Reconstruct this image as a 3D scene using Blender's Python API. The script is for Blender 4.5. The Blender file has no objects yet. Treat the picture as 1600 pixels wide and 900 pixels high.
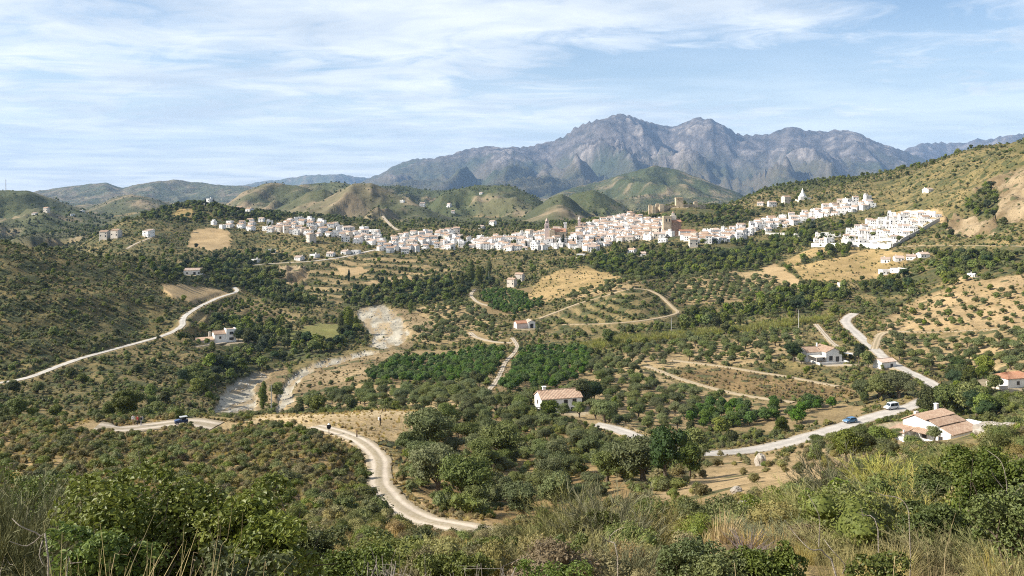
import bpy, bmesh, math, random
import numpy as np
from mathutils import Vector, Matrix, noise as mnoise

SC = bpy.context.scene
COL = SC.collection
RNG = np.random.default_rng(11)
random.seed(5)
F, UC, VH = 1386.0, 800.0, 300.0      # focal length in photo pixels, principal column, horizon row

# ---------------------------------------------------------------- camera, world, sun, exposure
cd = bpy.data.cameras.new("camera")
cam = bpy.data.objects.new("camera", cd); COL.objects.link(cam)
cam.location = (0, 0, 0); cam.rotation_euler = (math.pi/2, 0, 0)
cd.sensor_width = 36.0; cd.lens = 36.0*F/1600.0
cd.shift_y = -(450.0-VH)/1600.0
cd.clip_start = 0.1; cd.clip_end = 60000.0
SC.camera = cam

SUN_AZ = math.radians(-95)            # seen from above, clockwise from straight ahead
SUN_EL = math.radians(35)
to_sun = Vector((math.sin(SUN_AZ)*math.cos(SUN_EL), math.cos(SUN_AZ)*math.cos(SUN_EL), math.sin(SUN_EL)))
sd = bpy.data.lights.new("sun", 'SUN'); sd.energy = 5.0; sd.angle = math.radians(0.55); sd.color = (1.0, 0.945, 0.86)
sun = bpy.data.objects.new("sun", sd); COL.objects.link(sun)
sun.rotation_euler = to_sun.to_track_quat('Z', 'Y').to_euler(); sun.location = (-400, -100, 300)

world = bpy.data.worlds.new("World"); SC.world = world; world.use_nodes = True

SC.view_settings.view_transform = 'Standard'; SC.view_settings.look = 'None'
SC.view_settings.exposure = 0.86; SC.view_settings.gamma = 1.0
SC.cycles.use_denoising = False
SC.cycles.filter_width = 1.1
SC.cycles.use_adaptive_sampling = False
SC.cycles.max_bounces = 4; SC.cycles.diffuse_bounces = 2; SC.cycles.glossy_bounces = 1
SC.cycles.transmission_bounces = 2; SC.cycles.transparent_max_bounces = 6; SC.cycles.volume_bounces = 0
SC.cycles.caustics_reflective = False; SC.cycles.caustics_refractive = False

class NT:
    """small helper for building node trees"""
    def __init__(s, tree): s.t = tree; s.n = tree.nodes; s.l = tree.links
    def add(s, typ, **kw):
        nd = s.n.new(typ)
        for k, v in kw.items():
            if k == 'ins':
                for i, val in v.items():
                    if hasattr(val, 'is_output'): s.l.new(val, nd.inputs[i])
                    else: nd.inputs[i].default_value = val
            else: setattr(nd, k, v)
        return nd
    def math(s, op, a, b=None, c=None, clamp=False):
        nd = s.n.new('ShaderNodeMath'); nd.operation = op; nd.use_clamp = clamp
        for i, v in enumerate((a, b, c)):
            if v is None: continue
            if hasattr(v, 'is_output'): s.l.new(v, nd.inputs[i])
            else: nd.inputs[i].default_value = v
        return nd.outputs[0]
    def mix(s, fac, a, b, blend='MIX'):
        nd = s.n.new('ShaderNodeMix'); nd.data_type = 'RGBA'; nd.blend_type = blend
        for i, v in ((0, fac), (6, a), (7, b)):
            if hasattr(v, 'is_output'): s.l.new(v, nd.inputs[i])
            else: nd.inputs[i].default_value = v
        return nd.outputs[2]
    def noise(s, vec, scale, detail=3, rough=0.55, dist=0.0):
        nd = s.add('ShaderNodeTexNoise', ins={'Scale': scale, 'Detail': detail, 'Roughness': rough, 'Distortion': dist})
        if vec is not None: s.l.new(vec, nd.inputs['Vector'])
        return nd.outputs['Fac']
    def ramp(s, fac, lo, hi, a=0.0, b=1.0):
        nd = s.add('ShaderNodeMapRange', ins={0: fac, 1: lo, 2: hi, 3: a, 4: b}); nd.interpolation_type = 'SMOOTHSTEP'
        return nd.outputs[0]

def c4(c): return (c[0], c[1], c[2], 1.0)

# ---- sky: Nishita with thin high cloud worked over it (a plane of cloud seen in perspective)
def build_sky():
    t = NT(world.node_tree)
    for n in list(t.n): t.n.remove(n)
    sky = t.add('ShaderNodeTexSky', sky_type='NISHITA'); sky.sun_disc = False
    sky.sun_elevation = SUN_EL; sky.sun_rotation = SUN_AZ
    sky.altitude = 300; sky.air_density = 1.0; sky.dust_density = 0.1; sky.ozone_density = 2.4
    g = t.add('ShaderNodeTexCoord').outputs['Generated']
    sep = t.add('ShaderNodeSeparateXYZ', ins={0: g})
    z = t.math('MAXIMUM', sep.outputs[2], 0.0)
    zz = t.math('ADD', z, 0.07)
    px = t.math('DIVIDE', sep.outputs[0], zz); py = t.math('DIVIDE', sep.outputs[1], zz)
    # streaks run from lower left to upper right and fan out
    comb = t.add('ShaderNodeCombineXYZ', ins={0: px, 1: py, 2: 0.0}).outputs[0]
    rot = t.add('ShaderNodeMapping', ins={0: comb, 2: (0, 0, math.radians(-24)), 3: (0.80, 1.05, 1.0)}).outputs[0]
    warp = t.add('ShaderNodeTexNoise', ins={'Vector': rot, 'Scale': 0.8, 'Detail': 3.0})
    wv = t.add('ShaderNodeVectorMath', operation='MULTIPLY_ADD', ins={0: warp.outputs['Color'], 1: (0.9, 0.9, 0), 2: rot}).outputs[0]
    n1 = t.noise(wv, 0.75, 7, 0.58, 0.3)
    n2 = t.noise(wv, 2.6, 6, 0.66, 0.6)
    big = t.noise(comb, 0.23, 2, 0.5)
    m = t.math('ADD', t.math('MULTIPLY', n1, 0.62), t.math('MULTIPLY', n2, 0.38))
    # more cloud towards the left of the view than the right
    side = t.ramp(sep.outputs[0], -0.35, 0.42, 0.09, -0.03)
    m = t.math('ADD', m, side)
    m = t.math('ADD', m, t.math('MULTIPLY', t.math('SUBTRACT', big, 0.5), 0.22))
    cov = t.ramp(m, 0.39, 0.63)
    # the veil thickens towards the horizon, where one looks through more of it
    veil = t.ramp(z, 0.20, 0.0, 0.04, 0.80)
    cov = t.math('MAXIMUM', t.math('MULTIPLY', cov, 0.86), veil)
    shade = t.ramp(t.noise(wv, 1.1, 4, 0.6), 0.30, 0.70)
    cloud = t.mix(shade, (5.1, 5.75, 6.45, 1), (8.3, 8.55, 8.8, 1))
    col = t.mix(cov, sky.outputs[0], cloud)
    bg = t.add('ShaderNodeBackground', ins={0: col, 1: 0.080})
    out = t.add('ShaderNodeOutputWorld'); t.l.new(bg.outputs[0], out.inputs[0])
build_sky()

# ---------------------------------------------------------------- numpy noise
def _hash(ix, iy, seed):
    h = (ix.astype(np.int64)*374761393 + iy.astype(np.int64)*668265263 + seed*1442695041) & 0xffffffff
    h = ((h ^ (h >> 13))*1274126177) & 0xffffffff
    return (h ^ (h >> 16)) & 0xffff
def gnoise(x, y, seed=0):
    x = np.asarray(x, float); y = np.asarray(y, float)
    ix = np.floor(x); iy = np.floor(y); fx = x-ix; fy = y-iy
    wx = fx*fx*fx*(fx*(fx*6-15)+10); wy = fy*fy*fy*(fy*(fy*6-15)+10)
    def g(ox, oy):
        a = _hash(ix+ox, iy+oy, seed)*(2*math.pi/65536.0)
        return np.cos(a)*(fx-ox) + np.sin(a)*(fy-oy)
    a = g(0, 0)*(1-wx)+g(1, 0)*wx; b = g(0, 1)*(1-wx)+g(1, 1)*wx
    return (a*(1-wy)+b*wy)*1.5
def fbm(x, y, octv=4, seed=0, gain=0.5):
    s = 0.0; a = 1.0
    for i in range(octv):
        s = s + a*gnoise(x*2**i, y*2**i, seed+i*17); a *= gain
    return s
def ridged(x, y, octv=4, seed=0, gain=0.5):
    s = 0.0; a = 1.0; n = 0.0
    for i in range(octv):
        s = s + a*(1-np.minimum(1, np.abs(gnoise(x*2**i, y*2**i, seed+i*31))*1.7)); n += a; a *= gain
    return s/n
def sstep(a, b, x):
    t = np.clip((x-a)/(b-a), 0, 1); return t*t*(3-2*t)
def pchip(xs, ys, x):
    xs = np.asarray(xs, float); ys = np.asarray(ys, float)
    h = np.diff(xs); d = np.diff(ys)/h; m = np.zeros(len(xs))
    for i in range(1, len(xs)-1):
        if d[i-1]*d[i] > 0:
            w1 = 2*h[i]+h[i-1]; w2 = h[i]+2*h[i-1]; m[i] = (w1+w2)/(w1/d[i-1]+w2/d[i])
    m[0] = d[0]; m[-1] = d[-1]
    x = np.clip(x, xs[0], xs[-1]); k = np.clip(np.searchsorted(xs, x)-1, 0, len(xs)-2)
    t = (x-xs[k])/h[k]
    return ((2*t**3-3*t**2+1)*ys[k] + (t**3-2*t**2+t)*h[k]*m[k] + (-2*t**3+3*t**2)*ys[k+1] + (t**3-t**2)*h[k]*m[k+1])

# ---------------------------------------------------------------- the lie of the land
# surveyed profiles: for a bearing (photo column) pairs of (photo row, distance in metres)
NEAR = [(1760, 3), (1190, 6), (985, 10), (935, 13), (890, 20)]
NEARR = [(1700, 3), (1120, 6), (925, 10), (868, 14)]
FAR = [(338, 2000), (320, 4000), (306, 16500)]
PROF = {
 0:   NEAR+[(866, 30), (820, 48), (775, 70), (715, 100), (668, 140), (652, 172), (660, 235), (622, 290), (597, 330), (560, 355), (500, 405), (430, 475), (380, 550), (428, 690), (400, 1100), (370, 1700), (345, 2200), (324, 4200), (306, 16500)],
 100: NEAR+[(866, 30), (820, 48), (775, 70), (715, 100), (670, 140), (656, 172), (664, 235), (625, 295), (600, 330), (567, 368), (500, 430), (440, 500), (392, 590), (425, 710), (396, 1000), (372, 1600), (348, 2200), (324, 4200), (306, 16500)],
 200: NEAR+[(866, 30), (820, 48), (775, 70), (712, 105), (672, 145), (656, 178), (664, 240), (625, 300), (600, 340), (570, 380), (539, 420), (490, 485), (440, 555), (405, 640), (404, 760), (380, 880), (345, 1010), (358, 1350), (345, 1600)]+FAR,
 300: NEAR+[(866, 30), (822, 48), (780, 70), (718, 103), (668, 158), (656, 180), (664, 240), (625, 320), (600, 360), (560, 420), (527, 465), (500, 505), (480, 545), (452, 620), (424, 705), (390, 850), (355, 1000), (319, 1130), (345, 1500)]+FAR,
 400: NEAR+[(866, 30), (822, 48), (782, 68), (715, 105), (664, 160), (648, 186), (657, 250), (625, 352), (595, 405), (550, 475), (505, 560), (470, 640), (440, 735), (410, 845), (378, 945), (350, 1035), (335, 1150), (335, 1500)]+FAR,
 500: NEAR+[(862, 30), (828, 48), (790, 68), (720, 106), (672, 140), (650, 168), (657, 240), (625, 340), (598, 385), (560, 455), (520, 540), (480, 640), (450, 720), (420, 800), (395, 865), (370, 950), (346, 1080), (338, 1400)]+FAR,
 600: NEAR+[(866, 28), (838, 52), (780, 88), (722, 118), (682, 138), (657, 160), (642, 186), (652, 245), (612, 335), (580, 400), (545, 480), (513, 565), (490, 625), (460, 705), (430, 790), (400, 880), (380, 955), (360, 1090), (348, 1400)]+FAR,
 700: NEAR+[(868, 28), (848, 60), (800, 85), (722, 120), (680, 147), (643, 190), (632, 238), (605, 325), (575, 400), (540, 470), (500, 570), (470, 650), (440, 740), (410, 840), (385, 945), (365, 1060), (350, 1400)]+FAR,
 800: NEAR+[(872, 28), (850, 55), (800, 85), (740, 120), (700, 152), (665, 195), (645, 238), (620, 292), (590, 355), (560, 422), (535, 470), (505, 545), (480, 612), (450, 700), (425, 780), (400, 870), (380, 955), (366, 1060), (350, 1400)]+FAR,
 900: NEAR+[(874, 28), (850, 50), (800, 80), (750, 112), (700, 158), (660, 222), (640, 262), (610, 312), (570, 392), (540, 450), (520, 490), (490, 545), (465, 612), (440, 690), (415, 780), (395, 862), (375, 955), (352, 1085), (348, 1400)]+FAR,
 1000: NEAR+[(870, 28), (845, 45), (800, 68), (760, 95), (728, 130), (706, 182), (684, 222), (650, 268), (610, 322), (570, 380), (530, 440), (500, 490), (449, 585), (430, 680), (405, 780), (385, 865), (363, 955), (337, 1050), (338, 1350)]+FAR,
 1060: NEAR+[(868, 28), (838, 45), (795, 68), (758, 98), (722, 150), (704, 205), (684, 230), (640, 285), (600, 335), (560, 395), (530, 445), (500, 505), (468, 585), (435, 675), (402, 780), (382, 865), (355, 960), (327, 1050), (318, 1090), (330, 1350)]+FAR,
 1100: NEARR+[(862, 26), (830, 45), (790, 66), (752, 100), (716, 168), (703, 216), (672, 250), (630, 300), (590, 350), (555, 400), (520, 460), (495, 520), (460, 595), (430, 675), (400, 765), (380, 855), (352, 955), (325, 1060), (332, 1400)]+FAR,
 1200: NEARR+[(850, 24), (808, 42), (762, 66), (728, 125), (701, 220), (670, 255), (635, 292), (600, 332), (565, 372), (535, 412), (505, 470), (480, 530), (450, 602), (420, 690), (395, 780), (370, 880), (345, 965), (320, 1085), (296, 1260), (318, 1700)]+FAR,
 1300: NEARR+[(835, 22), (785, 38), (745, 60), (708, 130), (686, 215), (660, 255), (620, 302), (570, 350), (540, 392), (510, 440), (480, 505), (450, 575), (420, 650), (388, 725), (352, 825), (325, 935), (300, 1090), (281, 1250), (312, 1700)]+FAR,
 1400: NEARR+[(820, 20), (765, 36), (722, 65), (696, 150), (675, 215), (640, 265), (605, 302), (570, 342), (535, 390), (500, 445), (465, 505), (430, 575), (402, 642), (377, 705), (342, 790), (312, 890), (286, 1000), (267, 1120), (300, 1700)]+FAR,
 1500: NEARR+[(805, 18), (745, 32), (705, 65), (686, 160), (668, 215), (640, 252), (600, 302), (560, 342), (520, 385), (480, 435), (440, 495), (400, 575), (368, 655), (328, 725), (288, 805), (260, 885), (240, 960), (285, 1600)]+FAR,
 1600: NEARR+[(795, 17), (738, 28), (694, 60), (672, 130), (640, 205), (600, 262), (550, 322), (500, 375), (450, 435), (400, 505), (340, 605), (280, 705), (219, 830), (270, 1500)]+FAR,
}
PROF[-320] = [(v+ (8 if 300 < d < 700 else 0), d) for v, d in PROF[0]]
PROF[-160] = PROF[0]
PROF[1760] = [(v - (25 if d > 330 and d < 1300 else 0), d) for v, d in PROF[1600]]
PROF[1920] = [(v - (40 if d > 330 and d < 1300 else 0), d) for v, d in PROF[1600]]
LD0, LD1, NLD = math.log(0.8), math.log(17000.0), 900
_ld = np.linspace(LD0, LD1, NLD)
_us = np.array(sorted(PROF), float)
_tabc = np.zeros((len(_us), NLD))
for i, u in enumerate(sorted(PROF)):
    p = PROF[u]; lds = [math.log(d) for _, d in p]; vs = [v for v, _ in p]
    t = pchip(lds, vs, _ld)
    t = np.where(_ld < lds[0], VH + F*(2.15+0.27*np.exp(_ld))/np.exp(_ld), t)
    _tabc[i] = t
_ug = np.arange(-320, 1921, 10.0)
_tab = np.zeros((len(_ug), NLD))
for j in range(NLD):
    ys = _tabc[:, j]; m = np.gradient(ys, _us)
    k = np.clip(np.searchsorted(_us, _ug, side='right')-1, 0, len(_us)-2)
    h = _us[k+1]-_us[k]; t = (_ug-_us[k])/h
    _tab[:, j] = ((2*t**3-3*t**2+1)*ys[k]+(t**3-2*t**2+t)*h*m[k]+(-2*t**3+3*t**2)*ys[k+1]+(t**3-t**2)*h*m[k+1])
def bilin(tab, a, b):
    a = np.clip(a, 0, tab.shape[0]-1.001); b = np.clip(b, 0, tab.shape[1]-1.001)
    ia = a.astype(int); ib = b.astype(int); fa = a-ia; fb = b-ib
    return (tab[ia, ib]*(1-fa)*(1-fb)+tab[ia+1, ib]*fa*(1-fb)+tab[ia, ib+1]*(1-fa)*fb+tab[ia+1, ib+1]*fa*fb)

# ridges and hills beyond the valley: crest line (photo columns and rows), distance, reach towards and away from the viewer
#        crest                                                                     D     front back gully wavelength style
LAYERS = [
 ([(-300,300),(-100,290),(0,297),(40,297),(80,309),(150,337),(210,350)],           1900, 700, 700, 51, 190, 'g'),
 ([(90,348),(140,325),(175,310),(205,304),(240,310),(300,328),(360,345)],          2900, 800, 900, 76, 240, 'b'),
 ([(330,335),(380,300),(412,287),(432,285),(470,291),(520,310),(560,335)],         2500, 700, 800, 68, 240, 'b'),
 ([(400,345),(440,322),(480,300),(505,294),(525,303),(560,330),(590,350)],         1950, 500, 500, 57, 190, 'b'),
 ([(430,350),(470,328),(520,305),(552,287),(580,286),(612,300),(650,318),(700,340),(760,352)], 1750, 520, 700, 71, 190, 'b'),
 ([(420,330),(470,288),(520,284),(560,288),(620,290),(680,298),(720,294),(760,292),(800,296),(850,330)], 2900, 700, 800, 85, 260, 'g'),
 ([(640,348),(690,302),(718,294),(745,290),(775,289),(802,292),(830,304),(870,330),(900,348)], 2250, 600, 700, 74, 200, 'g'),
 ([(800,350),(832,328),(858,310),(878,303),(892,309),(915,330),(940,352)],         1750, 450, 600, 57, 160, 'b'),
 ([(820,345),(860,320),(900,300),(928,296),(950,306),(985,330),(1020,350)],        2100, 500, 600, 68, 180, 'g'),
 ([(840,318),(880,297),(935,284),(980,270),(1022,257),(1060,266),(1110,284),(1160,304),(1210,325),(1260,345)], 4200, 1700, 1300, 255, 520, 'g'),
 ([(20,310),(60,298),(100,291),(140,287),(165,286),(192,292),(230,285),(270,280),(305,284),(345,289),(400,292),(470,305)], 6200, 1700, 1500, 120, 600, 'f'),
 ([(360,296),(400,283),(440,279),(470,275),(500,271),(530,271),(560,276),(600,280),(650,300)], 15200, 1500, 1400, 160, 900, 'f'),
 ([(530,302),(570,281),(600,268),(628,252),(648,247),(675,246),(700,241),(735,231),(762,226),(785,231),(815,228),(850,222),(880,213),(897,198),(918,189),(945,183),(957,179),(970,175),(985,179),(1003,186),(1030,194),(1052,196),(1070,189),(1088,183),(1110,185),(1128,193),(1150,206),(1172,210),(1200,208),(1222,201),(1238,197),(1258,202),(1280,202),(1312,201),(1340,206),(1365,220),(1400,230),(1432,242),(1480,262),(1560,292)], 11000, 5600, 3000, 900, 2000, 'm'),
 ([(1330,300),(1390,246),(1420,230),(1445,221),(1470,221),(1495,223),(1530,217),(1565,212),(1600,206),(1680,196),(1760,205),(1900,240)], 13200, 3000, 2600, 330, 2200, 'm'),
]
RSTYLE = {'g': 1, 'b': 2, 'f': 3, 'm': 4}
def layer_z(L, u, D, x, y):
    pts, Dc0, fr, bk, amp, wl, st = L
    pu = np.array([p[0] for p in pts], float); pv = np.array([p[1] for p in pts], float)
    sil = np.interp(u, pu, pv, left=420, right=420)
    sil = np.where(u < pu[0], pv[0]+(pu[0]-u)*0.9, np.where(u > pu[-1], pv[-1]+(u-pu[-1])*0.9, sil))
    xc = (u-UC)/F*Dc0
    if st == 'm': sil = sil - 4.0*(ridged(u/30.0, u*0+3.3, 5, 5)-0.55) - 1.0*gnoise(u/6.0, u*0, 8)
    else: sil = sil + 1.6*gnoise(u/26.0, u*0+0.7, 9+int(Dc0)) + 0.5*gnoise(u/6.0, u*0, 4)
    Dc = Dc0*(1 + 0.05*gnoise(u/90.0, u*0+2.2, int(Dc0)))
    zc = (VH-sil)/F*Dc
    t = np.where(D < Dc, (Dc-D)/fr, (D-Dc)/bk)
    wrp = gnoise(x/wl/1.7, y/wl/1.7, 77)*wl*0.5
    # spurs: ridges that run down towards the valley, wider apart than they are long
    r1 = ridged((x+wrp)/wl, (y+0.5*wrp)/(wl*(2.6 if st == 'm' else 2.0)), 5 if st == 'm' else 4, 21+int(Dc0), 0.62 if st == 'm' else 0.56)
    base = -60.0 if st != 'm' else 0.0
    k = 1.15 if st == 'm' else 1.35
    p = np.clip(1-t, 0, 1)
    prof = p**k if st == 'm' else sstep(0, 1, p)*0.55+p*0.45
    env = np.clip(t*(3.0 if st == 'm' else 3.2), 0, 1)*np.clip((1.25-t)*2.0, 0, 1)
    z = base + (zc-base)*prof - amp*env*(0.92-r1)*np.clip((zc-base)/max(60.0, amp*(0.75 if st == 'm' else 1.2)), 0, 1.15)
    z = np.where(t > 1.0, -500.0, z)
    return np.minimum(z, zc + 0*z), r1

def land(u, D, x, y):
    """height, zone (0 valley, 1.. hill styles) and a ridge factor"""
    lD = np.log(np.maximum(D, 0.8))
    v = bilin(_tab, (u+320)/10.0, (lD-LD0)/(LD1-LD0)*(NLD-1))
    z = -(v-VH)/F*D
    # relief of the near and middle ground, growing with distance from the eye
    a1 = np.interp(D, [0, 6, 20, 60, 150, 320, 700, 1100, 1600], [0.0, 0.05, 0.22, 0.5, 0.8, 1.6, 3.2, 3.5, 6])
    z = z + a1*fbm(x/np.interp(D, [0, 60, 300, 900], [4, 14, 38, 80]).clip(4), y/np.interp(D, [0, 60, 300, 900], [4, 14, 38, 80]).clip(4), 3, 3)*0.8
    zone = np.zeros_like(z); rid = np.zeros_like(z)
    for L in LAYERS:
        if not (D.max() > L[1]-L[2] and D.min() < L[1]+L[3]): continue
        sel = (D > L[1]*0.88-L[2]) & (D < L[1]*1.12+L[3])
        if not sel.any(): continue
        zl, r1 = layer_z(L, u[sel], D[sel], x[sel], y[sel])
        zs = z[sel]; up = zl > zs
        zs = np.where(up, zl, zs); z[sel] = zs
        zn = zone[sel]; zn[up] = RSTYLE[L[6]]; zone[sel] = zn
        rr = rid[sel]; rr[up] = r1[up]; rid[sel] = rr
    return z, zone, rid

# polar grid about the viewpoint, fine where the view is
az_f = np.linspace(-0.575, 0.575, 640)
az_l = np.linspace(-math.pi, -0.575, 42)[:-1]; az_r = np.linspace(0.575, math.pi, 42)[1:-1]
AZ = np.concatenate([az_l, az_f, az_r]); NC = len(AZ)
RR = np.concatenate([np.geomspace(0.8, 60, 130)[:-1], np.geomspace(60, 1300, 520)[:-1], np.geomspace(1300, 16800, 300)]); NR = len(RR)
AZC = np.clip(AZ, -0.69, 0.69)
A2, R2 = np.meshgrid(AZ, RR)
AC2 = np.meshgrid(AZC, RR)[0]
GX = R2*np.sin(A2); GY = R2*np.cos(A2)
GU = UC+F*np.tan(AC2); GD = R2*np.cos(AC2)
GZ, GZONE, GRID = land(GU, GD, GX, GY)
LRR = np.log(RR)
def gidx(x, y):
    az = np.arctan2(x, y); r = np.hypot(x, y)
    c = np.interp(az, AZ, np.arange(NC)); rr = np.interp(np.log(np.maximum(r, 0.8)), LRR, np.arange(NR))
    return rr, c
def zxy(x, y):
    rr, c = gidx(np.asarray(x, float), np.asarray(y, float)); return bilin(GZ, rr, c)
def at(u, v, dmin=8.0, dmax=17000.0):
    """point of the ground seen at photo pixel (u, v)"""
    az = math.atan((u-UC)/F); c = float(np.interp(az, AZ, np.arange(NC))); i = int(c); f = c-i
    z = GZ[:, i]*(1-f)+GZ[:, i+1]*f; D = RR*math.cos(az)
    g = z/D - (VH-v)/F
    ok = (g >= 0) & (D >= dmin) & (D <= dmax)
    if not ok.any():
        k = int(np.argmax(np.where((D >= dmin) & (D <= dmax), g, -9))); d = D[k]
    else:
        k = int(np.argmax(ok))
        if k > 0 and g[k-1] < 0: d = D[k-1]+(D[k]-D[k-1])*(-g[k-1])/(g[k]-g[k-1])
        else: d = D[k]
    x = (u-UC)/F*d
    return np.array([x, d, float(zxy(x, d))])
def inpoly(px, py, poly):
    poly = np.asarray(poly, float); ins = np.zeros(px.shape, bool); n = len(poly); j = n-1
    for i in range(n):
        xi, yi = poly[i]; xj, yj = poly[j]
        c = ((yi > py) != (yj > py))
        if yi != yj: ins ^= c & (px < (xj-xi)*(py-yi)/(yj-yi)+xi)
        j = i
    return ins
# ---------------------------------------------------------------- roads and tracks (pixel polylines laid on the ground)
def spline(P, step):
    P = np.asarray(P, float); out = []
    Q = np.vstack([2*P[0]-P[1], P, 2*P[-1]-P[-2]])
    for i in range(1, len(Q)-2):
        n = max(2, int(np.linalg.norm(Q[i+1][:2]-Q[i][:2])/step))
        for k in range(n):
            t = k/n
            out.append(0.5*((2*Q[i])+(-Q[i-1]+Q[i+1])*t+(2*Q[i-1]-5*Q[i]+4*Q[i+1]-Q[i+2])*t*t+(-Q[i-1]+3*Q[i]-3*Q[i+1]+Q[i+2])*t**3))
    out.append(P[-1]); return np.array(out)
ROADS = [  # name, width, (dmin, dmax), pixels, tone
 ('dirt_track', 3.3, (50, 175), [(492,667),(520,672),(548,682),(575,700),(592,724),(592,755),(606,780),(640,803),(690,822),(728,830),(752,835)], 'pale'),
 ('dirt_track', 7.0, (120, 185), [(150,668),(190,668),(240,667),(290,665),(338,667)], 'pale'),
 ('country_road', 3.5, (250, 760), [(-60,604),(0,597),(45,590),(90,573),(130,559),(200,540),(258,524),(284,510),(286,497),(300,486),(320,475),(345,464),(370,456),(366,449)], 'concrete'),
 ('country_road', 5.6, (170, 640), [(930,664),(960,673),(1000,686),(1045,702),(1085,709),(1130,709),(1180,705),(1240,690),(1300,671),(1350,657),(1395,643),(1435,631),(1458,617),(1460,604),(1440,591),(1410,577),(1385,562),(1365,545),(1342,525),(1324,508),(1322,499),(1335,490)], 'asphalt'),
 ('dirt_track', 3.4, (280, 560), [(1366,546),(1370,533),(1378,522),(1400,518),(1440,520),(1500,518),(1560,514),(1640,508)], 'tan'),
 ('dirt_track', 2.8, (220, 480), [(1010,572),(1060,591),(1100,604),(1130,612),(1180,621),(1240,629)], 'tan'),
 ('dirt_track', 2.8, (220, 480), [(1050,563),(1120,572),(1180,580),(1240,592),(1310,604)], 'tan'),
 ('footpath', 2.2, (250, 640), [(762,612),(775,596),(784,580),(790,566),(805,550),(808,540),(800,528)], 'pale'),
 ('footpath', 2.6, (400, 900), [(742,452),(736,461),(742,469),(752,475),(764,478)], 'pale'),
 ('dirt_track', 2.1, (380, 720), [(842,498),(870,488),(905,475),(950,460),(1000,448),(1030,462),(1052,482),(1058,490),(1020,498),(960,505),(880,507)], 'tan'),
 ('country_road', 5.0, (600, 1000), [(398,414),(440,411),(490,408),(540,401),(575,393),(600,388),(640,388)], 'concrete'),
 ('country_road', 4.0, (480, 900), [(1405,386),(1450,383),(1500,384),(1560,384),(1640,386)], 'pale'),
 ('dirt_track', 3.0, (250, 480), [(1408,577),(1380,574),(1350,571),(1320,570),(1290,572)], 'pale'),
 ('footpath', 2.5, (300, 600), [(306,542),(335,538),(360,534),(372,536)], 'pale'),
 ('footpath', 2.5, (600, 1200), [(198,389),(212,381),(230,374),(242,369)], 'pale'),
 ('dirt_track', 3.0, (380, 700), [(735,520),(745,528),(775,535),(800,536)], 'pale'),
 ('dirt_track', 2.6, (250, 560), [(1275,507),(1290,525),(1305,540),(1325,552),(1350,556)], 'pale'),
 ('dirt_track', 4.5, (900, 1500), [(598,335),(604,345),(612,353),(622,360)], 'pale'),
]
ROADPTS = []
for nm, w, (d0, d1), px, tone in ROADS:
    P = np.array([at(u, v, d0, d1) for u, v in px])
    P = spline(P, 1.1 if max(v for _, v in px) > 660 else 2.2)
    for _ in range(90 if max(v for _, v in px) > 660 else 40):                       # even the gradient and line a little
        P[1:-1, 2] = 0.25*P[:-2, 2]+0.5*P[1:-1, 2]+0.25*P[2:, 2]
    for _ in range(4):
        P[1:-1, :2] = 0.25*P[:-2, :2]+0.5*P[1:-1, :2]+0.25*P[2:, :2]
    ROADPTS.append(P)
ROADDIST = np.full(GX.shape, 99.0)
def carve(P, w, lift=0.0, feather=1.5):
    """bring the ground to the level of a line and remember how far it is"""
    m = w*2.2+6
    st = 0.45 if np.hypot(P[:, 0], P[:, 1]).mean() < 240 else 0.9
    L = np.concatenate([[0], np.cumsum(np.linalg.norm(np.diff(P[:, :2], axis=0), axis=1))])
    ll = np.arange(0, L[-1], st); P = np.stack([np.interp(ll, L, P[:, k]) for k in range(3)], 1)
    rmin, rmax = np.hypot(P[:, 0], P[:, 1]).min()-m, np.hypot(P[:, 0], P[:, 1]).max()+m
    azs = np.arctan2(P[:, 0], P[:, 1]); r0 = max(0, np.searchsorted(RR, max(rmin, 0.8))-1); r1 = min(NR, np.searchsorted(RR, rmax)+1)
    da = m/max(10, rmin+m)
    c0 = max(0, np.searchsorted(AZ, azs.min()-da)-1); c1 = min(NC, np.searchsorted(AZ, azs.max()+da)+1)
    X = GX[r0:r1, c0:c1].ravel(); Y = GY[r0:r1, c0:c1].ravel(); best = np.full(X.shape, 1e9); bz = np.zeros(X.shape)
    for p in P:
        d = (X-p[0])**2+(Y-p[1])**2; k = d < best; best[k] = d[k]; bz[k] = p[2]
    best = np.sqrt(best); sh = GX[r0:r1, c0:c1].shape
    half = w/2+0.5
    wgt = 1-sstep(half, half+w*0.5*feather+1.2, best)
    Z = GZ[r0:r1, c0:c1].ravel(); Z = Z*(1-wgt)+(bz+lift)*wgt
    GZ[r0:r1, c0:c1] = Z.reshape(sh)
    rd = ROADDIST[r0:r1, c0:c1]; ROADDIST[r0:r1, c0:c1] = np.minimum(rd, (best-w/2).reshape(sh))
for (nm, w, dd, px, tone), P in zip(ROADS, ROADPTS): carve(P, w)

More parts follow.
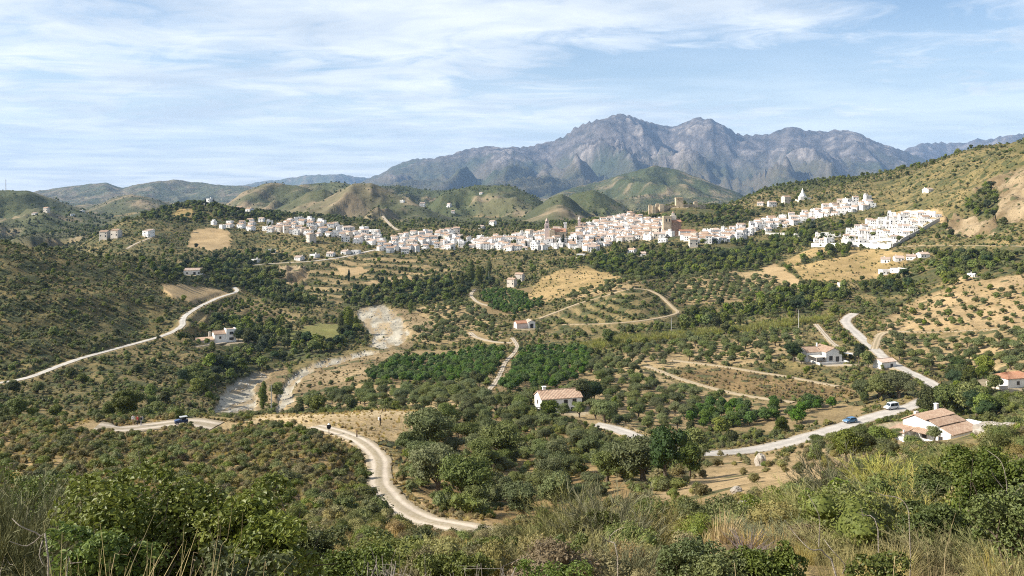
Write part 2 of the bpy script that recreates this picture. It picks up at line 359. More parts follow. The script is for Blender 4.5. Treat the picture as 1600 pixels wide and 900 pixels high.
# ---------------------------------------------------------------- land cover
CLS = ['scrub', 'dry', 'field', 'citrus', 'olive', 'wood', 'reeds', 'meadow', 'gravel', 'bank', 'rock', 'terrace', 'town', 'near', 'tall', 'orchard', 'plaza', 'sparse', 'darkscrub', 'hillbush', 'bands', 'embank']
CI = {n: i for i, n in enumerate(CLS)}
COVER = [  # class, (dmin, dmax), outline in photo pixels, words for what grows there
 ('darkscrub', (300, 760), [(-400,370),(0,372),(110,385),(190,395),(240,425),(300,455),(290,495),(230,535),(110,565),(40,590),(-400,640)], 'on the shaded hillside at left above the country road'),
 ('scrub', (200, 420), [(-400,600),(60,590),(300,500),(310,540),(300,640),(-400,670)], 'below the country road at left'),
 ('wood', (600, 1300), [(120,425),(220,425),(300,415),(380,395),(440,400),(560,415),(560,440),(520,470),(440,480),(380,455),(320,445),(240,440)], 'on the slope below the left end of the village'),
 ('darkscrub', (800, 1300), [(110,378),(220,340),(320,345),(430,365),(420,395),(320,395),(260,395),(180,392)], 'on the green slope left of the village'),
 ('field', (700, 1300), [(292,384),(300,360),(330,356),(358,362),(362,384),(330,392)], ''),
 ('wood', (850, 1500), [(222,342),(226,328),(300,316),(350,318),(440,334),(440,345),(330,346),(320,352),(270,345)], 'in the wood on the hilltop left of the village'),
 ('dry', (850, 1500), [(268,340),(276,328),(298,326),(304,340)], ''),
 ('bands', (560, 980), [(430,440),(510,400),(620,392),(700,412),(720,450),(660,478),(560,480),(480,470)], ''),
 ('rock', (560, 980), [(436,418),(462,414),(484,426),(474,446),(446,440)], ''),
 ('field', (560, 980), [(524,420),(560,416),(580,424),(540,432)], ''),
 ('field', (560, 980), [(576,440),(640,430),(652,440),(590,450)], ''),
 ('field', (480, 800), [(250,442),(300,447),(345,452),(362,458),(345,468),(305,472),(265,462)], ''),
 ('orchard', (420, 760), [(296,498),(340,474),(372,463),(470,494),(440,512),(330,520)], 'in the rows of the terraced orchard below the left road'),
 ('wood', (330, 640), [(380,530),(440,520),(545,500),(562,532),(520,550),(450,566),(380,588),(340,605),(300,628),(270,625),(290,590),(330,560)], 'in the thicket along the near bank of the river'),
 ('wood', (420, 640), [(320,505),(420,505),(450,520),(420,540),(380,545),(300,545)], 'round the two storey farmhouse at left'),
 ('meadow', (400, 700), [(440,535),(455,517),(500,505),(540,508),(525,530),(480,536)], ''),
 ('wood', (560, 820), [(530,480),(560,455),(620,440),(680,440),(760,430),(770,450),(720,470),(640,480),(590,480)], 'in the belt of tall trees below the middle of the village'),
 ('olive', (480, 760), [(630,500),(660,480),(740,475),(770,500),(790,530),(730,530),(690,545),(640,530)], 'on the bank right of the river bend'),
 ('citrus', (480, 720), [(748,472),(755,455),(830,450),(850,470),(840,485),(800,492),(760,490)], 'in the citrus plot left of the terraced knoll'),
 ('dry', (560, 1000), [(820,465),(840,440),(870,422),(930,412),(990,418),(1000,430),(960,445),(900,460),(850,470)], ''),
 ('olive', (560, 900), [(880,470),(900,458),(980,436),(1040,425),(1010,445),(940,462)], 'along the track above the terraced knoll'),
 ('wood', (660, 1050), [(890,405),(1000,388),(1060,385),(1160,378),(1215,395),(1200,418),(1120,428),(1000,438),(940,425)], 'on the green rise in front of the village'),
 ('olive', (560, 900), [(1035,470),(1050,440),(1120,425),(1205,425),(1225,465),(1190,480),(1120,492),(1060,485)], 'in the grove right of the terraced knoll'),
 ('terrace', (380, 700), [(820,520),(842,498),(905,474),(1000,448),(1052,480),(1060,495),(1000,515),(900,525)], ''),
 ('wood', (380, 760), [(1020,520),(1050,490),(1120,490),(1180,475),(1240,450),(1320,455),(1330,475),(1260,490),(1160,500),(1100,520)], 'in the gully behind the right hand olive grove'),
 ('field', (500, 900), [(1190,420),(1210,412),(1255,440),(1262,452),(1240,455),(1215,440)], ''),
 ('dry', (560, 900), [(1225,408),(1270,388),(1340,390),(1400,392),(1425,402),(1400,430),(1330,440),(1260,438)], ''),
 ('wood', (680, 1000), [(1225,425),(1300,388),(1330,386),(1325,400),(1270,425)], 'in the gully below the white terraced houses'),
 ('wood', (760, 1300), [(1160,395),(1195,375),(1250,360),(1330,350),(1340,365),(1290,380),(1250,385),(1220,395)], 'in the wooded gully left of the white terraced houses'),
 ('wood', (900, 1300), [(1000,345),(1040,330),(1100,325),(1170,330),(1180,345),(1120,352),(1060,352)], 'on the castle hill'),
 ('hillbush', (640, 1500), [(1240,330),(1330,300),(1420,275),(1500,240),(1600,215),(2300,100),(2300,300),(1600,300),(1540,330),(1500,360),(1440,330),(1360,345)], 'on the dry hill at right'),
 ('field', (640, 900), [(1386,341),(1402,330),(1430,327),(1464,328),(1480,340),(1470,347)], ''),
 ('rock', (520, 1100), [(1520,300),(1560,270),(1620,245),(1900,200),(1900,340),(1620,350),(1545,345)], ''),
 ('rock', (520, 900), [(1478,360),(1490,338),(1520,335),(1555,350),(1560,368),(1500,370)], ''),
 ('wood', (600, 1000), [(1510,320),(1535,290),(1560,300),(1560,330),(1550,350),(1530,345)], 'in the dark gully on the right hill'),
 ('wood', (430, 760), [(1470,400),(1520,388),(1600,385),(1900,380),(1900,430),(1560,430),(1500,435),(1380,465),(1330,455),(1440,425)], 'on the green slope at right under the pale road'),
 ('sparse', (340, 620), [(1365,520),(1400,480),(1500,440),(1600,430),(1900,430),(1900,520),(1600,515),(1420,522)], 'on the bare tan slope at right'),
 ('olive', (250, 500), [(1365,548),(1385,524),(1500,522),(1600,515),(1900,520),(1900,610),(1600,585),(1560,580),(1480,575),(1440,580)], 'in the grove on the tan slope at right'),
 ('reeds', (330, 620), [(895,550),(905,540),(960,529),(1050,522),(1200,507),(1300,495),(1305,499),(1200,515),(1060,530),(960,540),(915,548)], ''),
 ('citrus', (270, 560), [(570,592),(600,570),(650,547),(785,548),(785,570),(770,592),(700,600),(610,600)], 'in the citrus grove between river and pale path'),
 ('citrus', (260, 520), [(765,612),(790,575),(815,545),(905,543),(925,560),(912,590),(865,606),(800,614)], 'in the citrus grove right of the pale path'),
 ('olive', (200, 520), [(860,650),(905,600),(930,565),(1000,545),(1060,535),(1250,520),(1260,545),(1200,568),(1110,572),(1000,575),(1060,600),(1140,620),(1230,632),(1080,640),(1085,680),(980,675),(930,665)], 'in the olive grove right of the white farmhouse'),
 ('embank', (240, 420), [(1040,590),(1070,582),(1120,574),(1180,582),(1250,595),(1320,605),(1350,615),(1300,628),(1240,626),(1180,618),(1100,602)], ''),
 ('citrus', (200, 330), [(1072,668),(1090,640),(1130,632),(1250,632),(1320,630),(1355,640),(1340,653),(1270,668),(1200,675)], 'in the citrus grove above the asphalt road'),
 ('wood', (200, 360), [(1430,640),(1470,600),(1500,588),(1560,600),(1620,610),(1900,610),(1900,680),(1600,680),(1540,668),(1520,655)], 'among the gardens of the tiled houses at right'),
 ('olive', (200, 420), [(430,640),(470,625),(560,612),(680,608),(760,614),(840,640),(800,660),(700,640),(600,640)], 'in the hollow behind the dirt terrace'),
 ('field', (250, 480), [(528,612),(560,600),(640,603),(610,613)], ''),
 ('gravel', (260, 760), [(556,488),(566,478),(600,476),(624,492),(641,512),(636,530),(606,546),(578,541),(586,528),(570,510)], ''),
 ('gravel', (260, 760), [(604,545),(636,529),(622,546),(562,563),(508,574),(480,586),(463,600),(459,627),(428,648),(433,620),(445,597),(461,580),(500,564),(550,552)], ''),
 ('gravel', (260, 760), [(333,646),(347,612),(372,591),(400,580),(437,576),(441,589),(420,608),(406,642)], ''),
 ('bank', (260, 600), [(400,602),(424,582),(448,572),(452,580),(440,606),(428,640),(402,640)], ''),
 ('bank', (260, 600), [(458,624),(466,598),(492,576),(545,562),(592,550),(632,534),(650,530),(636,550),(600,566),(572,590),(528,612),(480,630)], ''),
 ('bank', (380, 800), [(640,516),(626,496),(610,480),(640,485),(670,500),(680,520)], ''),
 ('near', (0, 190), [(-600,1200),(-600,655),(360,655),(480,672),(560,672),(590,700),(600,1200)], ''),
 ('near', (0, 95), [(590,1200),(600,790),(800,820),(1000,740),(1080,705),(2300,690),(2300,1200)], ''),
 ('tall', (60, 240), [(622,735),(645,668),(720,640),(800,650),(880,668),(930,700),(960,730),(1000,770),(860,815),(760,820),(660,790)], 'on the slope right of the bend in the dirt track'),
 ('plaza', (120, 215), [(380,662),(430,640),(560,628),(680,638),(705,650),(640,688),(590,690),(540,676),(480,668)], ''),
 ('sparse', (60, 235), [(1080,745),(1150,705),(1300,690),(1420,690),(1420,720),(1240,770),(1100,800),(1000,790)], 'on the slope below the asphalt road'),
]
GCLS = np.zeros(GX.shape, int); GREG = np.full(GX.shape, -1)
jit = np.interp(GD, [0, 150, 400, 1000], [0.6, 2.2, 3.0, 2.2])
_jx = GU + jit*1.6*fbm(GX/17.0, GY/17.0, 3, 41); 
with np.errstate(all='ignore'): GV = VH - F*GZ/GD
_jy = GV + jit*0.9*fbm(GX/15.0, GY/15.0, 3, 43)
for k, (cn, (d0, d1), poly, words) in enumerate(COVER):
    sel = (GD > d0) & (GD < d1)
    m = np.zeros(GX.shape, bool); m[sel] = inpoly(_jx[sel], _jy[sel], poly)
    GCLS[m] = CI[cn]; GREG[m] = k
GCLS[(GCLS == 0) & (GD < 60)] = CI['near']
# the river bed lies low and flat between cut banks
riv = GCLS == CI['gravel']
GZ[riv] -= 1.2 - 0.5*fbm(GX[riv]/9, GY[riv]/16, 3, 61)
Z0 = GZ.copy()
# terraces: level treads with banks between
for cn, step in (('terrace', 2.3), ('orchard', 2.4)):
    m = GCLS == CI[cn]; z = GZ[m] + 0.9*fbm(GX[m]/60, GY[m]/60, 2, 19); k = np.floor(z/step); f = z/step-k
    GZ[m] = np.minimum(GZ[m]+1.5, GZ[m] + (k+sstep(0.55, 0.98, f)-z/step)*step*0.85)
# bare rock: gullies and ledges
m = GCLS == CI['rock']
GZ[m] += 14*(ridged(GX[m]/34, GY[m]/60+GZ[m]/50, 4, 71)-0.6) + 1.6*np.abs(gnoise(GX[m]/9, GZ[m]/5, 3))
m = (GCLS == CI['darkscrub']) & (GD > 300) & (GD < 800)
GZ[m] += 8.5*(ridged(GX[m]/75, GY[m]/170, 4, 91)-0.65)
m = (GCLS == CI['hillbush']) & (GD > 640)
GZ[m] += 8.0*(ridged(GX[m]/80+GY[m]/300, GY[m]/190, 4, 95)-0.62)
m = (GCLS == CI['sparse']) & (GD > 300)
GZ[m] += 3.0*(ridged(GX[m]/40, GY[m]/70, 3, 97)-0.62)
for (nm, w, dd, px, tone), P in zip(ROADS, ROADPTS): carve(P, w)

PADS = []
def pad(x, y, rad, z=None):
    """level ground for a building"""
    if z is None: z = float(zxy(x, y))
    az = math.atan2(x, y); r = math.hypot(x, y); m = rad*1.7
    r0 = max(0, np.searchsorted(RR, r-m)); r1 = min(NR, np.searchsorted(RR, r+m)+1); da = m/r
    c0 = max(0, np.searchsorted(AZ, az-da)); c1 = min(NC, np.searchsorted(AZ, az+da)+1)
    d = np.hypot(GX[r0:r1, c0:c1]-x, GY[r0:r1, c0:c1]-y); w = 1-sstep(rad, m, d)
    GZ[r0:r1, c0:c1] = GZ[r0:r1, c0:c1]*(1-w)+z*w
    g = GCLS[r0:r1, c0:c1]; g[d < rad*1.02] = CI['town']
    PADS.append((x, y, rad)); return z
# ---------------------------------------------------------------- sites for buildings (levelled before the ground is meshed)
VILLAGE = [  # outline in photo pixels, how many, (dmin, dmax), spacing, phrase, group
 ([(884,386),(905,362),(935,350),(985,340),(1030,346),(1056,362),(1040,374),(960,377),(928,392)], 108, (850, 1120), 8.0, 'packed on the slope between the church and the brick tower', 'village houses between church and brick tower'),
 ([(735,376),(850,364),(884,362),(884,384),(842,392),(760,390),(720,384)], 44, (850, 1100), 9.0, 'in the middle of the village left of the church', 'village houses left of the church'),
 ([(590,386),(640,366),(722,364),(722,386),(655,394),(600,394)], 30, (850, 1100), 9.5, 'in the left middle of the village above the tall trees', 'village houses above the tall trees'),
 ([(328,348),(470,344),(590,364),(600,384),(560,382),(480,366),(400,362),(330,356)], 46, (900, 1200), 9.0, 'in the long row at the left end of the village under the wooded hilltop', 'village houses at the left end'),
 ([(1062,372),(1160,358),(1162,374),(1090,380)], 24, (850, 1100), 9.0, 'in the village right of the brick tower below the castle trees', 'village houses right of the brick tower'),
 ([(1150,358),(1200,344),(1262,336),(1300,322),(1362,314),(1362,326),(1285,340),(1240,350),(1165,368)], 40, (780, 1150), 9.0, 'in the white row climbing the ridge at right below the chapel spire', 'village houses climbing the ridge'),
]
SITES = []          # x, y, z, rz, size class, phrase, group, kind
_rs = np.random.default_rng(4)
_taken = []
def free(x, y, d): return all((x-a)**2+(y-b)**2 > d*d for a, b in _taken)
# landmarks keep their ground free
LM = {}
def landmark(key, u, v, d0, d1, rad, rz=0.0):
    p = at(u, v, d0, d1); z = pad(p[0], p[1], rad); LM[key] = (p[0], p[1], z, rz); _taken.append((p[0], p[1])); return p
landmark('church', 872, 378, 880, 1100, 15)
landmark('brick_tower', 1050, 368, 900, 1080, 14)
landmark('castle', 1062, 324, 980, 1150, 13)
landmark('chapel', 1254, 312, 1000, 1260, 8)
landmark('white_farmhouse', 872, 640, 230, 300, 9.5, math.radians(16))
landmark('hip_house', 1283, 563, 330, 380, 11, math.radians(14))
landmark('tile_villa', 1470, 686, 180, 240, 13, math.radians(32))
landmark('red_house', 1584, 602, 250, 310, 10, math.radians(15))
landmark('shed', 1490, 628, 225, 290, 4, math.radians(10))
landmark('hut', 1382, 574, 310, 380, 5.5, math.radians(25))
landmark('valley_house', 347, 534, 430, 500, 12, math.radians(30))
landmark('hill_house', 302, 429, 640, 760, 8.5, math.radians(12))
landmark('ruin_house', 822, 512, 500, 590, 8.5, math.radians(20))
for poly, n, (d0, d1), sp, phrase, grp in VILLAGE:
    P = np.array(poly); k = 0; tries = 0
    while k < n and tries < n*40:
        tries += 1
        u = _rs.uniform(P[:, 0].min(), P[:, 0].max()); v = _rs.uniform(P[:, 1].min(), P[:, 1].max())
        if not inpoly(np.array([u]), np.array([v]), poly)[0]: continue
        p = at(u, v, d0, d1)
        if not free(p[0], p[1], sp*(1 if tries < n*20 else 0.85)): continue
        _taken.append((p[0], p[1])); k += 1
        SITES.append([p[0], p[1], None, -0.30+_rs.normal(0, 0.42), phrase, grp, 'village_house'])
# the terraced estate on the right: rows along the slope
EST = [((1272,380),(1300,378),3),((1275,371),(1312,368),4),((1316,382),(1398,384),9),((1318,374),(1404,376),9),((1322,366),(1420,368),10),((1335,358),(1432,360),10),((1350,350),(1445,352),9),((1372,344),(1462,346),8),((1386,339),(1468,339),7)]
for (a, b, n) in EST:
    for i in range(n):
        f = (i+0.5)/n; u = a[0]+(b[0]-a[0])*f+_rs.normal(0, 1.0); v = a[1]+(b[1]-a[1])*f
        p = at(u, v, 640, 900)
        if not free(p[0], p[1], 5.0): continue
        _taken.append((p[0], p[1]))
        SITES.append([p[0], p[1], None, -0.22+_rs.normal(0, 0.10), 'in the stepped white estate on the hillside at right', 'terraced houses of the stepped estate', 'terraced_house'])
LONE = [  # u, v, dmin, dmax, label
 (468,406,750,1000,'small white cube house at the left end of the lower village road'),(492,402,750,1000,'white house with terrace second along the lower village road'),(517,400,750,1000,'white house third along the lower village road'),
 (541,397,750,1000,'long pale pink house at the middle of the lower village road'),(556,396,750,1000,'white house with red roof right of the long pale pink house'),(400,410,700,1000,'white house beside the bend where the lower village road begins'),
 (425,395,700,1000,'low white house among the trees above the lower village road'),(486,378,800,1100,'white house alone on the tan bank above the lower village road'),(606,390,800,1000,'white house at the foot of the stepped lane left of the tall trees'),
 (1384,410,560,760,'white house at left of the cluster below the stepped estate'),(1404,408,560,760,'long white house in the middle of the cluster below the estate'),(1424,406,560,760,'white house with dark openings right in the cluster below the estate'),
 (1384,428,520,760,'low white house in front of the cluster below the estate'),(1404,426,520,760,'flat roofed white house in front of the long white house'),(1316,447,480,700,'low house with pale wall among trees at the head of the gully'),
 (1518,432,420,600,'small white round roofed hut in the green slope at right'),(1442,402,560,760,'white house at the pale road right of the cluster'),
 (988,398,720,960,'white house on the green rise in front of the village'),(1004,400,720,960,'long low pale house right of the white house on the green rise'),(1036,378,780,980,'small pale house under the trees below the brick tower'),(1083,386,760,960,'pale stone house among trees on the green rise at right'),
 (55,336,1200,1800,'small white house far left on the hazy hillside'),(73,332,1200,1800,'pale house with tan yard far left on the hazy hillside'),(112,337,1200,2400,'long white house far left below the brown hill'),(128,331,1200,2600,'tiny white house far left at the foot of the brown hill'),
 (164,374,800,1100,'low tan ruined house on the green slope at left'),(182,372,800,1100,'tan walled house on the green slope at left'),(232,369,800,1100,'white house at the top of the pale path at left'),
 (327,318,1000,1300,'tall pale house between dark cypresses on the wooded hilltop'),(356,317,1100,1900,'long white house right of the wooded hilltop'),(374,314,1100,2100,'white house with tiled roof right of the wooded hilltop'),(390,314,1100,2100,'pale terraced house furthest right beyond the wooded hilltop'),
 (629,316,1300,2400,'small white house high on the brown hill'),(660,322,1300,2400,'two storey white house on the hill behind the village'),(702,322,1300,2500,'white house beside the green wooded hill'),(708,332,1200,2400,'small house below the green wooded hill'),
 (752,357,1050,1600,'white barn behind the village among dark trees'),(770,352,1050,1900,'pale house behind the village at the foot of the wooded hill'),(752,303,1500,2700,'tiny house near the top of the wooded hill'),
 (1188,321,980,1300,'white house behind the ridge row left of the chapel'),(1206,323,980,1300,'pale house with flat roof left of the chapel'),(1228,318,980,1300,'long pale ruin wall house left of the chapel'),(1450,300,800,1000,'single white house high on the dry hill at right'),
 (812,440,650,900,'pale stone house on the bank below the village'),(800,448,650,900,'low tan house beside the pale stone house on the bank'),(908,402,780,960,'white shed under the trees below the church'),
]
for u, v, d0, d1, lab in LONE:
    p = at(u, v, d0, d1)
    _taken.append((p[0], p[1])); SITES.append([p[0], p[1], None, -0.2+_rs.normal(0, 0.3), lab, None, 'village_house', 0.80 if (1370 < u < 1450 and v > 400) else min(0.95, max(0.42, p[1]/930-0.06))])
# houses beyond the three hundred that show largest: back rows that fill the town
BACK = []
for poly, n, (d0, d1), sp in [([(884,386),(905,360),(935,348),(985,338),(1030,345),(1056,362),(1040,376),(960,379),(928,394)], 130, (850, 1140), 5.6), ([(720,384),(850,362),(884,360),(884,386),(842,393),(760,391)], 60, (850, 1120), 6.5), ([(580,388),(640,366),(722,362),(722,388),(655,396),(600,396)], 46, (850, 1120), 6.8), ([(400,362),(470,343),(590,362),(600,384),(560,382),(480,368)], 46, (900, 1220), 7.0), ([(1062,374),(1160,356),(1162,376),(1090,382)], 30, (850, 1120), 6.5), ([(1150,360),(1200,344),(1262,334),(1300,320),(1362,312),(1362,327),(1285,341),(1240,352),(1165,370)], 34, (780, 1180), 6.5)]:
    P = np.array(poly); k = tries = 0
    while k < n and tries < n*60:
        tries += 1
        u = _rs.uniform(P[:, 0].min(), P[:, 0].max()); v = _rs.uniform(P[:, 1].min(), P[:, 1].max())
        if not inpoly(np.array([u]), np.array([v]), poly)[0]: continue
        p = at(u, v, d0, d1)
        if not free(p[0], p[1], sp): continue
        _taken.append((p[0], p[1])); k += 1; BACK.append([p[0], p[1], None, -0.30+_rs.normal(0, 0.42)])
for s in SITES: s[2] = pad(s[0], s[1], 4.6)
for s in BACK: s[2] = pad(s[0], s[1], 3.6)
# ---------------------------------------------------------------- mesh and material helpers
def mesh_np(name, V, polys, mats=(), midx=None, smooth=False, attrs=None):
    """V (n,3); polys = list of int arrays (m,k) of equal sided faces"""
    me = bpy.data.meshes.new(name)
    V = np.asarray(V, np.float32); me.vertices.add(len(V)); me.vertices.foreach_set('co', V.ravel())
    polys = [np.asarray(p, np.int32) for p in polys if len(p)]
    nl = sum(p.size for p in polys); nf = sum(len(p) for p in polys)
    me.loops.add(nl); me.polygons.add(nf)
    me.loops.foreach_set('vertex_index', np.concatenate([p.ravel() for p in polys]))
    tot = np.concatenate([np.full(len(p), p.shape[1], np.int32) for p in polys])
    st = np.concatenate([[0], np.cumsum(tot)[:-1]]).astype(np.int32)
    me.polygons.foreach_set('loop_start', st)
    try: me.polygons.foreach_set('loop_total', tot)
    except Exception: pass
    if midx is not None: me.polygons.foreach_set('material_index', np.asarray(midx, np.int32))
    me.polygons.foreach_set('use_smooth', np.full(nf, bool(smooth)))
    for m in mats: me.materials.append(m)
    if attrs:
        for an, (typ, arr) in attrs.items():
            a = me.attributes.new(an, typ, 'POINT')
            a.data.foreach_set('color' if typ == 'FLOAT_COLOR' else 'value', np.asarray(arr, np.float32).ravel())
    me.update(calc_edges=True); return me
def obj(name, me, parent=None, loc=None, rz=0.0, scale=None):
    o = bpy.data.objects.new(name, me); COL.objects.link(o)
    if parent is not None: o.parent = parent
    if loc is not None: o.location = tuple(float(c) for c in loc)
    if rz: o.rotation_euler = (0, 0, float(rz))
    if scale is not None: o.scale = (scale,)*3 if np.isscalar(scale) else tuple(scale)
    return o
def tag(o, label=None, cat=None, group=None, kind=None):
    if label: o['label'] = label
    if cat: o['category'] = cat
    if group: o['group'] = group
    if kind: o['kind'] = kind
    return o
def empty(name, loc, label, cat, group=None, rz=0.0, scale=None):
    o = obj(name, None, None, loc, rz, scale); o.empty_display_size = 0.5
    return tag(o, label, cat, group)
def mat(name, rough=0.9, spec=0.2):
    m = bpy.data.materials.new(name); m.use_nodes = True; t = NT(m.node_tree)
    b = t.n['Principled BSDF']; b.inputs['Roughness'].default_value = rough
    b.inputs['Specular IOR Level'].default_value = spec
    return m, t, b
def simple(name, col, rough=0.85, var=0.12, scale=2.0, bump=0.0, spec=0.2, metal=0.0, obj_var=0.0):
    m, t, b = mat(name, rough, spec); tc = t.add('ShaderNodeTexCoord').outputs['Object']
    f = t.ramp(t.noise(tc, scale, 4), 0.3, 0.7, 1-var, 1+var)
    c = t.mix(1.0, c4(col), f, 'MULTIPLY')
    if obj_var:
        oi = t.add('ShaderNodeObjectInfo').outputs['Random']
        c = t.mix(1.0, c, t.ramp(oi, 0, 1, 1-obj_var, 1+obj_var*0.5), 'MULTIPLY')
    t.l.new(c, b.inputs['Base Color']); b.inputs['Metallic'].default_value = metal
    if bump:
        bp = t.add('ShaderNodeBump', ins={'Strength': bump, 'Distance': 0.05, 'Height': t.noise(tc, scale*6, 4)})
        t.l.new(bp.outputs[0], b.inputs['Normal'])
    return m

# ---------------------------------------------------------------- ground
PAL = {  # two earth colours, second where the noise runs high, and how much low growth shows in the ground itself
 'scrub': ((.125,.110,.052), (.225,.178,.092), .55), 'dry': ((.270,.205,.100), (.380,.280,.150), .22), 'field': ((.330,.245,.145), (.395,.300,.185), .0),
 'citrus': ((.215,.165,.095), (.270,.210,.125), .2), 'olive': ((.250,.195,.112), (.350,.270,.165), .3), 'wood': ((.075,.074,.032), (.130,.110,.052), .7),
 'reeds': ((.160,.150,.060), (.210,.185,.080), .3), 'meadow': ((.150,.165,.055), (.205,.200,.080), .15), 'gravel': ((.230,.218,.195), (.410,.392,.360), .05),
 'bank': ((.190,.145,.088), (.290,.225,.145), .4), 'rock': ((.165,.125,.078), (.310,.250,.178), .3), 'embank': ((.150,.108,.058), (.250,.180,.098), .35), 'bands': ((.190,.150,.080), (.320,.245,.145), .35), 'terrace': ((.150,.126,.062), (.240,.190,.105), .45),
 'town': ((.300,.255,.190), (.380,.330,.260), .1), 'near': ((.190,.142,.074), (.300,.225,.122), .35), 'tall': ((.190,.135,.070), (.310,.225,.120), .3),
 'orchard': ((.190,.150,.080), (.260,.205,.120), .3), 'plaza': ((.360,.275,.165), (.440,.355,.240), .05), 'sparse': ((.265,.200,.115), (.370,.280,.175), .25),
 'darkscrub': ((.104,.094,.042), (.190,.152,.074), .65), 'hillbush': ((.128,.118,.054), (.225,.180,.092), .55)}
def build_ground():
    n1 = 0.5+0.5*np.clip(fbm(GX/46, GY/46, 4, 101)*1.3, -1, 1)
    n2 = 0.5+0.5*np.clip(fbm(GX/7, GY/7, 3, 103)*1.3, -1, 1)
    C = np.zeros(GX.shape+(3,)); B = np.zeros(GX.shape)
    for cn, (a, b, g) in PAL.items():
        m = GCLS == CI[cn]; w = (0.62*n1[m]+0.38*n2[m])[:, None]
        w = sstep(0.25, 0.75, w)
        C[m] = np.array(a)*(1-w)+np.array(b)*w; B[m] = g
    # slopes: steep banks keep more growth or show raw earth
    gz_r = np.gradient(GZ, axis=0)/np.gradient(R2, axis=0)
    steep = np.clip(np.abs(gz_r), 0, 1.5)
    m = (GCLS == CI['terrace']) | (GCLS == CI['orchard'])
    st = sstep(0.35, 0.8, steep)
    C[m] = C[m]*(1-0.5*st[m])[:, None]+np.array((.10, .092, .045))*0.5*st[m][:, None]; B[m] = np.maximum(B[m], 0.75*st[m])
    # terrace banks carry rough growth, the treads between are bare or grassed
    m = GCLS == CI['terrace']; q = Z0[m]/2.5+0.22*fbm(GX[m]/30, GY[m]/30, 2, 16); q = q-np.floor(q); s_ = sstep(.34, .42, q)*(1-sstep(.92, 1.0, q))
    C[m] = C[m]*(1-.8*s_[:, None])+np.array((.078, .074, .034))*.8*s_[:, None]; B[m] = np.maximum(B[m], .7*s_)
    m = GCLS == CI['bands']; q = (GY[m]+0.30*GX[m])/27.0+0.55*fbm(GX[m]/60, GY[m]/60, 2, 15); q = q-np.floor(q); s_ = sstep(.46, .54, q)
    C[m] = C[m]*(1-.8*s_[:, None])+np.array((.080, .078, .036))*.8*s_[:, None]; B[m] = np.maximum(B[m], .7*s_)
    # damp or gravelly streaks in the river bed run along the flow
    m = GCLS == CI['gravel']
    s = sstep(-0.1, 0.45, fbm(GX[m]/5.0+GY[m]/40, GY[m]/46, 4, 107))[:, None]
    C[m] = C[m]*(1-s)+np.array((.300, .245, .175))*s
    # far hills
    far = (GZONE > 0)
    gn = 0.5+0.5*np.clip(fbm(GX/230, GY/230, 4, 111)*1.5, -1, 1); gm = 0.5+0.5*np.clip(fbm(GX/70, GY/70, 3, 113)*1.4, -1, 1)
    zs = {1: ((.058,.074,.034), (.118,.112,.056), (.215,.165,.098), .75), 2: ((.070,.076,.038), (.142,.122,.068), (.225,.172,.105), .50), 3: ((.085,.095,.055), (.150,.135,.085), (.200,.160,.110), .4)}
    for k, (a, b, c, g) in zs.items():
        m = GZONE == k
        w = sstep(0.35, 0.72, gn[m]*0.55+gm[m]*0.25+0.34*GRID[m]-0.10)[:, None]; w2 = sstep(0.62, 0.80, gm[m])[:, None]*0.8*w
        col = np.array(a)*(1-w)+np.array(b)*w; C[m] = col*(1-w2)+np.array(c)*w2; B[m] = g*(1-0.75*w[:, 0])
    m = GZONE == 4
    hgt = sstep(60, 640, GZ[m]); gr = 0.5+0.5*np.clip(fbm(GX[m]/700, GY[m]/700, 5, 117)*1.5, -1, 1)
    g2 = 0.5+0.5*np.clip(fbm(GX[m]/170, GY[m]/260+GZ[m]/90, 4, 118)*1.5, -1, 1)
    rockw = sstep(0.30, 0.75, hgt*0.62+GRID[m]*0.30+gr*0.22+g2*0.16-0.16)[:, None]
    low = np.array((.050,.060,.032))*(1-gr[:, None])+np.array((.112,.090,.054))*gr[:, None]
    rk = np.array((.052,.049,.047))*(1-g2[:, None])+np.array((.152,.130,.114))*g2[:, None]
    pale = sstep(0.66, 0.9, GRID[m]*0.6+g2*0.5)[:, None]*0.55
    rk = rk*(1-pale)+np.array((.300,.260,.225))*pale
    C[m] = low*(1-rockw)+rk*rockw; B[m] = 0.5*(1-rockw[:, 0])
    base = (GZONE == 0) & (GD > 1150) & (GCLS == 0)
    w = sstep(0.45, 0.75, gn[base])[:, None]
    C[base] = np.array((.075,.085,.040))*(1-w)+np.array((.210,.170,.095))*w; B[base] = .6*(1-w[:, 0])
    # trodden verges beside roads
    v = (1-sstep(0.0, 1.8, ROADDIST))*(ROADDIST < 50); v = v[..., None]*0.6
    C = C*(1-v)+np.array((.330,.265,.175))*v; B = B*(1-v[..., 0])
    C[GZONE == 0] *= np.array((0.97, 0.91, 0.76))
    idx = np.arange(NR*NC).reshape(NR, NC)
    q = np.stack([idx[:-1], np.roll(idx[:-1], -1, axis=1), np.roll(idx[1:], -1, axis=1), idx[1:]], -1).reshape(-1, 4)[:, ::-1]
    V = np.stack([GX, GY, GZ], -1).reshape(-1, 3)
    V = np.vstack([V, [[0, 0, float(GZ[0].mean())]]])
    tri = np.stack([np.full(NC, NR*NC), np.roll(idx[0], -1), idx[0]], -1)[:, ::-1]
    tri = tri[:, ::-1]
    Cc = np.concatenate([C, np.ones(GX.shape+(1,))], -1).reshape(-1, 4); Cc = np.vstack([Cc, Cc[:1]])
    Bb = np.append(B.ravel(), B[0, 0])
    rg = np.append((sstep(900, 5000, GD)).ravel(), 0.0)
    me = mesh_np('ground', V, [q, tri], smooth=True, attrs={'cover': ('FLOAT_COLOR', Cc), 'growth': ('FLOAT', Bb), 'reach': ('FLOAT', rg)})
    m, t, b = mat('earth and low growth', 0.95, 0.1)
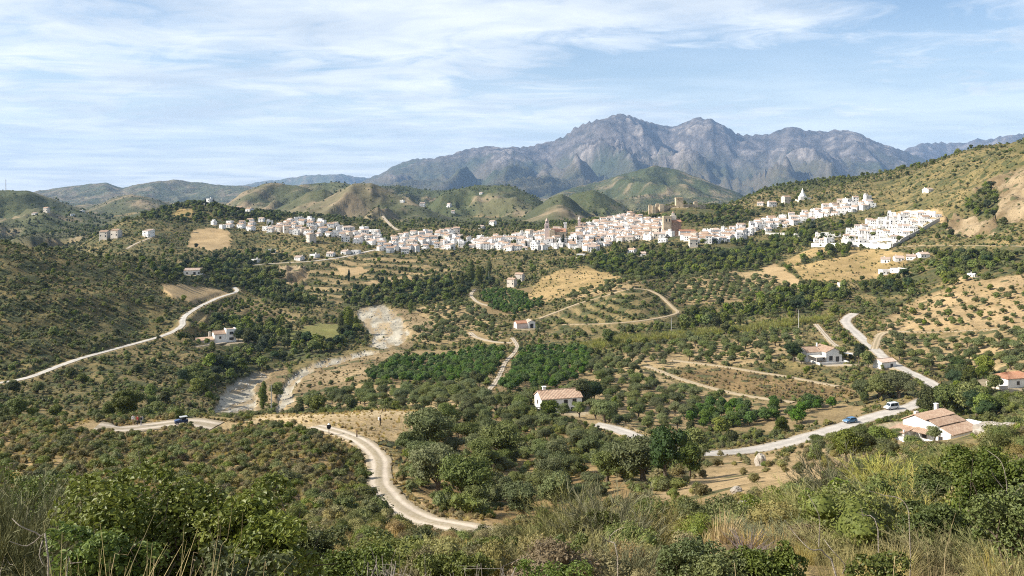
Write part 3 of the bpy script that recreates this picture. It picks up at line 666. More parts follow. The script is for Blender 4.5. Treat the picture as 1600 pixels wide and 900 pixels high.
    cov = t.add('ShaderNodeAttribute', attribute_name='cover').outputs['Color']
    gro = t.add('ShaderNodeAttribute', attribute_name='growth').outputs['Fac']
    rch = t.add('ShaderNodeAttribute', attribute_name='reach').outputs['Fac']
    pos = t.add('ShaderNodeNewGeometry').outputs['Position']
    a1 = t.noise(pos, 0.045, 5, 0.6); a2 = t.noise(pos, 0.9, 4, 0.65); a3 = t.noise(pos, 9.0, 3, 0.6)
    f = t.math('MULTIPLY', t.ramp(a1, 0.25, 0.75, 0.80, 1.20), t.math('MULTIPLY', t.ramp(a2, 0.25, 0.75, 0.78, 1.22), t.ramp(a3, 0.2, 0.8, 0.80, 1.20)))
    col = t.mix(1.0, cov, f, 'MULTIPLY')
    crag = t.ramp(t.noise(pos, 0.016, 6, 0.70, 0.4), 0.30, 0.70, 0.72, 1.28)
    col = t.mix(rch, col, t.mix(1.0, col, crag, 'MULTIPLY'))
    # low plants too small and far to build: clumps of two sizes
    def clumps(scale, lo, hi):
        vo = t.add('ShaderNodeTexVoronoi', ins={'Vector': pos, 'Scale': scale, 'Randomness': 1.0})
        d = t.math('ADD', vo.outputs['Distance'], t.math('MULTIPLY', t.math('SUBTRACT', t.noise(pos, scale*3.0, 2), 0.5), 0.35))
        rnd = t.add('ShaderNodeSeparateColor', ins={0: vo.outputs['Color']}).outputs[0]
        lim = t.math('MULTIPLY', gro, t.ramp(rnd, 0, 1, lo, hi))
        return t.math('MULTIPLY', t.ramp(t.math('SUBTRACT', lim, d), -0.06, 0.06), 1.0), rnd
    c1, r1 = clumps(0.42, 0.35, 0.95); c2, r2 = clumps(0.105, 0.35, 1.0)
    veg = t.mix(r1, (.062,.068,.028,1), (.125,.112,.050,1)); veg2 = t.mix(r2, (.042,.056,.022,1), (.080,.085,.036,1))
    near_ = t.math('SUBTRACT', 1.0, rch)
    col = t.mix(t.math('MULTIPLY', t.math('MULTIPLY', c1, 0.8), near_), col, veg)
    col = t.mix(t.math('MULTIPLY', c2, 0.85), col, veg2)
    t.l.new(col, b.inputs['Base Color'])
    hgt = t.math('ADD', t.math('MULTIPLY', a2, 0.5), t.math('ADD', t.math('MULTIPLY', a3, 0.06), t.math('ADD', t.math('MULTIPLY', c1, 0.35), t.math('MULTIPLY', c2, 1.1))))
    big = t.math('MULTIPLY', t.math('ADD', t.math('MULTIPLY', t.noise(pos, 0.010, 7, 0.66), 60.0), t.math('MULTIPLY', t.math('ABSOLUTE', t.math('SUBTRACT', t.noise(pos, 0.0055, 6, 0.62, 0.6), 0.5)), -110.0)), rch)
    bp = t.add('ShaderNodeBump', ins={'Strength': 0.75, 'Distance': 1.0, 'Height': t.math('ADD', hgt, big)})
    t.l.new(bp.outputs[0], b.inputs['Normal'])
    me.materials.append(m)
    o = obj('ground', me); tag(o, kind='structure')
    return o
build_ground()

# ---------------------------------------------------------------- roads
TONES = {'pale': (.430,.365,.285), 'concrete': (.430,.395,.340), 'asphalt': (.420,.380,.325), 'tan': (.400,.315,.205)}
def road_mat(tone):
    m, t, b = mat('road surface '+tone, 0.9, 0.15)
    ac = t.add('ShaderNodeAttribute', attribute_name='across').outputs['Fac']
    pos = t.add('ShaderNodeNewGeometry').outputs['Position']
    n1 = t.noise(pos, 0.25, 4, 0.6); n2 = t.noise(pos, 2.5, 4, 0.65)
    f = t.math('MULTIPLY', t.ramp(n1, 0.25, 0.75, 0.84, 1.12), t.ramp(n2, 0.2, 0.8, 0.86, 1.12))
    col = t.mix(1.0, c4(TONES[tone]), f, 'MULTIPLY')
    # wheel tracks worn paler, loose earth along the middle and the edges
    w = t.math('ABSOLUTE', t.math('SUBTRACT', t.math('ABSOLUTE', ac), 0.46))
    track = t.ramp(w, 0.30, 0.05)
    worn = t.mix(1.0, col, (1.14, 1.13, 1.12, 1), 'MULTIPLY')
    loose = t.mix(t.ramp(n2, 0.3, 0.7, 0.3, 0.95), col, (.245,.195,.112,1))
    col = t.mix(track, loose if tone in ('pale', 'tan') else col, worn)
    edge = t.ramp(t.math('ADD', t.math('ABSOLUTE', ac), t.math('MULTIPLY', t.math('SUBTRACT', n2, 0.5), 0.5)), 0.66, 1.0)
    col = t.mix(edge, col, (.310,.245,.155,1))
    t.l.new(col, b.inputs['Base Color'])
    bp = t.add('ShaderNodeBump', ins={'Strength': 0.5, 'Distance': 0.12, 'Height': t.math('ADD', n2, t.math('MULTIPLY', t.noise(pos, 14.0, 3), 0.4))})
    t.l.new(bp.outputs[0], b.inputs['Normal']); return m
RM = {k: road_mat(k) for k in TONES}
LAT = np.array([-1.06, -1.0, -0.95, -0.72, -0.46, -0.2, 0, 0.2, 0.46, 0.72, 0.95, 1.0, 1.06])
LZ = np.array([-0.5, 0.10, 0.13, 0.15, 0.12, 0.17, 0.18, 0.17, 0.12, 0.15, 0.13, 0.10, -0.5])
for i, ((nm, w, dd, px, tone), P) in enumerate(zip(ROADS, ROADPTS)):
    d = np.gradient(P[:, :2], axis=0); d /= np.linalg.norm(d, axis=1)[:, None]; nrm = np.stack([-d[:, 1], d[:, 0]], 1)
    L = np.concatenate([[0], np.cumsum(np.linalg.norm(np.diff(P[:, :2], axis=0), axis=1))])
    wl = w*0.5*(1+0.17*gnoise(L/8.0, L*0+i*3.1, 5)+0.10*gnoise(L/1.9, L*0+i*2.3, 7)); wr = w*0.5*(1+0.17*gnoise(L/8.0, L*0+i*3.1+50, 6)+0.10*gnoise(L/1.9, L*0+i*2.3+9, 8))
    V = np.zeros((len(P), len(LAT), 3))
    for k, (a, lz) in enumerate(zip(LAT, LZ)):
        ww = wl if a < 0 else wr
        V[:, k, :2] = P[:, :2]+nrm*(a*ww)[:, None]
        V[:, k, 2] = P[:, 2]+lz+0.03*i*0.2
    n, k = len(P), len(LAT); ix = np.arange(n*k).reshape(n, k)
    q = np.stack([ix[:-1, :-1], ix[:-1, 1:], ix[1:, 1:], ix[1:, :-1]], -1).reshape(-1, 4)[:, ::-1]
    me = mesh_np(nm, V.reshape(-1, 3), [q], [RM[tone]], smooth=True, attrs={'across': ('FLOAT', np.tile(LAT, n))})
    tag(obj(nm, me), kind='structure')
# ---------------------------------------------------------------- shapes for plants, poles and posts
def ico(sub):
    bm = bmesh.new(); bmesh.ops.create_icosphere(bm, subdivisions=sub, radius=1.0)
    V = np.array([v.co[:] for v in bm.verts]); Fc = np.array([[v.index for v in f.verts] for f in bm.faces]); bm.free(); return V, Fc
ICO1, ICO2 = ico(1), ico(2)
def unit(v): return v/np.maximum(1e-9, np.linalg.norm(v, axis=-1, keepdims=True))
def crown_geo(rng, lobes, n, card, aspect=1.9, zmin=-0.55, core=0.80, icos=ICO1, out=0.55, lift=0.0, depth=0.30):
    """leaf sprays over a set of lobes round a dense inside; returns V, quads, tris, tone"""
    lobes = np.asarray(lobes, float); ar = (lobes[:, 3]*lobes[:, 4]+lobes[:, 3]*lobes[:, 5])
    pick = rng.choice(len(lobes), size=int(n*1.7), p=ar/ar.sum())
    d = unit(rng.normal(size=(len(pick), 3))); d[:, 2] = np.where(d[:, 2] < zmin, -d[:, 2], d[:, 2])
    rad = 1-depth*rng.random(len(pick))**1.6+0.10*rng.normal(size=len(pick)).clip(-1, 1.8)
    P = lobes[pick, :3]+d*lobes[pick, 3:6]*rad[:, None]
    keep = np.ones(len(P), bool)
    for i, L in enumerate(lobes):
        q = (P-L[:3])/L[3:6]; ins = (q**2).sum(1) < 0.62; ins &= pick != i; keep &= ~ins
    P = P[keep][:n]; d = d[keep][:n]; m = len(P)
    nrm = unit(d*out*1.7+rng.normal(size=(m, 3))*0.5+np.array([0, 0, 0.2]))
    tan = unit(np.cross(nrm, rng.normal(size=(m, 3)))+d*0.35+np.array([0, 0, lift])); bit = unit(np.cross(nrm, tan))
    s = card*(0.65+0.7*rng.random(m))[:, None]
    a = P-tan*s*0.5; c = P+tan*s*0.5; b = P+bit*s*0.5/aspect-nrm*s*0.06; e = P-bit*s*0.5/aspect-nrm*s*0.06
    V = np.stack([a, b, c, e], 1).reshape(-1, 3); Q = np.arange(m*4).reshape(m, 4)
    hz = (P[:, 2]-P[:, 2].min())/max(1e-6, np.ptp(P[:, 2]))
    tone = np.clip(0.25*rng.random(m)+0.45*rng.random(m)+0.3*(0.5+0.5*gnoise(P[:, 0]/card/3.3+P[:, 2]/card/5, P[:, 1]/card/3.3, 5)), 0, 1)
    T = np.repeat(tone, 4)
    tris = []; n0 = len(V)
    if core > 0:
        iv, it = icos; VV = [V]; TT = [T]
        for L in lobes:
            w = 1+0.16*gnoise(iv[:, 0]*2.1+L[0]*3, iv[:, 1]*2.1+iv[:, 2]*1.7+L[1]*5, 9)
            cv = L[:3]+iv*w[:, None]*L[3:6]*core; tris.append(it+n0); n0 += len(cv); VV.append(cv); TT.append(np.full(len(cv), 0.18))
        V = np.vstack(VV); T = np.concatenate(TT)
    return V, Q, (np.vstack(tris) if tris else np.zeros((0, 3), int)), T
def tube_geo(path, radii, sides=6):
    path = np.asarray(path, float); n = len(path); V = []
    up0 = np.array([0.31, 0.17, 0.93])
    for i in range(n):
        t = path[min(i+1, n-1)]-path[max(i-1, 0)]; t = t/np.linalg.norm(t)
        a = np.cross(t, up0 if abs(t @ up0) < 0.95 else np.array([1, 0, 0])); a /= np.linalg.norm(a); b = np.cross(t, a)
        for k in range(sides):
            an = 2*math.pi*k/sides; V.append(path[i]+radii[i]*(math.cos(an)*a+math.sin(an)*b))
    Q = [[i*sides+k, i*sides+(k+1) % sides, (i+1)*sides+(k+1) % sides, (i+1)*sides+k] for i in range(n-1) for k in range(sides)]
    return np.array(V), np.array(Q)
def join_geo(parts):
    V = []; Q = []; n = 0
    for v, q in parts: V.append(v); Q.append(q+n); n += len(v)
    return np.vstack(V), np.vstack(Q)
# ---------------------------------------------------------------- buildings
M_WHITE = simple('whitewash', (.77,.745,.700), 0.9, 0.10, 0.35, 0.15, obj_var=0.10)
M_PALE = simple('pale render', (.62,.55,.46), 0.9, 0.10, 0.6, 0.15, obj_var=0.10)
M_PINK = simple('pinkish render', (.66,.53,.47), 0.9, 0.08, 0.6, 0.15)
M_STONE = simple('castle stone', (.47,.38,.26), 0.95, 0.28, 0.35, 0.5)
M_STONED = simple('weathered brick', (.30,.20,.14), 0.95, 0.25, 0.4, 0.4)
M_SLAB = simple('flat roof clay', (.48,.41,.35), 0.9, 0.2, 0.5, 0.1, obj_var=0.2)
M_DARK = simple('dark opening', (.025,.028,.032), 0.35, 0.2, 1.0, spec=0.5)
M_FRAME = simple('painted frame', (.16,.12,.09), 0.6, 0.1)
M_WOOD = simple('weathered wood', (.14,.10,.07), 0.9, 0.3, 4.0, 0.3)
M_CONC = simple('grey concrete', (.46,.44,.40), 0.9, 0.12, 1.0, 0.2)
def tile_mat(name, a, b, pitch=0.24):
    m, t, bs = mat(name, 0.9, 0.15); tc = t.add('ShaderNodeTexCoord').outputs['Object']
    sp = t.add('ShaderNodeSeparateXYZ', ins={0: tc})
    n = t.noise(tc, 0.9, 5, 0.65); n2 = t.noise(tc, 5.0, 3)
    oi = t.add('ShaderNodeObjectInfo').outputs['Random']
    col = t.mix(t.ramp(n, 0.3, 0.7), c4(a), c4(b)); col = t.mix(1.0, col, t.ramp(n2, 0.2, 0.8, 0.75, 1.25), 'MULTIPLY')
    col = t.mix(1.0, col, t.ramp(oi, 0, 1, 0.82, 1.12), 'MULTIPLY')
    t.l.new(col, bs.inputs['Base Color'])
    bp = t.add('ShaderNodeBump', ins={'Strength': 0.5, 'Distance': 0.08, 'Height': n2}); t.l.new(bp.outputs[0], bs.inputs['Normal']); return m
M_TILE = tile_mat('terracotta tiles', (.330,.215,.145), (.450,.325,.230))
M_TILE_R = tile_mat('red roof tiles', (.360,.165,.095), (.440,.250,.155))
M_TILE_P = tile_mat('bleached tiles', (.420,.310,.240), (.500,.390,.310))

class MB:
    def __init__(s): s.V = []; s.Q = []
    def quad(s, *p):
        n = len(s.V); s.V += [tuple(map(float, q)) for q in p]; s.Q.append(list(range(n, n+len(p)))); return s
    def box(s, x0, x1, y0, y1, z0, z1):
        n = len(s.V); s.V += [(x, y, z) for z in (z0, z1) for y in (y0, y1) for x in (x0, x1)]
        s.Q += [[n+i for i in f] for f in ((0, 2, 3, 1), (4, 5, 7, 6), (0, 1, 5, 4), (2, 6, 7, 3), (0, 4, 6, 2), (1, 3, 7, 5))]; return s
    def hexa(s, lo, hi):
        """eight corners: four below, four above, both counter-clockwise seen from above"""
        n = len(s.V); s.V += [tuple(map(float, p)) for p in lo+hi]
        s.Q += [[n+i for i in f] for f in ((3, 2, 1, 0), (4, 5, 6, 7), (0, 1, 5, 4), (1, 2, 6, 5), (2, 3, 7, 6), (3, 0, 4, 7))]; return s
    def slab(s, p, th):
        """four corners of a sloping plane given thickness downwards"""
        return s.hexa([(x, y, z-th) for x, y, z in p], list(p))
    def cyl(s, x, y, z0, z1, r0, r1=None, k=8):
        r1 = r0 if r1 is None else r1; n = len(s.V)
        for z, r in ((z0, r0), (z1, r1)): s.V += [(x+r*math.cos(2*math.pi*i/k), y+r*math.sin(2*math.pi*i/k), z) for i in range(k)]
        s.Q += [[n+i, n+(i+1) % k, n+k+(i+1) % k, n+k+i] for i in range(k)]+[[n+k+i for i in range(k)], [n+i for i in range(k)][::-1]]; return s
    def wheel(s, x, y, z, r, w, k=14):
        n = len(s.V)
        for yy in (y-w/2, y+w/2): s.V += [(x+r*math.cos(2*math.pi*i/k), yy, z+r*math.sin(2*math.pi*i/k)) for i in range(k)]
        s.Q += [[n+i, n+k+i, n+k+(i+1) % k, n+(i+1) % k] for i in range(k)]+[[n+k+i for i in range(k)][::-1], [n+i for i in range(k)]]; return s
    def mesh(s, name, m, smooth=False):
        me = bpy.data.meshes.new(name); me.from_pydata(s.V, [], s.Q); me.materials.append(m); me.update()
        bm = bmesh.new(); bm.from_mesh(me); bmesh.ops.recalc_face_normals(bm, faces=bm.faces); bm.to_mesh(me); bm.free()
        if smooth: me.polygons.foreach_set('use_smooth', [True]*len(me.polygons))
        return me
    def build(s, name, m, parent, smooth=False, loc=None): return obj(name, s.mesh(name, m, smooth), parent, loc)
def gable_walls(mb, x0, x1, y0, y1, z0, h, rise, axis='x'):
    """box walls with gable ends"""
    mb.box(x0, x1, y0, y1, z0, h)
    if axis == 'x':
        ym = (y0+y1)/2
        for xa, xb in ((x0, x0+0.3), (x1-0.3, x1)):
            n = len(mb.V); mb.V += [(xa, y0, h), (xa, y1, h), (xa, ym, h+rise), (xb, y0, h), (xb, y1, h), (xb, ym, h+rise)]
            mb.Q += [[n, n+2, n+1], [n+3, n+4, n+5], [n, n+3, n+5, n+2], [n+1, n+2, n+5, n+4]]
    else:
        xm = (x0+x1)/2
        for ya, yb in ((y0, y0+0.3), (y1-0.3, y1)):
            n = len(mb.V); mb.V += [(x0, ya, h), (x1, ya, h), (xm, ya, h+rise), (x0, yb, h), (x1, yb, h), (xm, yb, h+rise)]
            mb.Q += [[n, n+1, n+2], [n+3, n+5, n+4], [n, n+2, n+5, n+3], [n+1, n+4, n+5, n+2]]
def tiled_plane(mb, p0, p1, p2, p3, pitch=0.5, th=0.14):
    """a roof plane (eave p0-p1, ridge p3-p2) laid with raised rows of cover tiles running up the slope"""
    p0, p1, p2, p3 = (np.array(p, float) for p in (p0, p1, p2, p3))
    mb.slab([tuple(p0), tuple(p1), tuple(p2), tuple(p3)], th)
    L = np.linalg.norm(p1-p0); k = max(2, int(L/pitch)); up = np.array([0, 0, 0.075])
    for i in range(k):
        a0, a1, a2 = (i+0.18)/k, (i+0.5)/k, (i+0.82)/k
        b = [p0+(p1-p0)*a for a in (a0, a1, a2)]; t = [p3+(p2-p3)*a for a in (a0, a1, a2)]
        e = np.array([0, 0, 0.006])
        mb.quad(b[0]+e, b[1]+up, t[1]+up, t[0]+e); mb.quad(b[1]+up, b[2]+e, t[2]+e, t[1]+up); mb.quad(b[0]+e, b[2]+e, b[1]+up)
def gable_roof(mb, x0, x1, y0, y1, h, rise, axis='x', over=0.3, pitch=0.5):
    e = 0.16
    if axis == 'x':
        ym = (y0+y1)/2; dz = rise/((y1-y0)/2)*over
        tiled_plane(mb, (x0-over, y0-over, h-dz+e), (x1+over, y0-over, h-dz+e), (x1+over, ym, h+rise+e), (x0-over, ym, h+rise+e), pitch)
        tiled_plane(mb, (x1+over, y1+over, h-dz+e), (x0-over, y1+over, h-dz+e), (x0-over, ym, h+rise+e), (x1+over, ym, h+rise+e), pitch)
        mb.box(x0-over, x1+over, ym-0.14, ym+0.14, h+rise+e-0.02, h+rise+e+0.12)
    else:
        xm = (x0+x1)/2; dz = rise/((x1-x0)/2)*over
        tiled_plane(mb, (x0-over, y1+over, h-dz+e), (x0-over, y0-over, h-dz+e), (xm, y0-over, h+rise+e), (xm, y1+over, h+rise+e), pitch)
        tiled_plane(mb, (x1+over, y0-over, h-dz+e), (x1+over, y1+over, h-dz+e), (xm, y1+over, h+rise+e), (xm, y0-over, h+rise+e), pitch)
        mb.box(xm-0.14, xm+0.14, y0-over, y1+over, h+rise+e-0.02, h+rise+e+0.12)
def opening(parent, name, face, c, w, h, z, deep=0.10, frame=True, mt=None):
    """a window or door set against a wall: face 'f' front at y=c[1], 'l' left at x=c[0], 'r' right"""
    x, y = c; fr = MB(); pn = MB(); t = 0.09
    def bx(m, a0, a1, z0, z1, d0, d1):
        if face == 'f': m.box(x+a0, x+a1, y-d1, y-d0, z0, z1)
        elif face == 'l': m.box(x-d1, x-d0, y+a0, y+a1, z0, z1)
        else: m.box(x+d0, x+d1, y+a0, y+a1, z0, z1)
    bx(fr, -w/2, -w/2+t, z, z+h, 0.003, deep); bx(fr, w/2-t, w/2, z, z+h, 0.003, deep); bx(fr, -w/2+t, w/2-t, z+h-t, z+h, 0.003, deep)
    if name == 'window': bx(fr, -w/2-0.05, w/2+0.05, z-0.08, z-0.002, 0.003, deep+0.05); bx(fr, -0.03, 0.03, z, z+h-t-0.002, 0.03, deep-0.02)
    bx(pn, -w/2+t+0.002, w/2-t-0.002, z, z+h-t-0.002, 0.002, 0.028)
    o = fr.build(name, M_FRAME, parent); pn.build('pane', mt or M_DARK, o); return o

# ---- village houses: a dozen designs, each wall, roof and openings of its own
def village_proto(k):
    r = np.random.default_rng(500+k); w = r.uniform(7.0, 10.5); d = r.uniform(7, 9.5); fl = [1, 2, 2, 2, 3, 2][k % 6]; h = 2.7*fl+0.5
    wall = MB(); roof = MB(); win = MB(); style = ['flat', 'gable', 'gable', 'step', 'gable', 'shed', 'flat', 'gable'][k % 8]
    wall_m = M_WHITE if k % 11 != 10 else M_PALE; roof_m = M_SLAB
    x0, x1, y0, y1 = -w/2, w/2, -d/2, d/2
    if style in ('flat', 'step'):
        wall.box(x0, x1, y0, y1, -3.2, h)
        for b in ((x0, x1, y0, y0+.25), (x0, x1, y1-.25, y1), (x0, x0+.25, y0+.25, y1-.25), (x1-.25, x1, y0+.25, y1-.25)): wall.box(*b, h, h+0.55)
        roof.box(x0+.252, x1-.252, y0+.252, y1-.252, h+0.003, h+0.08)
        if style == 'step':
            q = r.uniform(0.35, 0.6); wall.box(x0+.3, x0+.3+w*q, y0+d*0.4, y1-.3, h+0.082, h+2.7); roof.box(x0+.25, x0+.36+w*q, y0+d*0.4-0.06, y1-.24, h+2.702, h+2.85)
    elif style == 'gable':
        gable_walls(wall, x0, x1, y0, y1, -3.2, h, 1.5); gable_roof(roof, x0, x1, y0, y1, h, 1.5, pitch=0.9); roof_m = M_TILE if k % 3 else M_TILE_P
    else:
        wall.hexa([(x0, y0, -3.2), (x1, y0, -3.2), (x1, y1, -3.2), (x0, y1, -3.2)], [(x0, y0, h), (x1, y0, h), (x1, y1, h+1.6), (x0, y1, h+1.6)])
        tiled_plane(roof, (x0-.3, y0-.3, h+0.1), (x1+.3, y0-.3, h+0.1), (x1+.3, y1+.2, h+1.84), (x0-.3, y1+.2, h+1.84), 0.9); roof_m = M_TILE_P
    if r.random() < 0.6:
        cx = r.uniform(x0+1, x1-1); wall.box(cx-.35, cx+.35, y1-1.6, y1-.9, h+0.2, h+2.2 if style != 'step' else h+3.4)
    for f in range(fl):
        z = 0.9+f*2.7; n = int(w/2.4)
        for i in range(n):
            if r.random() < 0.25: continue
            cx = x0+(i+.5)*w/n; ww = r.choice([0.45, 0.5, 0.7]); lo = -0.8 if (f == 0 and r.random() < .4) else (-0.7 if r.random() < 0.25 else 0)
            win.box(cx-ww, cx+ww, y0-.05, y0-.003, z+lo, z+1.25)
        for sx, xa, xb in ((-1, x0-.05, x0-.003), (1, x1+.003, x1+.05)):
            for i in range(2):
                if r.random() < 0.5: continue
                cy = y0+(i+.5)*d/2; win.box(xa, xb, cy-.45, cy+.45, z, z+1.15)
    if r.random() < 0.45:   # balcony or terrace wall in front
        wall.box(x0, x0+w*r.uniform(.4, .9), y0-2.2, y0-.06, -3.2, 0.2+(2.6 if fl > 1 and r.random() < .5 else 0))
    desc = {'flat': 'flat roofed', 'step': 'flat roofed house with a roof room,', 'gable': 'tile roofed', 'shed': 'sloping roofed'}[style]
    return (wall.mesh('wall', wall_m), roof.mesh('roof', roof_m), win.mesh('window', M_DARK), style, fl, wall_m is M_PALE)
VP = [village_proto(k) for k in range(22)]
STY = {'flat': 'flat roof', 'step': 'flat roof and small roof room', 'gable': 'tiled gable roof', 'shed': 'sloping pale roof'}
HMASTER = {}
def place_house(x, y, z, rz, i, label, group, name='house', cat='house', sc=1.0):
    if (i, name) not in HMASTER:
        e = empty(name, (x, y, z), label, cat, group, rz, sc)
        obj('wall', VP[i][0], e); obj('roof', VP[i][1], e); tag(obj('window_openings', VP[i][2], e), kind='stuff'); HMASTER[i, name] = e; return e
    s = HMASTER[i, name]; e = s.copy(); COL.objects.link(e); e.location = (x, y, z); e.rotation_euler = (0, 0, rz); e.scale = (sc,)*3
    for ch in s.children:
        c = ch.copy(); COL.objects.link(c); c.parent = e
    e['label'] = label
    if group: e['group'] = group
    elif 'group' in e: del e['group']
    return e
_rh = np.random.default_rng(21)
import re
NUMW = {1: 'single storey', 2: 'two storey', 3: 'three storey'}
for x, y, z, rz, phrase, grp, kind, *siz in SITES:
    i = int(_rh.integers(0, len(VP)))
    if kind == 'terraced_house': i = int(_rh.choice([k for k in range(len(VP)) if (VP[k][3] in ('flat', 'step') or k % 5 == 0) and not VP[k][5] and VP[k][4] < 3]))
    if grp is None and (re.search('small|tiny|hut|low|barn|shed|single|cluster|long', phrase)): i = int(_rh.choice([k for k in range(len(VP)) if VP[k][4] == 1 and not VP[k][5]]))
    if grp is None and re.search('tan |ruin|pale s', phrase): i = 10
    if grp is None: place_house(x, y, z, rz, i, phrase, None, sc=siz[0])
    else:
        st = STY[VP[i][3]]; nf = NUMW[VP[i][4]]; c = 'pale' if VP[i][5] else 'white'
        pass
        short = {'village houses between church and brick tower': 'between church and brick tower', 'village houses left of the church': 'left of the church', 'village houses above the tall trees': 'above the tall poplars', 'village houses at the left end': 'at the village left end',
                 'village houses right of the brick tower': 'right of the brick tower', 'village houses climbing the ridge': 'on the ridge below the chapel', 'terraced houses of the stepped estate': 'in the stepped estate'}[grp]
        lab = '%s %s house, %s, %s' % (nf, c, st, short)
        place_house(x, y, z, rz, i, lab, '%s %s %s houses %s' % (nf, c, st, short), name='house' if kind == 'village_house' else 'terraced_house', sc=float(_rh.uniform(0.62, 0.88)) if kind == 'village_house' else float(_rh.uniform(0.50, 0.72)))

def back_rows():
    V = []; FQ = {}; n = 0; mats = []; faces = []; mi = []
    for x, y, z, rz in BACK:
        i = int(_rh.integers(0, len(VP))); sc = float(_rh.uniform(0.62, 0.85)); c, s_ = math.cos(rz), math.sin(rz)
        for me in VP[i][:3]:
            m = me.materials[0]
            if m not in mats: mats.append(m)
            k = mats.index(m); co = np.array([v.co[:] for v in me.vertices])*sc
            V.append(np.stack([x+co[:, 0]*c-co[:, 1]*s_, y+co[:, 0]*s_+co[:, 1]*c, z+co[:, 2]], 1))
            for p in me.polygons: faces.append([n+q for q in p.vertices]); mi.append(k)
            n += len(co)
    me = bpy.data.meshes.new('distant_houses'); me.from_pydata(np.vstack(V).tolist(), [], faces)
    for m in mats: me.materials.append(m)
    me.polygons.foreach_set('material_index', mi); tag(obj('distant_houses', me), kind='stuff')
back_rows()
def lm(key, label, cat, name=None):
    x, y, z, rz = LM[key]; return empty(name or key, (x, y, z), label, cat, None, rz)
# ---- white farmhouse in the middle
def white_farmhouse():
    e = lm('white_farmhouse', 'long white farmhouse with terracotta gable roof above open porch in the middle of the valley', 'farmhouse', 'farmhouse'); e.location.z -= 0.9
    w = MB(); gable_walls(w, -6.2, 6.2, -3.4, 3.4, 2.2, 5.0, 1.75); w.box(-6.2, 2.0, -3.4, 3.4, -2.5, 2.198); w.box(2.0, 6.2, -0.6, 3.4, -2.5, 2.198); w.build('wall', M_WHITE, e)
    r = MB(); gable_roof(r, -6.2, 6.2, -3.4, 3.4, 5.0, 1.75, pitch=0.42); r.build('roof', M_TILE, e)
    c = MB(); c.box(-4.6, -3.7, 0.2, 1.0, 6.0, 7.7); c.box(-4.75, -3.55, 0.05, 1.15, 7.702, 7.9); c.build('chimney', M_WHITE, e)
    for px in (2.6, 4.2, 5.9):
        p = MB(); p.box(px-0.28, px+0.28, -3.3, -2.75, -1.5, 2.198); p.build('pillar', M_WHITE, e)
    opening(e, 'window', 'f', (3.9, -3.4), 1.2, 1.6, 3.0); opening(e, 'window', 'f', (1.2, -3.4), 1.2, 1.5, 3.0); opening(e, 'window', 'f', (-2.2, -3.4), 1.0, 1.3, 3.1); opening(e, 'window', 'l', (-6.2, 0.3), 0.8, 1.1, 3.1)
    opening(e, 'door', 'f', (4.2, -0.6), 1.3, 2.0, 0.0)
    t = MB(); t.box(-13.5, -6.6, -3.6, -3.2, -2.2, 1.1); t.box(-13.5, -13.1, -3.198, 1.2, -2.2, 1.1); t.box(-9.2, -8.7, -3.0, -2.6, -2, 2.6); t.box(-6.65, -6.25, -3.0, -2.6, -2, 2.6); t.box(-9.4, -6.22, -3.15, -2.5, 2.602, 2.95); t.build('terrace_wall', M_WHITE, e)
white_farmhouse()
# ---- hipped roof house on the right
def hip_house():
    e = lm('hip_house', 'white house with two terracotta roof wings and shaded gable front beside the road junction', 'house', 'house')
    w = MB(); gable_walls(w, -1.0, 6.3, -5.0, 5.0, -2.5, 4.2, 1.5, 'y'); w.build('wall', M_WHITE, e)
    w = MB(); gable_walls(w, -7.6, -1.02, -1.6, 4.8, -2.5, 3.9, 1.5, 'x'); w.build('wall', M_WHITE, e)
    r = MB(); gable_roof(r, -1.0, 6.3, -5.0, 5.0, 4.2, 1.5, 'y', pitch=0.45); r.build('roof', M_TILE, e)
    r = MB(); gable_roof(r, -7.6, -1.5, -1.6, 4.8, 3.9, 1.5, 'x', pitch=0.45); r.build('roof', M_TILE, e)
    opening(e, 'window', 'f', (1.2, -5.0), 1.5, 1.7, 0.9); opening(e, 'door', 'f', (4.2, -5.0), 1.5, 2.3, 0.0); opening(e, 'window', 'l', (-1.0, -3.6), 0.9, 1.2, 1.2)
    c = MB(); c.cyl(0.4, 3.6, 5.0, 6.6, 0.4); c.build('chimney', M_WHITE, e)
    t = MB(); t.box(-6.5, 6.9, -9.0, -8.7, -2.5, 0.9); t.box(6.6, 6.898, -8.698, -5.3, -2.5, 0.9); t.box(-6.5, -6.2, -8.698, -2.0, -2.5, 0.9); t.build('terrace_wall', M_WHITE, e)
    p = MB(); p.box(-7.2, -2.2, -7.6, -1.7, 2.7, 2.82); 
    for a, b in ((-7.0, -7.4), (-2.4, -7.4)): p.cyl(a, b, -1.5, 2.698, 0.1)
    p.build('pergola', M_PALE, e)
    x, y, z, rz = LM['hip_house']
    g = empty('garden_canopy', (x+11.5, y+1.5, float(zxy(x+11.5, y+1.5))), 'white sloping canopy on posts right of the hipped roof house', 'canopy', None, 0.2)
    m = MB(); m.slab([(-2.6, -2, 3.0), (2.6, -2, 2.2), (2.6, 2, 2.2), (-2.6, 2, 3.0)], 0.12); m.build('roof', M_WHITE, g)
    for a, b, hh in ((-2.4, -1.8, 2.8), (2.4, -1.8, 2.05), (2.4, 1.8, 2.05), (-2.4, 1.8, 2.8)): q = MB(); q.cyl(a, b, -0.6, hh, 0.09); q.build('post', M_FRAME, g)
hip_house()
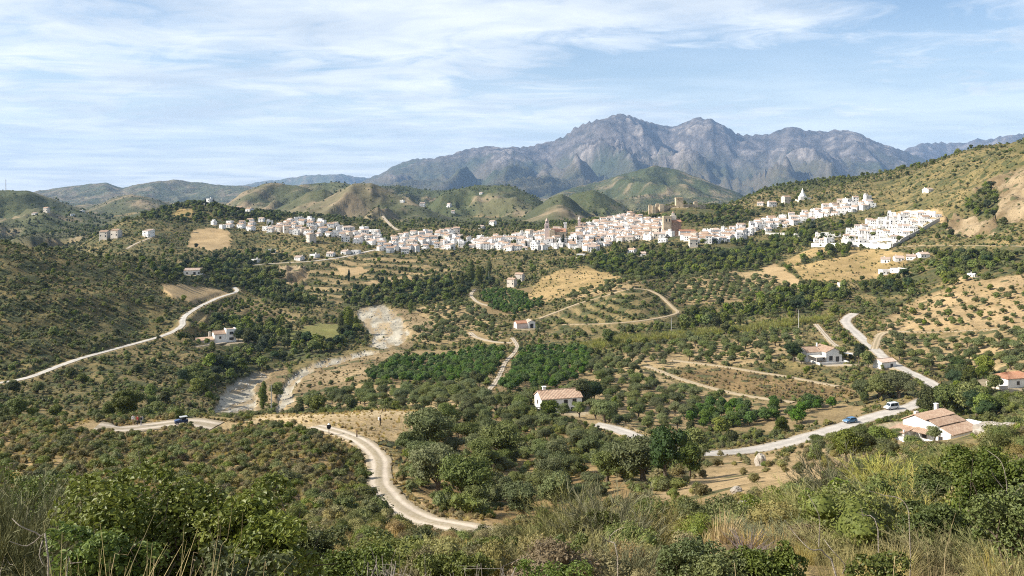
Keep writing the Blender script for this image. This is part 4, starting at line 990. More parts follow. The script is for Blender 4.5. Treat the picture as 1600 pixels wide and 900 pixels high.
# ---- the villa with stepped tiled roofs at lower right
def tile_villa():
    e = lm('tile_villa', 'large white villa with stepped terracotta roofs and white porch slabs at lower right', 'house', 'villa'); e.scale = (1.0, .86, .74)
    w = MB(); H0, H1, HB = 3.4, 6.3, 4.6; x0, x1, y0, yr, y1 = -5.0, 4.6, -6.0, 3.0, 6.0
    # side walls follow the long roof slope: eave in front, ridge behind the middle
    for xa, xb in ((x0, x0+0.35), (x1-0.35, x1)):
        n = len(w.V); pts = [(y0, -2.5), (y1, -2.5), (y1, HB), (yr, H1), (-1.0, 5.35), (y0, H0)]
        w.V += [(xa, a, b) for a, b in pts]+[(xb, a, b) for a, b in pts]
        w.Q += [[n+i for i in range(6)], [n+6+i for i in range(6)][::-1]]+[[n+i, n+(i+1) % 6, n+6+(i+1) % 6, n+6+i] for i in range(6)]
    w.box(x0+.352, x1-.352, y0, y0+.35, -2.5, H0-0.05); w.box(x0+.352, x1-.352, y1-.35, y1, -2.5, HB-0.05); w.build('wall', M_WHITE, e)
    def sl(y): return np.interp(y, [y0, -1.0, yr, y1], [H0, 5.35, H1, HB])
    for k, (a, b, xa, xb, up) in enumerate((( -6.4, -3.2, x0+0.4, x1+0.3, 0.10), (-3.0, -0.4, x0+0.42, x1-2.2, 0.32), (-0.2, yr, x0-0.25, x1+0.3, 0.42), (-3.0, -0.4, x1-2.18, x1+0.3, 0.18))):
        r = MB(); tiled_plane(r, (xa, a, sl(a)+up-(0.15 if a < y0 else 0)), (xb, a, sl(a)+up-(0.15 if a < y0 else 0)), (xb, b, sl(b)+up), (xa, b, sl(b)+up), 0.40, 0.2); r.build('roof', M_TILE, e)
    r = MB(); tiled_plane(r, (x1+.3, y1+.3, HB+0.1), (x0-.25, y1+.3, HB+0.1), (x0-.25, yr+0.01, H1+0.42), (x1+.3, yr+0.01, H1+0.42), 0.40, 0.2); r.build('roof', M_TILE, e)
    c = MB(); c.box(3.4, 4.1, 3.6, 4.3, 5.0, 7.8); c.box(3.3, 4.2, 3.5, 4.4, 7.802, 8.0); c.build('chimney', M_WHITE, e)
    c = MB(); c.box(-3.2, -2.2, 4.0, 4.6, 5.2, 6.8); c.build('chimney', M_PALE, e)
    k = MB(); tiled_plane(k, (x0-1.7, 2.4, 2.7), (x0-1.7, -1.2, 2.7), (x0-.01, -1.2, 3.5), (x0-.01, 2.4, 3.5), 0.4); k.build('door_canopy', M_TILE, e)
    opening(e, 'window', 'l', (x0, 0.4), 1.1, 1.3, 0.9); opening(e, 'window', 'l', (x0, -3.6), 1.0, 1.2, 1.2); opening(e, 'window', 'f', (2.4, y0), 1.6, 1.3, 0.9); opening(e, 'door', 'f', (-1.4, y0), 1.4, 2.2, -0.1); opening(e, 'window', 'r', (x1, 1.0), 1.2, 1.2, 1.2)
    a = MB(); a.box(x0-3.6, x0-0.01, 3.0, 6.6, -2.5, 2.3); a.box(x0-3.7, x0-3.4, 2.8, 3.0, -2.5, 3.1); a.build('annex_wall', M_WHITE, e)
    r = MB(); tiled_plane(r, (x0-4.0, 7.0, 2.35), (x0-4.0, 2.6, 2.35), (x0-0.02, 2.6, 3.2), (x0-.02, 7.0, 3.2), 0.4); r.build('annex_roof', M_TILE, e)
    pc = MB(); pc.box(x1+0.31, x1+6.8, -3.2, 1.0, 2.75, 2.95); pc.build('porch_roof', M_WHITE, e)
    pc = MB(); tiled_plane(pc, (x1+.35, 1.05, 2.9), (x1+4.4, 1.05, 2.9), (x1+4.4, 4.4, 3.7), (x1+.35, 4.4, 3.7), 0.4); pc.build('porch_tiles', M_TILE, e)
    for px, py in ((x1+6.5, -2.9), (x1+3.4, -2.9), (x1+6.5, 0.7)): q = MB(); q.box(px-.15, px+.15, py-.15, py+.15, -2, 2.748); q.build('pillar', M_WHITE, e)
    t = MB(); t.box(x0-4.4, x0-0.3, -7.4, -7.1, -2.5, 0.5); t.box(x0-4.4, x0-4.1, -7.098, 2.7, -2.5, 0.5); t.box(x0+.4, 0.6, -8.0, -7.7, -2.8, 0.3); t.build('terrace_wall', M_WHITE, e)
tile_villa()
def red_house():
    e = lm('red_house', 'low white house with red hipped roof at the right edge', 'house', 'house'); e.scale = (.82,)*3
    w = MB(); w.box(-6, 6, -3.6, 3.6, -2.5, 3.3); w.build('wall', M_WHITE, e)
    o = 0.5; z = 3.42; a, b, c, d = (-6-o, -3.6-o, z), (6+o, -3.6-o, z), (6+o, 3.6+o, z), (-6-o, 3.6+o, z); p, q = (-2.6, 0, 5.1), (2.6, 0, 5.1)
    r = MB()
    tiled_plane(r, a, b, q, p, 0.42); tiled_plane(r, c, d, p, q, 0.42); tiled_plane(r, d, a, p, p, 0.42); tiled_plane(r, b, c, q, q, 0.42); r.build('roof', M_TILE_R, e)
    opening(e, 'window', 'f', (-1.6, -3.6), 1.2, 1.2, 1.1); opening(e, 'door', 'f', (2.8, -3.6), 1.6, 2.3, 0.0); opening(e, 'window', 'l', (-6, 0), 1.0, 1.1, 1.1)
    t = MB(); t.box(-10.5, -6.6, -4.2, -3.9, -2.5, 1.2); t.box(-10.5, -10.2, -3.898, 2.0, -2.5, 1.6); t.build('terrace_wall', M_PALE, e)
red_house()
def small_house(key, label, w, d, h, rise, roof_m=M_TILE, wall_m=M_WHITE, door=(0.2, 1.3, 2.0), wins=((-0.3, 1.0),), name='house', axis='x'):
    e = lm(key, label, 'house' if name == 'house' else name.replace('_', ' '), name)
    m = MB(); gable_walls(m, -w/2, w/2, -d/2, d/2, -2.5, h, rise, axis); m.build('wall', wall_m, e)
    r = MB(); gable_roof(r, -w/2, w/2, -d/2, d/2, h, rise, axis, pitch=0.45); r.build('roof', roof_m, e)
    opening(e, 'door', 'f', (w*door[0], -d/2), door[1], door[2], 0.0)
    for f, ww in wins: opening(e, 'window', 'f', (w*f, -d/2), ww, 1.1, 1.0)
    return e
small_house('shed', 'small white flat shed half hidden by dark trees below the red roofed house', 4.6, 4.0, 3.0, 0.5, M_SLAB, door=(0.25, 1.0, 1.9), wins=((-0.2, 0.9),), name='shed')
small_house('hut', 'small white hut with a pale low roof on the verge of the road junction', 7.5, 4.4, 2.5, 0.9, M_TILE_P, door=(0.18, 1.3, 1.7), wins=(), name='hut')
small_house('hill_house', 'small white house with pale roof on the bare field at left', 13.5, 7, 3.6, 1.4, M_TILE_P, door=(0.1, 1.8, 2.2), wins=((-0.3, 1.2), (0.33, 1.2)))
def valley_house():
    e = lm('valley_house', 'white two storey farmhouse with tiled low wing in the left valley', 'farmhouse', 'farmhouse')
    w = MB(); w.box(1.5, 6.8, -3.2, 2.4, -2.5, 6.6); w.box(1.5, 6.8, -3.2, -2.95, 6.6, 7.1); w.box(1.5, 1.75, -2.948, 2.4, 6.6, 7.1); w.box(6.55, 6.8, -2.948, 2.4, 6.6, 7.1); w.build('wall', M_WHITE, e)
    w = MB(); gable_walls(w, -4.5, 1.48, -2.6, 3.6, -2.5, 4.6, 1.4); w.build('wall', M_WHITE, e)
    r = MB(); gable_roof(r, -4.5, 1.2, -2.6, 3.6, 4.6, 1.4, pitch=0.5); r.build('roof', M_TILE, e)
    r = MB(); r.box(1.755, 6.545, -2.945, 2.38, 6.603, 6.7); r.build('roof', M_TILE, e)
    opening(e, 'window', 'f', (4.2, -3.2), 1.9, 1.3, 4.2); opening(e, 'window', 'f', (4.2, -3.2), 2.2, 1.3, 1.2); opening(e, 'window', 'f', (-1.5, -2.6), 1.0, 1.2, 2.2)
    w = MB(); w.box(-13.5, -4.52, -3.4, 0.8, -2.5, 2.0); w.box(-6.6, -5.6, 1.6, 2.4, -2.5, 5.6); w.build('annex_wall', M_PALE, e)
    r = MB(); tiled_plane(r, (-13.8, -3.8, 2.15), (-4.52, -3.8, 2.15), (-4.52, 1.2, 3.1), (-13.8, 1.2, 3.1), 0.5); r.build('annex_roof', M_TILE, e)
valley_house()
def ruin_house():
    e = lm('ruin_house', 'small white arched house with an orange stone wing on the knoll above the pale path', 'house', 'house')
    w = MB(); gable_walls(w, 0.2, 4.6, -3, 3, -2.5, 3.6, 1.0, 'y'); w.build('wall', M_WHITE, e)
    r = MB(); gable_roof(r, 0.2, 4.6, -3, 3, 3.6, 1.0, 'y', 0.2, 0.5); r.build('roof', M_TILE_P, e)
    opening(e, 'door', 'f', (2.4, -3.0), 2.0, 2.6, 0.0)
    w = MB(); gable_walls(w, -6.5, 0.18, -2, 3.4, -2.5, 3.0, 1.2, 'x'); w.build('annex_wall', M_PINK, e)
    r = MB(); gable_roof(r, -6.5, -0.2, -2, 3.4, 3.0, 1.2, 'x', 0.25, 0.5); r.build('annex_roof', M_TILE_R, e)
ruin_house()
# ---- church, towers, castle, chapel
def church():
    e = lm('church', 'tan church with red nave roof and tall bell tower left of the white village centre', 'church')
    w = MB(); gable_walls(w, -7, 8, -4, 7, -4, 11.0, 3.0); w.box(-9.5, -4.0, -9.0, -4.02, -4, 13.0); w.build('nave_wall', M_STONE, e)
    r = MB(); gable_roof(r, -7, 8, -4, 7, 11.0, 3.0, pitch=0.9); r.build('roof', M_TILE_R, e)
    t = MB(); t.box(-14.2, -9.6, -5, -0.4, -4, 18.5); t.box(-14.5, -9.3, -5.3, -0.1, 18.502, 19.1); t.box(-13.6, -10.2, -4.4, -1.0, 19.102, 22.4); t.build('bell_tower', M_PINK, e)
    s = MB(); s.cyl(-11.9, -2.7, 22.402, 25.6, 2.0, 0.15, 4); s.build('tower_cap', M_TILE_P, e)
    t = MB(); t.box(6.6, 9.2, 3.4, 6.0, 8.0, 19.0); t.box(6.2, 9.6, 3.0, 6.4, 19.002, 20.6); t.build('bell_tower', M_WHITE, e)
    for z, yy in ((15.0, -5.05), (20.0, -4.45)): b = MB(); b.box(-12.5, -11.3, yy, yy+0.04, z, z+2.0); b.build('belfry_opening', M_DARK, e)
    p = at(905, 362, 900, 1150)
    k = empty('bell_tower', tuple(p), 'slender pale bell tower rising from white roofs right of the church', 'bell tower')
    m = MB(); m.box(-1.4, 1.4, -1.4, 1.4, -4, 13.5); m.box(-1.7, 1.7, -1.7, 1.7, 13.502, 14.0); m.build('shaft', M_PINK, k)
    m = MB(); m.cyl(0, 0, 14.002, 18.5, 1.5, 0.1, 8); m.build('spire', M_PALE, k)
    m = MB(); m.box(3.2, 5.2, -1, 1, -4, 10); m.build('turret', M_PALE, k)
church()
def brick_tower():
    e = lm('brick_tower', 'tall tan brick tower church with reddish side and stepped lantern in the village', 'church', 'tower_church')
    a = MB(); a.box(-9.5, -1.5, -5, 3, -5, 20.0); a.build('tower', M_STONE, e)
    a = MB(); a.box(-1.48, 9.0, -3, 6, -5, 14.0); a.build('nave_wall', M_STONED, e)
    r = MB(); gable_roof(r, -1.2, 9.0, -3, 6, 14.0, 2.6, pitch=0.9); r.build('roof', M_TILE_R, e)
    b = MB(); b.box(-1.0, 4.4, 0, 4.6, 15.5, 20.5); b.box(0.3, 3.0, 1.2, 3.6, 20.502, 23.0); b.build('lantern', M_PALE, e)
    c = MB(); c.cyl(1.65, 2.4, 23.002, 25.2, 1.6, 0.1, 4); c.build('lantern_cap', M_TILE, e)
    for x in (-7.3, -4.0): o = MB(); o.box(x, x+1.2, -5.04, -5.003, 14.5, 17.2); o.build('belfry_opening', M_DARK, e)
    w = MB(); w.box(6.0, 22.0, -10, -3.02, -5, 4.8); w.build('annex_wall', M_WHITE, e)
    r = MB(); gable_roof(r, 6, 22, -10, -3.4, 4.8, 1.6, pitch=0.9); r.build('annex_roof', M_TILE_R, e)
brick_tower()
def crenel(m, x0, x1, y0, y1, z, s=1.1):
    n = max(2, int((x1-x0)/(2*s)))
    for i in range(n):
        a = x0+(i+0.25)*(x1-x0)/n; m.box(a, a+(x1-x0)/n*0.5, y0, y0+0.6, z, z+0.9); m.box(a, a+(x1-x0)/n*0.5, y1-0.6, y1, z, z+0.9)
def castle():
    cx, cy, cz, _ = LM['castle']; e = lm('castle', 'tan ruined castle with square keep and wall towers on the wooded hill above the village', 'castle')
    def pos(u, D): return (u-UC)/F*D-cx, D-cy
    def topz(v, D): return -(v-VH)/F*D-cz
    m = MB(); x, y = pos(1061, cy); h = topz(309, cy); m.box(x-4.3, x+4.3, -4.3, 4.3, -8, h-1.0); m.box(x-4.6, x+4.6, -4.6, 4.6, h-0.998, h); crenel(m, x-4.6, x+4.6, -4.6, 4.6, h); m.build('keep', M_STONE, e)
    for u, dD, hw, vt in ((1016, -16, 2.0, 321), (1021.5, -20, 1.9, 322.5), (1027.5, -8, 2.2, 319), (1034, -14, 2.4, 320), (1087, 10, 2.2, 315.5)):
        D = cy+dD; x, y = pos(u, D); h = topz(vt, D); m = MB(); m.box(x-hw, x+hw, y-hw, y+hw, -12, h); crenel(m, x-hw, x+hw, y-hw, y+hw, h, 0.6); m.build('wall_tower', M_STONE, e)
    for (u0, d0), (u1, d1), vt in (((1017, -15), (1027, -8), 323.5), ((1027, -9), (1034, -13), 322.5), ((1034, -14), (1058, 0), 321.0), ((1064, 2), (1086, 9), 319.3), ((1087, 10), (1102, 14), 320.0)):
        a = pos(u0, cy+d0); b = pos(u1, cy+d1); h = topz(vt, cy); d = np.array([b[0]-a[0], b[1]-a[1]]); L = np.linalg.norm(d); n = np.array([-d[1], d[0]])/L*0.6; m = MB()
        m.hexa([(a[0]-n[0], a[1]-n[1], -12), (b[0]-n[0], b[1]-n[1], -12), (b[0]+n[0], b[1]+n[1], -12), (a[0]+n[0], a[1]+n[1], -12)], [(a[0]-n[0], a[1]-n[1], h), (b[0]-n[0], b[1]-n[1], h), (b[0]+n[0], b[1]+n[1], h), (a[0]+n[0], a[1]+n[1], h)])
        m.build('curtain_wall', M_STONE, e)
castle()
def chapel():
    e = lm('chapel', 'white chapel with a stepped pointed spire alone on the hillside above the ridge row', 'chapel')
    m = MB(); m.box(-4, 4, -4, 4, -4, 4.0); m.box(4.02, 10, -2.5, 2.5, -4, 2.6); m.build('wall', M_WHITE, e)
    m = MB(); m.cyl(0, 0, 4.002, 8.0, 4.4, 2.6, 8); m.cyl(0, 0, 8.002, 14.0, 2.0, 0.25, 8); m.build('spire', M_WHITE, e)
    m = MB(); m.box(3.9, 10.2, -2.7, 2.7, 2.602, 2.8); m.build('roof', M_SLAB, e)
chapel()
# ---- walls along lanes and terraces
def wall_line(px, d0, d1, h, th, m, label, name='stone_wall', cat='wall', lift=0.0):
    P = spline(np.array([at(u, v, d0, d1) for u, v in px]), 4.0); P[:, 2] = zxy(P[:, 0], P[:, 1]); mb = MB(); o0 = P[0].copy()
    for a, b in zip(P[:-1], P[1:]):
        d = (b-a)[:2]; n = np.array([-d[1], d[0]])/max(1e-6, np.linalg.norm(d))*th/2; A = a-o0; B = b-o0
        mb.hexa([(A[0]-n[0], A[1]-n[1], A[2]-1.5), (B[0]-n[0], B[1]-n[1], B[2]-1.5), (B[0]+n[0], B[1]+n[1], B[2]-1.5), (A[0]+n[0], A[1]+n[1], A[2]-1.5)], [(A[0]-n[0], A[1]-n[1], A[2]+h), (B[0]-n[0], B[1]-n[1], B[2]+h), (B[0]+n[0], B[1]+n[1], B[2]+h), (A[0]+n[0], A[1]+n[1], A[2]+h)])
    o = mb.build(name, m, None, loc=o0); return tag(o, label, cat)
wall_line([(1196,366),(1225,367),(1258,371)], 780, 1000, 2.2, 0.6, M_CONC, 'long pale wall over the gully left of the stepped estate')
wall_line([(1268,386),(1290,386),(1312,386)], 640, 760, 3.2, 0.6, M_WHITE, 'white retaining wall under the left block of the stepped estate')
wall_line([(1316,384),(1350,387),(1392,388)], 620, 760, 3.6, 0.6, M_WHITE, 'long white retaining wall under the right block of the stepped estate')
wall_line([(1394,388),(1418,374),(1440,362),(1468,346)], 640, 840, 3.0, 0.6, M_CONC, 'white ramp wall descending the right edge of the stepped estate')
for a_, b_, w_ in (((1318,377),(1400,378),'lowest'),((1324,369),(1416,370),'second'),((1338,361),(1428,362),'third'),((1352,353),(1442,354),'fourth'),((1374,346),(1456,347),'top')):
    wall_line([a_, ((a_[0]+b_[0])/2, (a_[1]+b_[1])/2+.5), b_], 640, 880, 1.7, 0.4, M_WHITE, w_+' of the five white terrace walls inside the stepped estate', 'terrace_wall')
wall_line([(1412,338),(1440,336),(1462,338)], 740, 900, 4.5, 0.8, M_WHITE, 'tall white wall cut into the tan earth above the stepped estate')
wall_line([(1232,314),(1250,315),(1246,316)], 1000, 1260, 1.6, 0.5, M_PALE, 'low pale wall left of the chapel')
# ---- poles and the far mast
def pole(u, v, d0, d1, h, label, arm=1.8):
    p = at(u, v, d0, d1); e = empty('utility_pole', tuple(p), label, 'utility pole')
    V, Q = tube_geo([(0, 0, -0.6), (0, 0, h*0.5), (0, 0, h)], [0.19, 0.16, 0.11], 7); obj('shaft', mesh_np('shaft', V, [Q], [M_CONC], smooth=True), e)
    for dz in (0.35, 1.1): b = MB(); b.box(-arm/2, arm/2, -0.06, 0.06, h-dz-0.06, h-dz+0.06); b.build('crossarm', M_WOOD, e)
pole(424, 643, 215, 330, 9.5, 'pale concrete pole in front of the river gravel'); pole(1248, 512, 430, 560, 9.0, 'utility pole at the end of the right hand road bend'); pole(1049, 520, 430, 560, 8.0, 'utility pole beside dark trees above the reed strip'); pole(763, 443, 620, 820, 10, 'utility pole near the poplars below the village')
def mast():
    p = at(9, 299, 1500, 2300); e = empty('radio_mast', tuple(p), 'thin lattice radio mast on the far left hilltop', 'mast'); H = 25.0; m = MB()
    for k in range(3):
        a = 2.094*k; V, Q = tube_geo([(math.cos(a)*1.2, math.sin(a)*1.2, -2), (math.cos(a)*0.5, math.sin(a)*0.5, H)], [0.16, 0.12], 4); obj('leg', mesh_np('leg', V, [Q], [M_CONC]), e)
    parts = []
    for i in range(12):
        z0, z1 = i*H/12, (i+1)*H/12; r0, r1 = 1.2-0.7*i/12, 1.2-0.7*(i+1)/12
        for k in range(3):
            a, b = 2.094*k, 2.094*(k+1); parts.append(tube_geo([(math.cos(a)*r0, math.sin(a)*r0, z0), (math.cos(b)*r1, math.sin(b)*r1, z1)], [0.07, 0.07], 4))
    V, Q = join_geo(parts); obj('bracing', mesh_np('bracing', V, [Q], [M_CONC]), e)
mast()

# ---------------------------------------------------------------- vehicles, people, signs
def paint(name, c): return simple(name, c, 0.32, 0.03, 1.0, spec=0.5)
M_GLASS = simple('dark car glass', (.02,.03,.04), 0.08, 0.05, 1.0, spec=0.6)
M_TYRE = simple('tyre rubber', (.022,.022,.024), 0.85, 0.1); M_RIM = simple('wheel metal', (.42,.43,.45), 0.35, 0.05, metal=0.7); M_LAMP = simple('lamp lens', (.70,.68,.62), 0.15, 0.03, spec=0.6); M_TAIL = simple('tail lens', (.35,.03,.02), 0.25, 0.05)
def car(u, v, d0, d1, rz, label, col, van=False, name='parked_car'):
    p = at(u, v, d0, d1); e = empty(name, (p[0], p[1], float(zxy(p[0], p[1]))+0.17), label, 'van' if van else 'car', None, rz)
    L = 4.5 if van else 4.1; W = 0.90 if van else 0.86; HT = 1.95 if van else 1.45
    low = [(-L/2, .32), (-L/2+.02, .80), (-L/2+.18, .93), (L/2-1.35, .96), (L/2-.25, .80), (L/2, .62), (L/2-.02, .30)]
    if van: low = [(-L/2, .32), (-L/2, .85), (-L/2+.08, 1.02), (L/2-1.05, 1.02), (L/2-.15, .90), (L/2, .62), (L/2, .32)]
    m = MB(); n = len(low)
    for y, k in ((-W, 1), (-W*0.96, 0.98), (W*0.96, 0.98), (W, 1)):
        pass
    ys = [(-W+0.05, 0.0), (-W, 0.0), (W, 0.0), (W-0.05, 0.0)]
    for y in (-W, W): m.V += [(x, y*(0.95 if z > .85 else 1.0), z) for x, z in low]
    m.Q += [[i for i in range(n)], [n+i for i in range(n)][::-1]]+[[i, (i+1) % n, n+(i+1) % n, n+i] for i in range(n)]
    # cabin with roof
    cab = [(-L/2+.10, .92), (-L/2+.42, HT-.04), (-L/2+.7, HT), (L/2-1.95, HT), (L/2-1.70, HT-.06), (L/2-1.02, .95)] if not van else [(-L/2+.05, 1.0), (-L/2+.16, HT-.06), (-L/2+.35, HT), (L/2-1.55, HT), (L/2-1.35, HT-.05), (L/2-.85, 1.0)]
    k = len(cab); s = len(m.V)
    for sg in (-1, 1): m.V += [(x, sg*(W*0.94 if z < 1.1 else W*0.78), z) for x, z in cab]
    m.Q += [[s+i for i in range(k)], [s+k+i for i in range(k)][::-1]]+[[s+i, s+(i+1) % k, s+k+(i+1) % k, s+k+i] for i in range(k)]
    b = m.build('body', paint('car paint '+label.split()[0], col), e)
    md = b.modifiers.new('edges', 'BEVEL'); md.width = 0.05; md.segments = 2; md.limit_method = 'ANGLE'
    def pane(pts): g = MB(); g.quad(*pts); bm = g.build('window', M_GLASS, e); sm = bm.modifiers.new('thick', 'SOLIDIFY'); sm.thickness = 0.02; sm.offset = 0
    def cy(z): return np.interp(z, [.92, HT-.05], [W*0.945, W*0.79])+0.012
    zt, zb = HT-.16, 1.04
    x0, x1 = (-L/2+.45, L/2-1.75) if not van else (-L/2+.4, L/2-1.4)
    for sg in (-1, 1):
        xm = (x0+x1)/2
        pane([(x0-.05, sg*cy(zb), zb), (xm-.05, sg*cy(zb), zb), (xm-.05, sg*cy(zt), zt), (x0+.12, sg*cy(zt), zt)]); pane([(xm+.05, sg*cy(zb), zb), (x1+.42, sg*cy(zb), zb), (x1, sg*cy(zt), zt), (xm+.05, sg*cy(zt), zt)])
    fx0, fz0 = cab[-1]; fx1, fz1 = cab[-2]
    def fr(t): return fx0+(fx1-fx0)*t+0.015, fz0+(fz1-fz0)*t
    a, c = fr(.12), fr(.9); pane([(a[0], -W*.84, a[1]), (a[0], W*.84, a[1]), (c[0], W*.70, c[1]), (c[0], -W*.70, c[1])])
    rx0, rz0 = cab[0]; rx1, rz1 = cab[1]; pane([(rx0+(rx1-rx0)*.2-.02, -W*.8, rz0+(rz1-rz0)*.2), (rx0+(rx1-rx0)*.9-.02, -W*.72, rz0+(rz1-rz0)*.9), (rx0+(rx1-rx0)*.9-.02, W*.72, rz0+(rz1-rz0)*.9), (rx0+(rx1-rx0)*.2-.02, W*.8, rz0+(rz1-rz0)*.2)])
    for x in (-L/2+.78, L/2-.82):
        for sg in (-1, 1):
            t = MB(); t.wheel(x, sg*(W-.09), .31, .31, .2); w = t.build('wheel', M_TYRE, e); r = MB(); r.wheel(x, sg*(W-.082), .31, .19, .2); r.build('rim', M_RIM, w)
    for sg in (-1, 1):
        h = MB(); h.box(L/2-.10, L/2+.012, sg*W*.72-.16, sg*W*.72+.16, .60, .76); h.build('headlight', M_LAMP, e); h = MB(); h.box(-L/2-.014, -L/2+.05, sg*W*.76-.1, sg*W*.76+.1, .62, .84); h.build('tail_light', M_TAIL, e)
    q = MB(); q.box(L/2-.12, L/2+.04, -W*.9, W*.9, .30, .46); q.build('bumper', M_FRAME, e)
    return e
car(1328, 661, 200, 300, math.radians(205), 'small blue car on the asphalt road in front of citrus trees', (.10,.21,.34))
car(1393, 640, 230, 320, math.radians(203), 'white van with dark windows further up the asphalt road', (.74,.76,.78), True, 'parked_van')
def buggy():
    p = at(283, 664, 120, 200); e = empty('parked_car', (p[0], p[1], float(zxy(p[0], p[1]))+0.2), 'small dark blue off road vehicle with white roof on the dirt terrace', 'car', None, math.radians(212), 0.74)
    b = MB(); b.hexa([(-1.5, -.72, .42), (1.5, -.72, .42), (1.5, .72, .42), (-1.5, .72, .42)], [(-1.5, -.68, 1.0), (1.45, -.62, .92), (1.45, .62, .92), (-1.5, .68, 1.0)]); o = b.build('body', paint('navy paint', (.018,.03,.075)), e); o.modifiers.new('edges', 'BEVEL').width = 0.06
    h = MB(); h.slab([(.35, -.6, 1.14), (1.5, -.55, 1.0), (1.5, .55, 1.0), (.35, .6, 1.14)], .12); h.build('bonnet', paint('blue paint', (.04,.075,.17)), e)
    r = MB(); r.slab([(-1.35, -.7, 1.75), (.35, -.66, 1.7), (.35, .66, 1.7), (-1.35, .7, 1.75)], .08); r.build('roof', simple('canvas', (.36,.37,.37)), e)
    for x, y in ((-1.3, -.62), (-1.3, .62), (.3, -.6), (.3, .6)):
        V, Q = tube_geo([(x, y, .95), (x*(1.0 if x < 0 else .95), y, 1.66)], [.04, .04], 6); obj('roof_post', mesh_np('roof_post', V, [Q], [M_TYRE]), e)
    s = MB(); s.box(-1.0, -.1, -.55, .55, 1.0, 1.2); s.box(-1.05, -.85, -.55, .55, 1.202, 1.62); s.build('seat', M_TYRE, e)
    for x in (-1.0, 1.05):
        for sg in (-1, 1): t = MB(); t.wheel(x, sg*.70, .34, .36, .26); w = t.build('wheel', M_TYRE, e); q = MB(); q.wheel(x, sg*.715, .34, .19, .26); q.build('rim', M_RIM, w)
    for sg in (-1, 1): l = MB(); l.box(1.44, 1.53, sg*.45-.1, sg*.45+.1, .70, .88); l.build('headlight', M_LAMP, e)
buggy()
SKIN = simple('skin', (.42,.26,.18), 0.6, 0.06); HAIRM = simple('hair', (.04,.03,.022), 0.7, 0.2, 20)
def person(u, v, d0, d1, rz, h, top, legs, hat, label, arm=(0.25, -0.2), stride=0.12, pack=None):
    p = at(u, v, d0, d1); z = float(zxy(p[0], p[1]))+0.17
    J = [(0, 0, .95), (0, 0, 1.12), (0, .01, 1.38), (0, .0, 1.50), (0, -.02, 1.60), (0, -.02, 1.73),          # pelvis .. head
         (.10, 0, .90), (.11, -stride*.55, .50), (.11, -stride, .08), (.11, -stride-.14, .03), (-.10, 0, .90), (-.11, stride*.2, .50), (-.11, stride, .08), (-.11, stride-.14, .03),
         (.19, 0, 1.42), (.25, arm[0]*.2, 1.14), (.26, -abs(arm[0]), .95), (.26, -abs(arm[0])-.06, .86), (-.19, 0, 1.42), (-.25, arm[1]*.2, 1.14), (-.26, arm[1]*.5, .92), (-.26, arm[1]*.5-.03, .83)]
    E = [(0, 1), (1, 2), (2, 3), (3, 4), (4, 5), (0, 6), (6, 7), (7, 8), (8, 9), (0, 10), (10, 11), (11, 12), (12, 13), (2, 14), (14, 15), (15, 16), (16, 17), (2, 18), (18, 19), (19, 20), (20, 21)]
    R = [.15, .14, .16, .075, .085, .085, .095, .065, .045, .04, .095, .065, .045, .04, .06, .045, .034, .03, .06, .045, .034, .03]
    s = h/1.80; me = bpy.data.meshes.new('person'); me.from_pydata([(a*s, b*s, c*s) for a, b, c in J], E, []); o = obj('person', me)
    sk = o.modifiers.new('skin', 'SKIN'); sb = o.modifiers.new('round', 'SUBSURF'); sb.levels = sb.render_levels = 1
    for i, r in enumerate(R): me.skin_vertices[0].data[i].radius = (r*s, r*s*(.72 if i < 3 else 1))
    me.skin_vertices[0].data[0].use_root = True
    dg = bpy.context.evaluated_depsgraph_get(); nm = bpy.data.meshes.new_from_object(o.evaluated_get(dg)); o.modifiers.clear(); o.data = nm
    nm.materials.clear()
    for mm in (top, legs, SKIN): nm.materials.append(mm)
    for f in nm.polygons:
        c = f.center/s; hand = abs(c.x) > .2 and c.z < .97
        f.material_index = 2 if (c.z > 1.47 or hand) else (0 if c.z > .96 else 1); f.use_smooth = True
    o.location = (p[0], p[1], z); o.rotation_euler = (0, 0, rz); tag(o, label, 'person')
    hm = MB(); hm.cyl(0, -.01*s, 1.70*s, 1.83*s, .112*s, .06*s, 10)
    if hat: hm.cyl(0, -.02*s, 1.685*s, 1.70*s, .19*s, .17*s, 12)
    hm.build('hat' if hat else 'hair', hat or HAIRM, o, True)
    if pack: b = MB(); b.box(-.17*s, .17*s, .13*s, .34*s, 1.02*s, 1.46*s); b.build('backpack', pack, o)
    return o
C_WHITE = simple('white cloth', (.70,.69,.66), 0.9, 0.06); C_RED = simple('dark red cloth', (.26,.05,.04), 0.9, 0.1); C_BLACK = simple('black cloth', (.02,.02,.025), 0.9, 0.1); C_TAN = simple('tan cloth', (.34,.24,.15), 0.9, 0.1); C_GREY = simple('grey cloth', (.30,.30,.32), 0.9, 0.1)
person(208, 665, 130, 200, 0.4, 1.78, C_WHITE, C_TAN, None, 'person in white top and tan trousers, left of the small group on the terrace', stride=0.1)
person(215, 665.5, 130, 200, -0.5, 1.70, C_RED, C_BLACK, None, 'person in dark red top in the middle of the small group on the dirt terrace')
person(220.5, 666, 130, 200, -0.9, 1.72, C_BLACK, C_GREY, None, 'person in black top with a pack at the right of the small group', pack=C_GREY)
person(594, 667, 110, 180, 2.0, 1.74, C_BLACK, C_BLACK, None, 'person in black with a white backpack standing on the dry terrace', pack=C_WHITE)
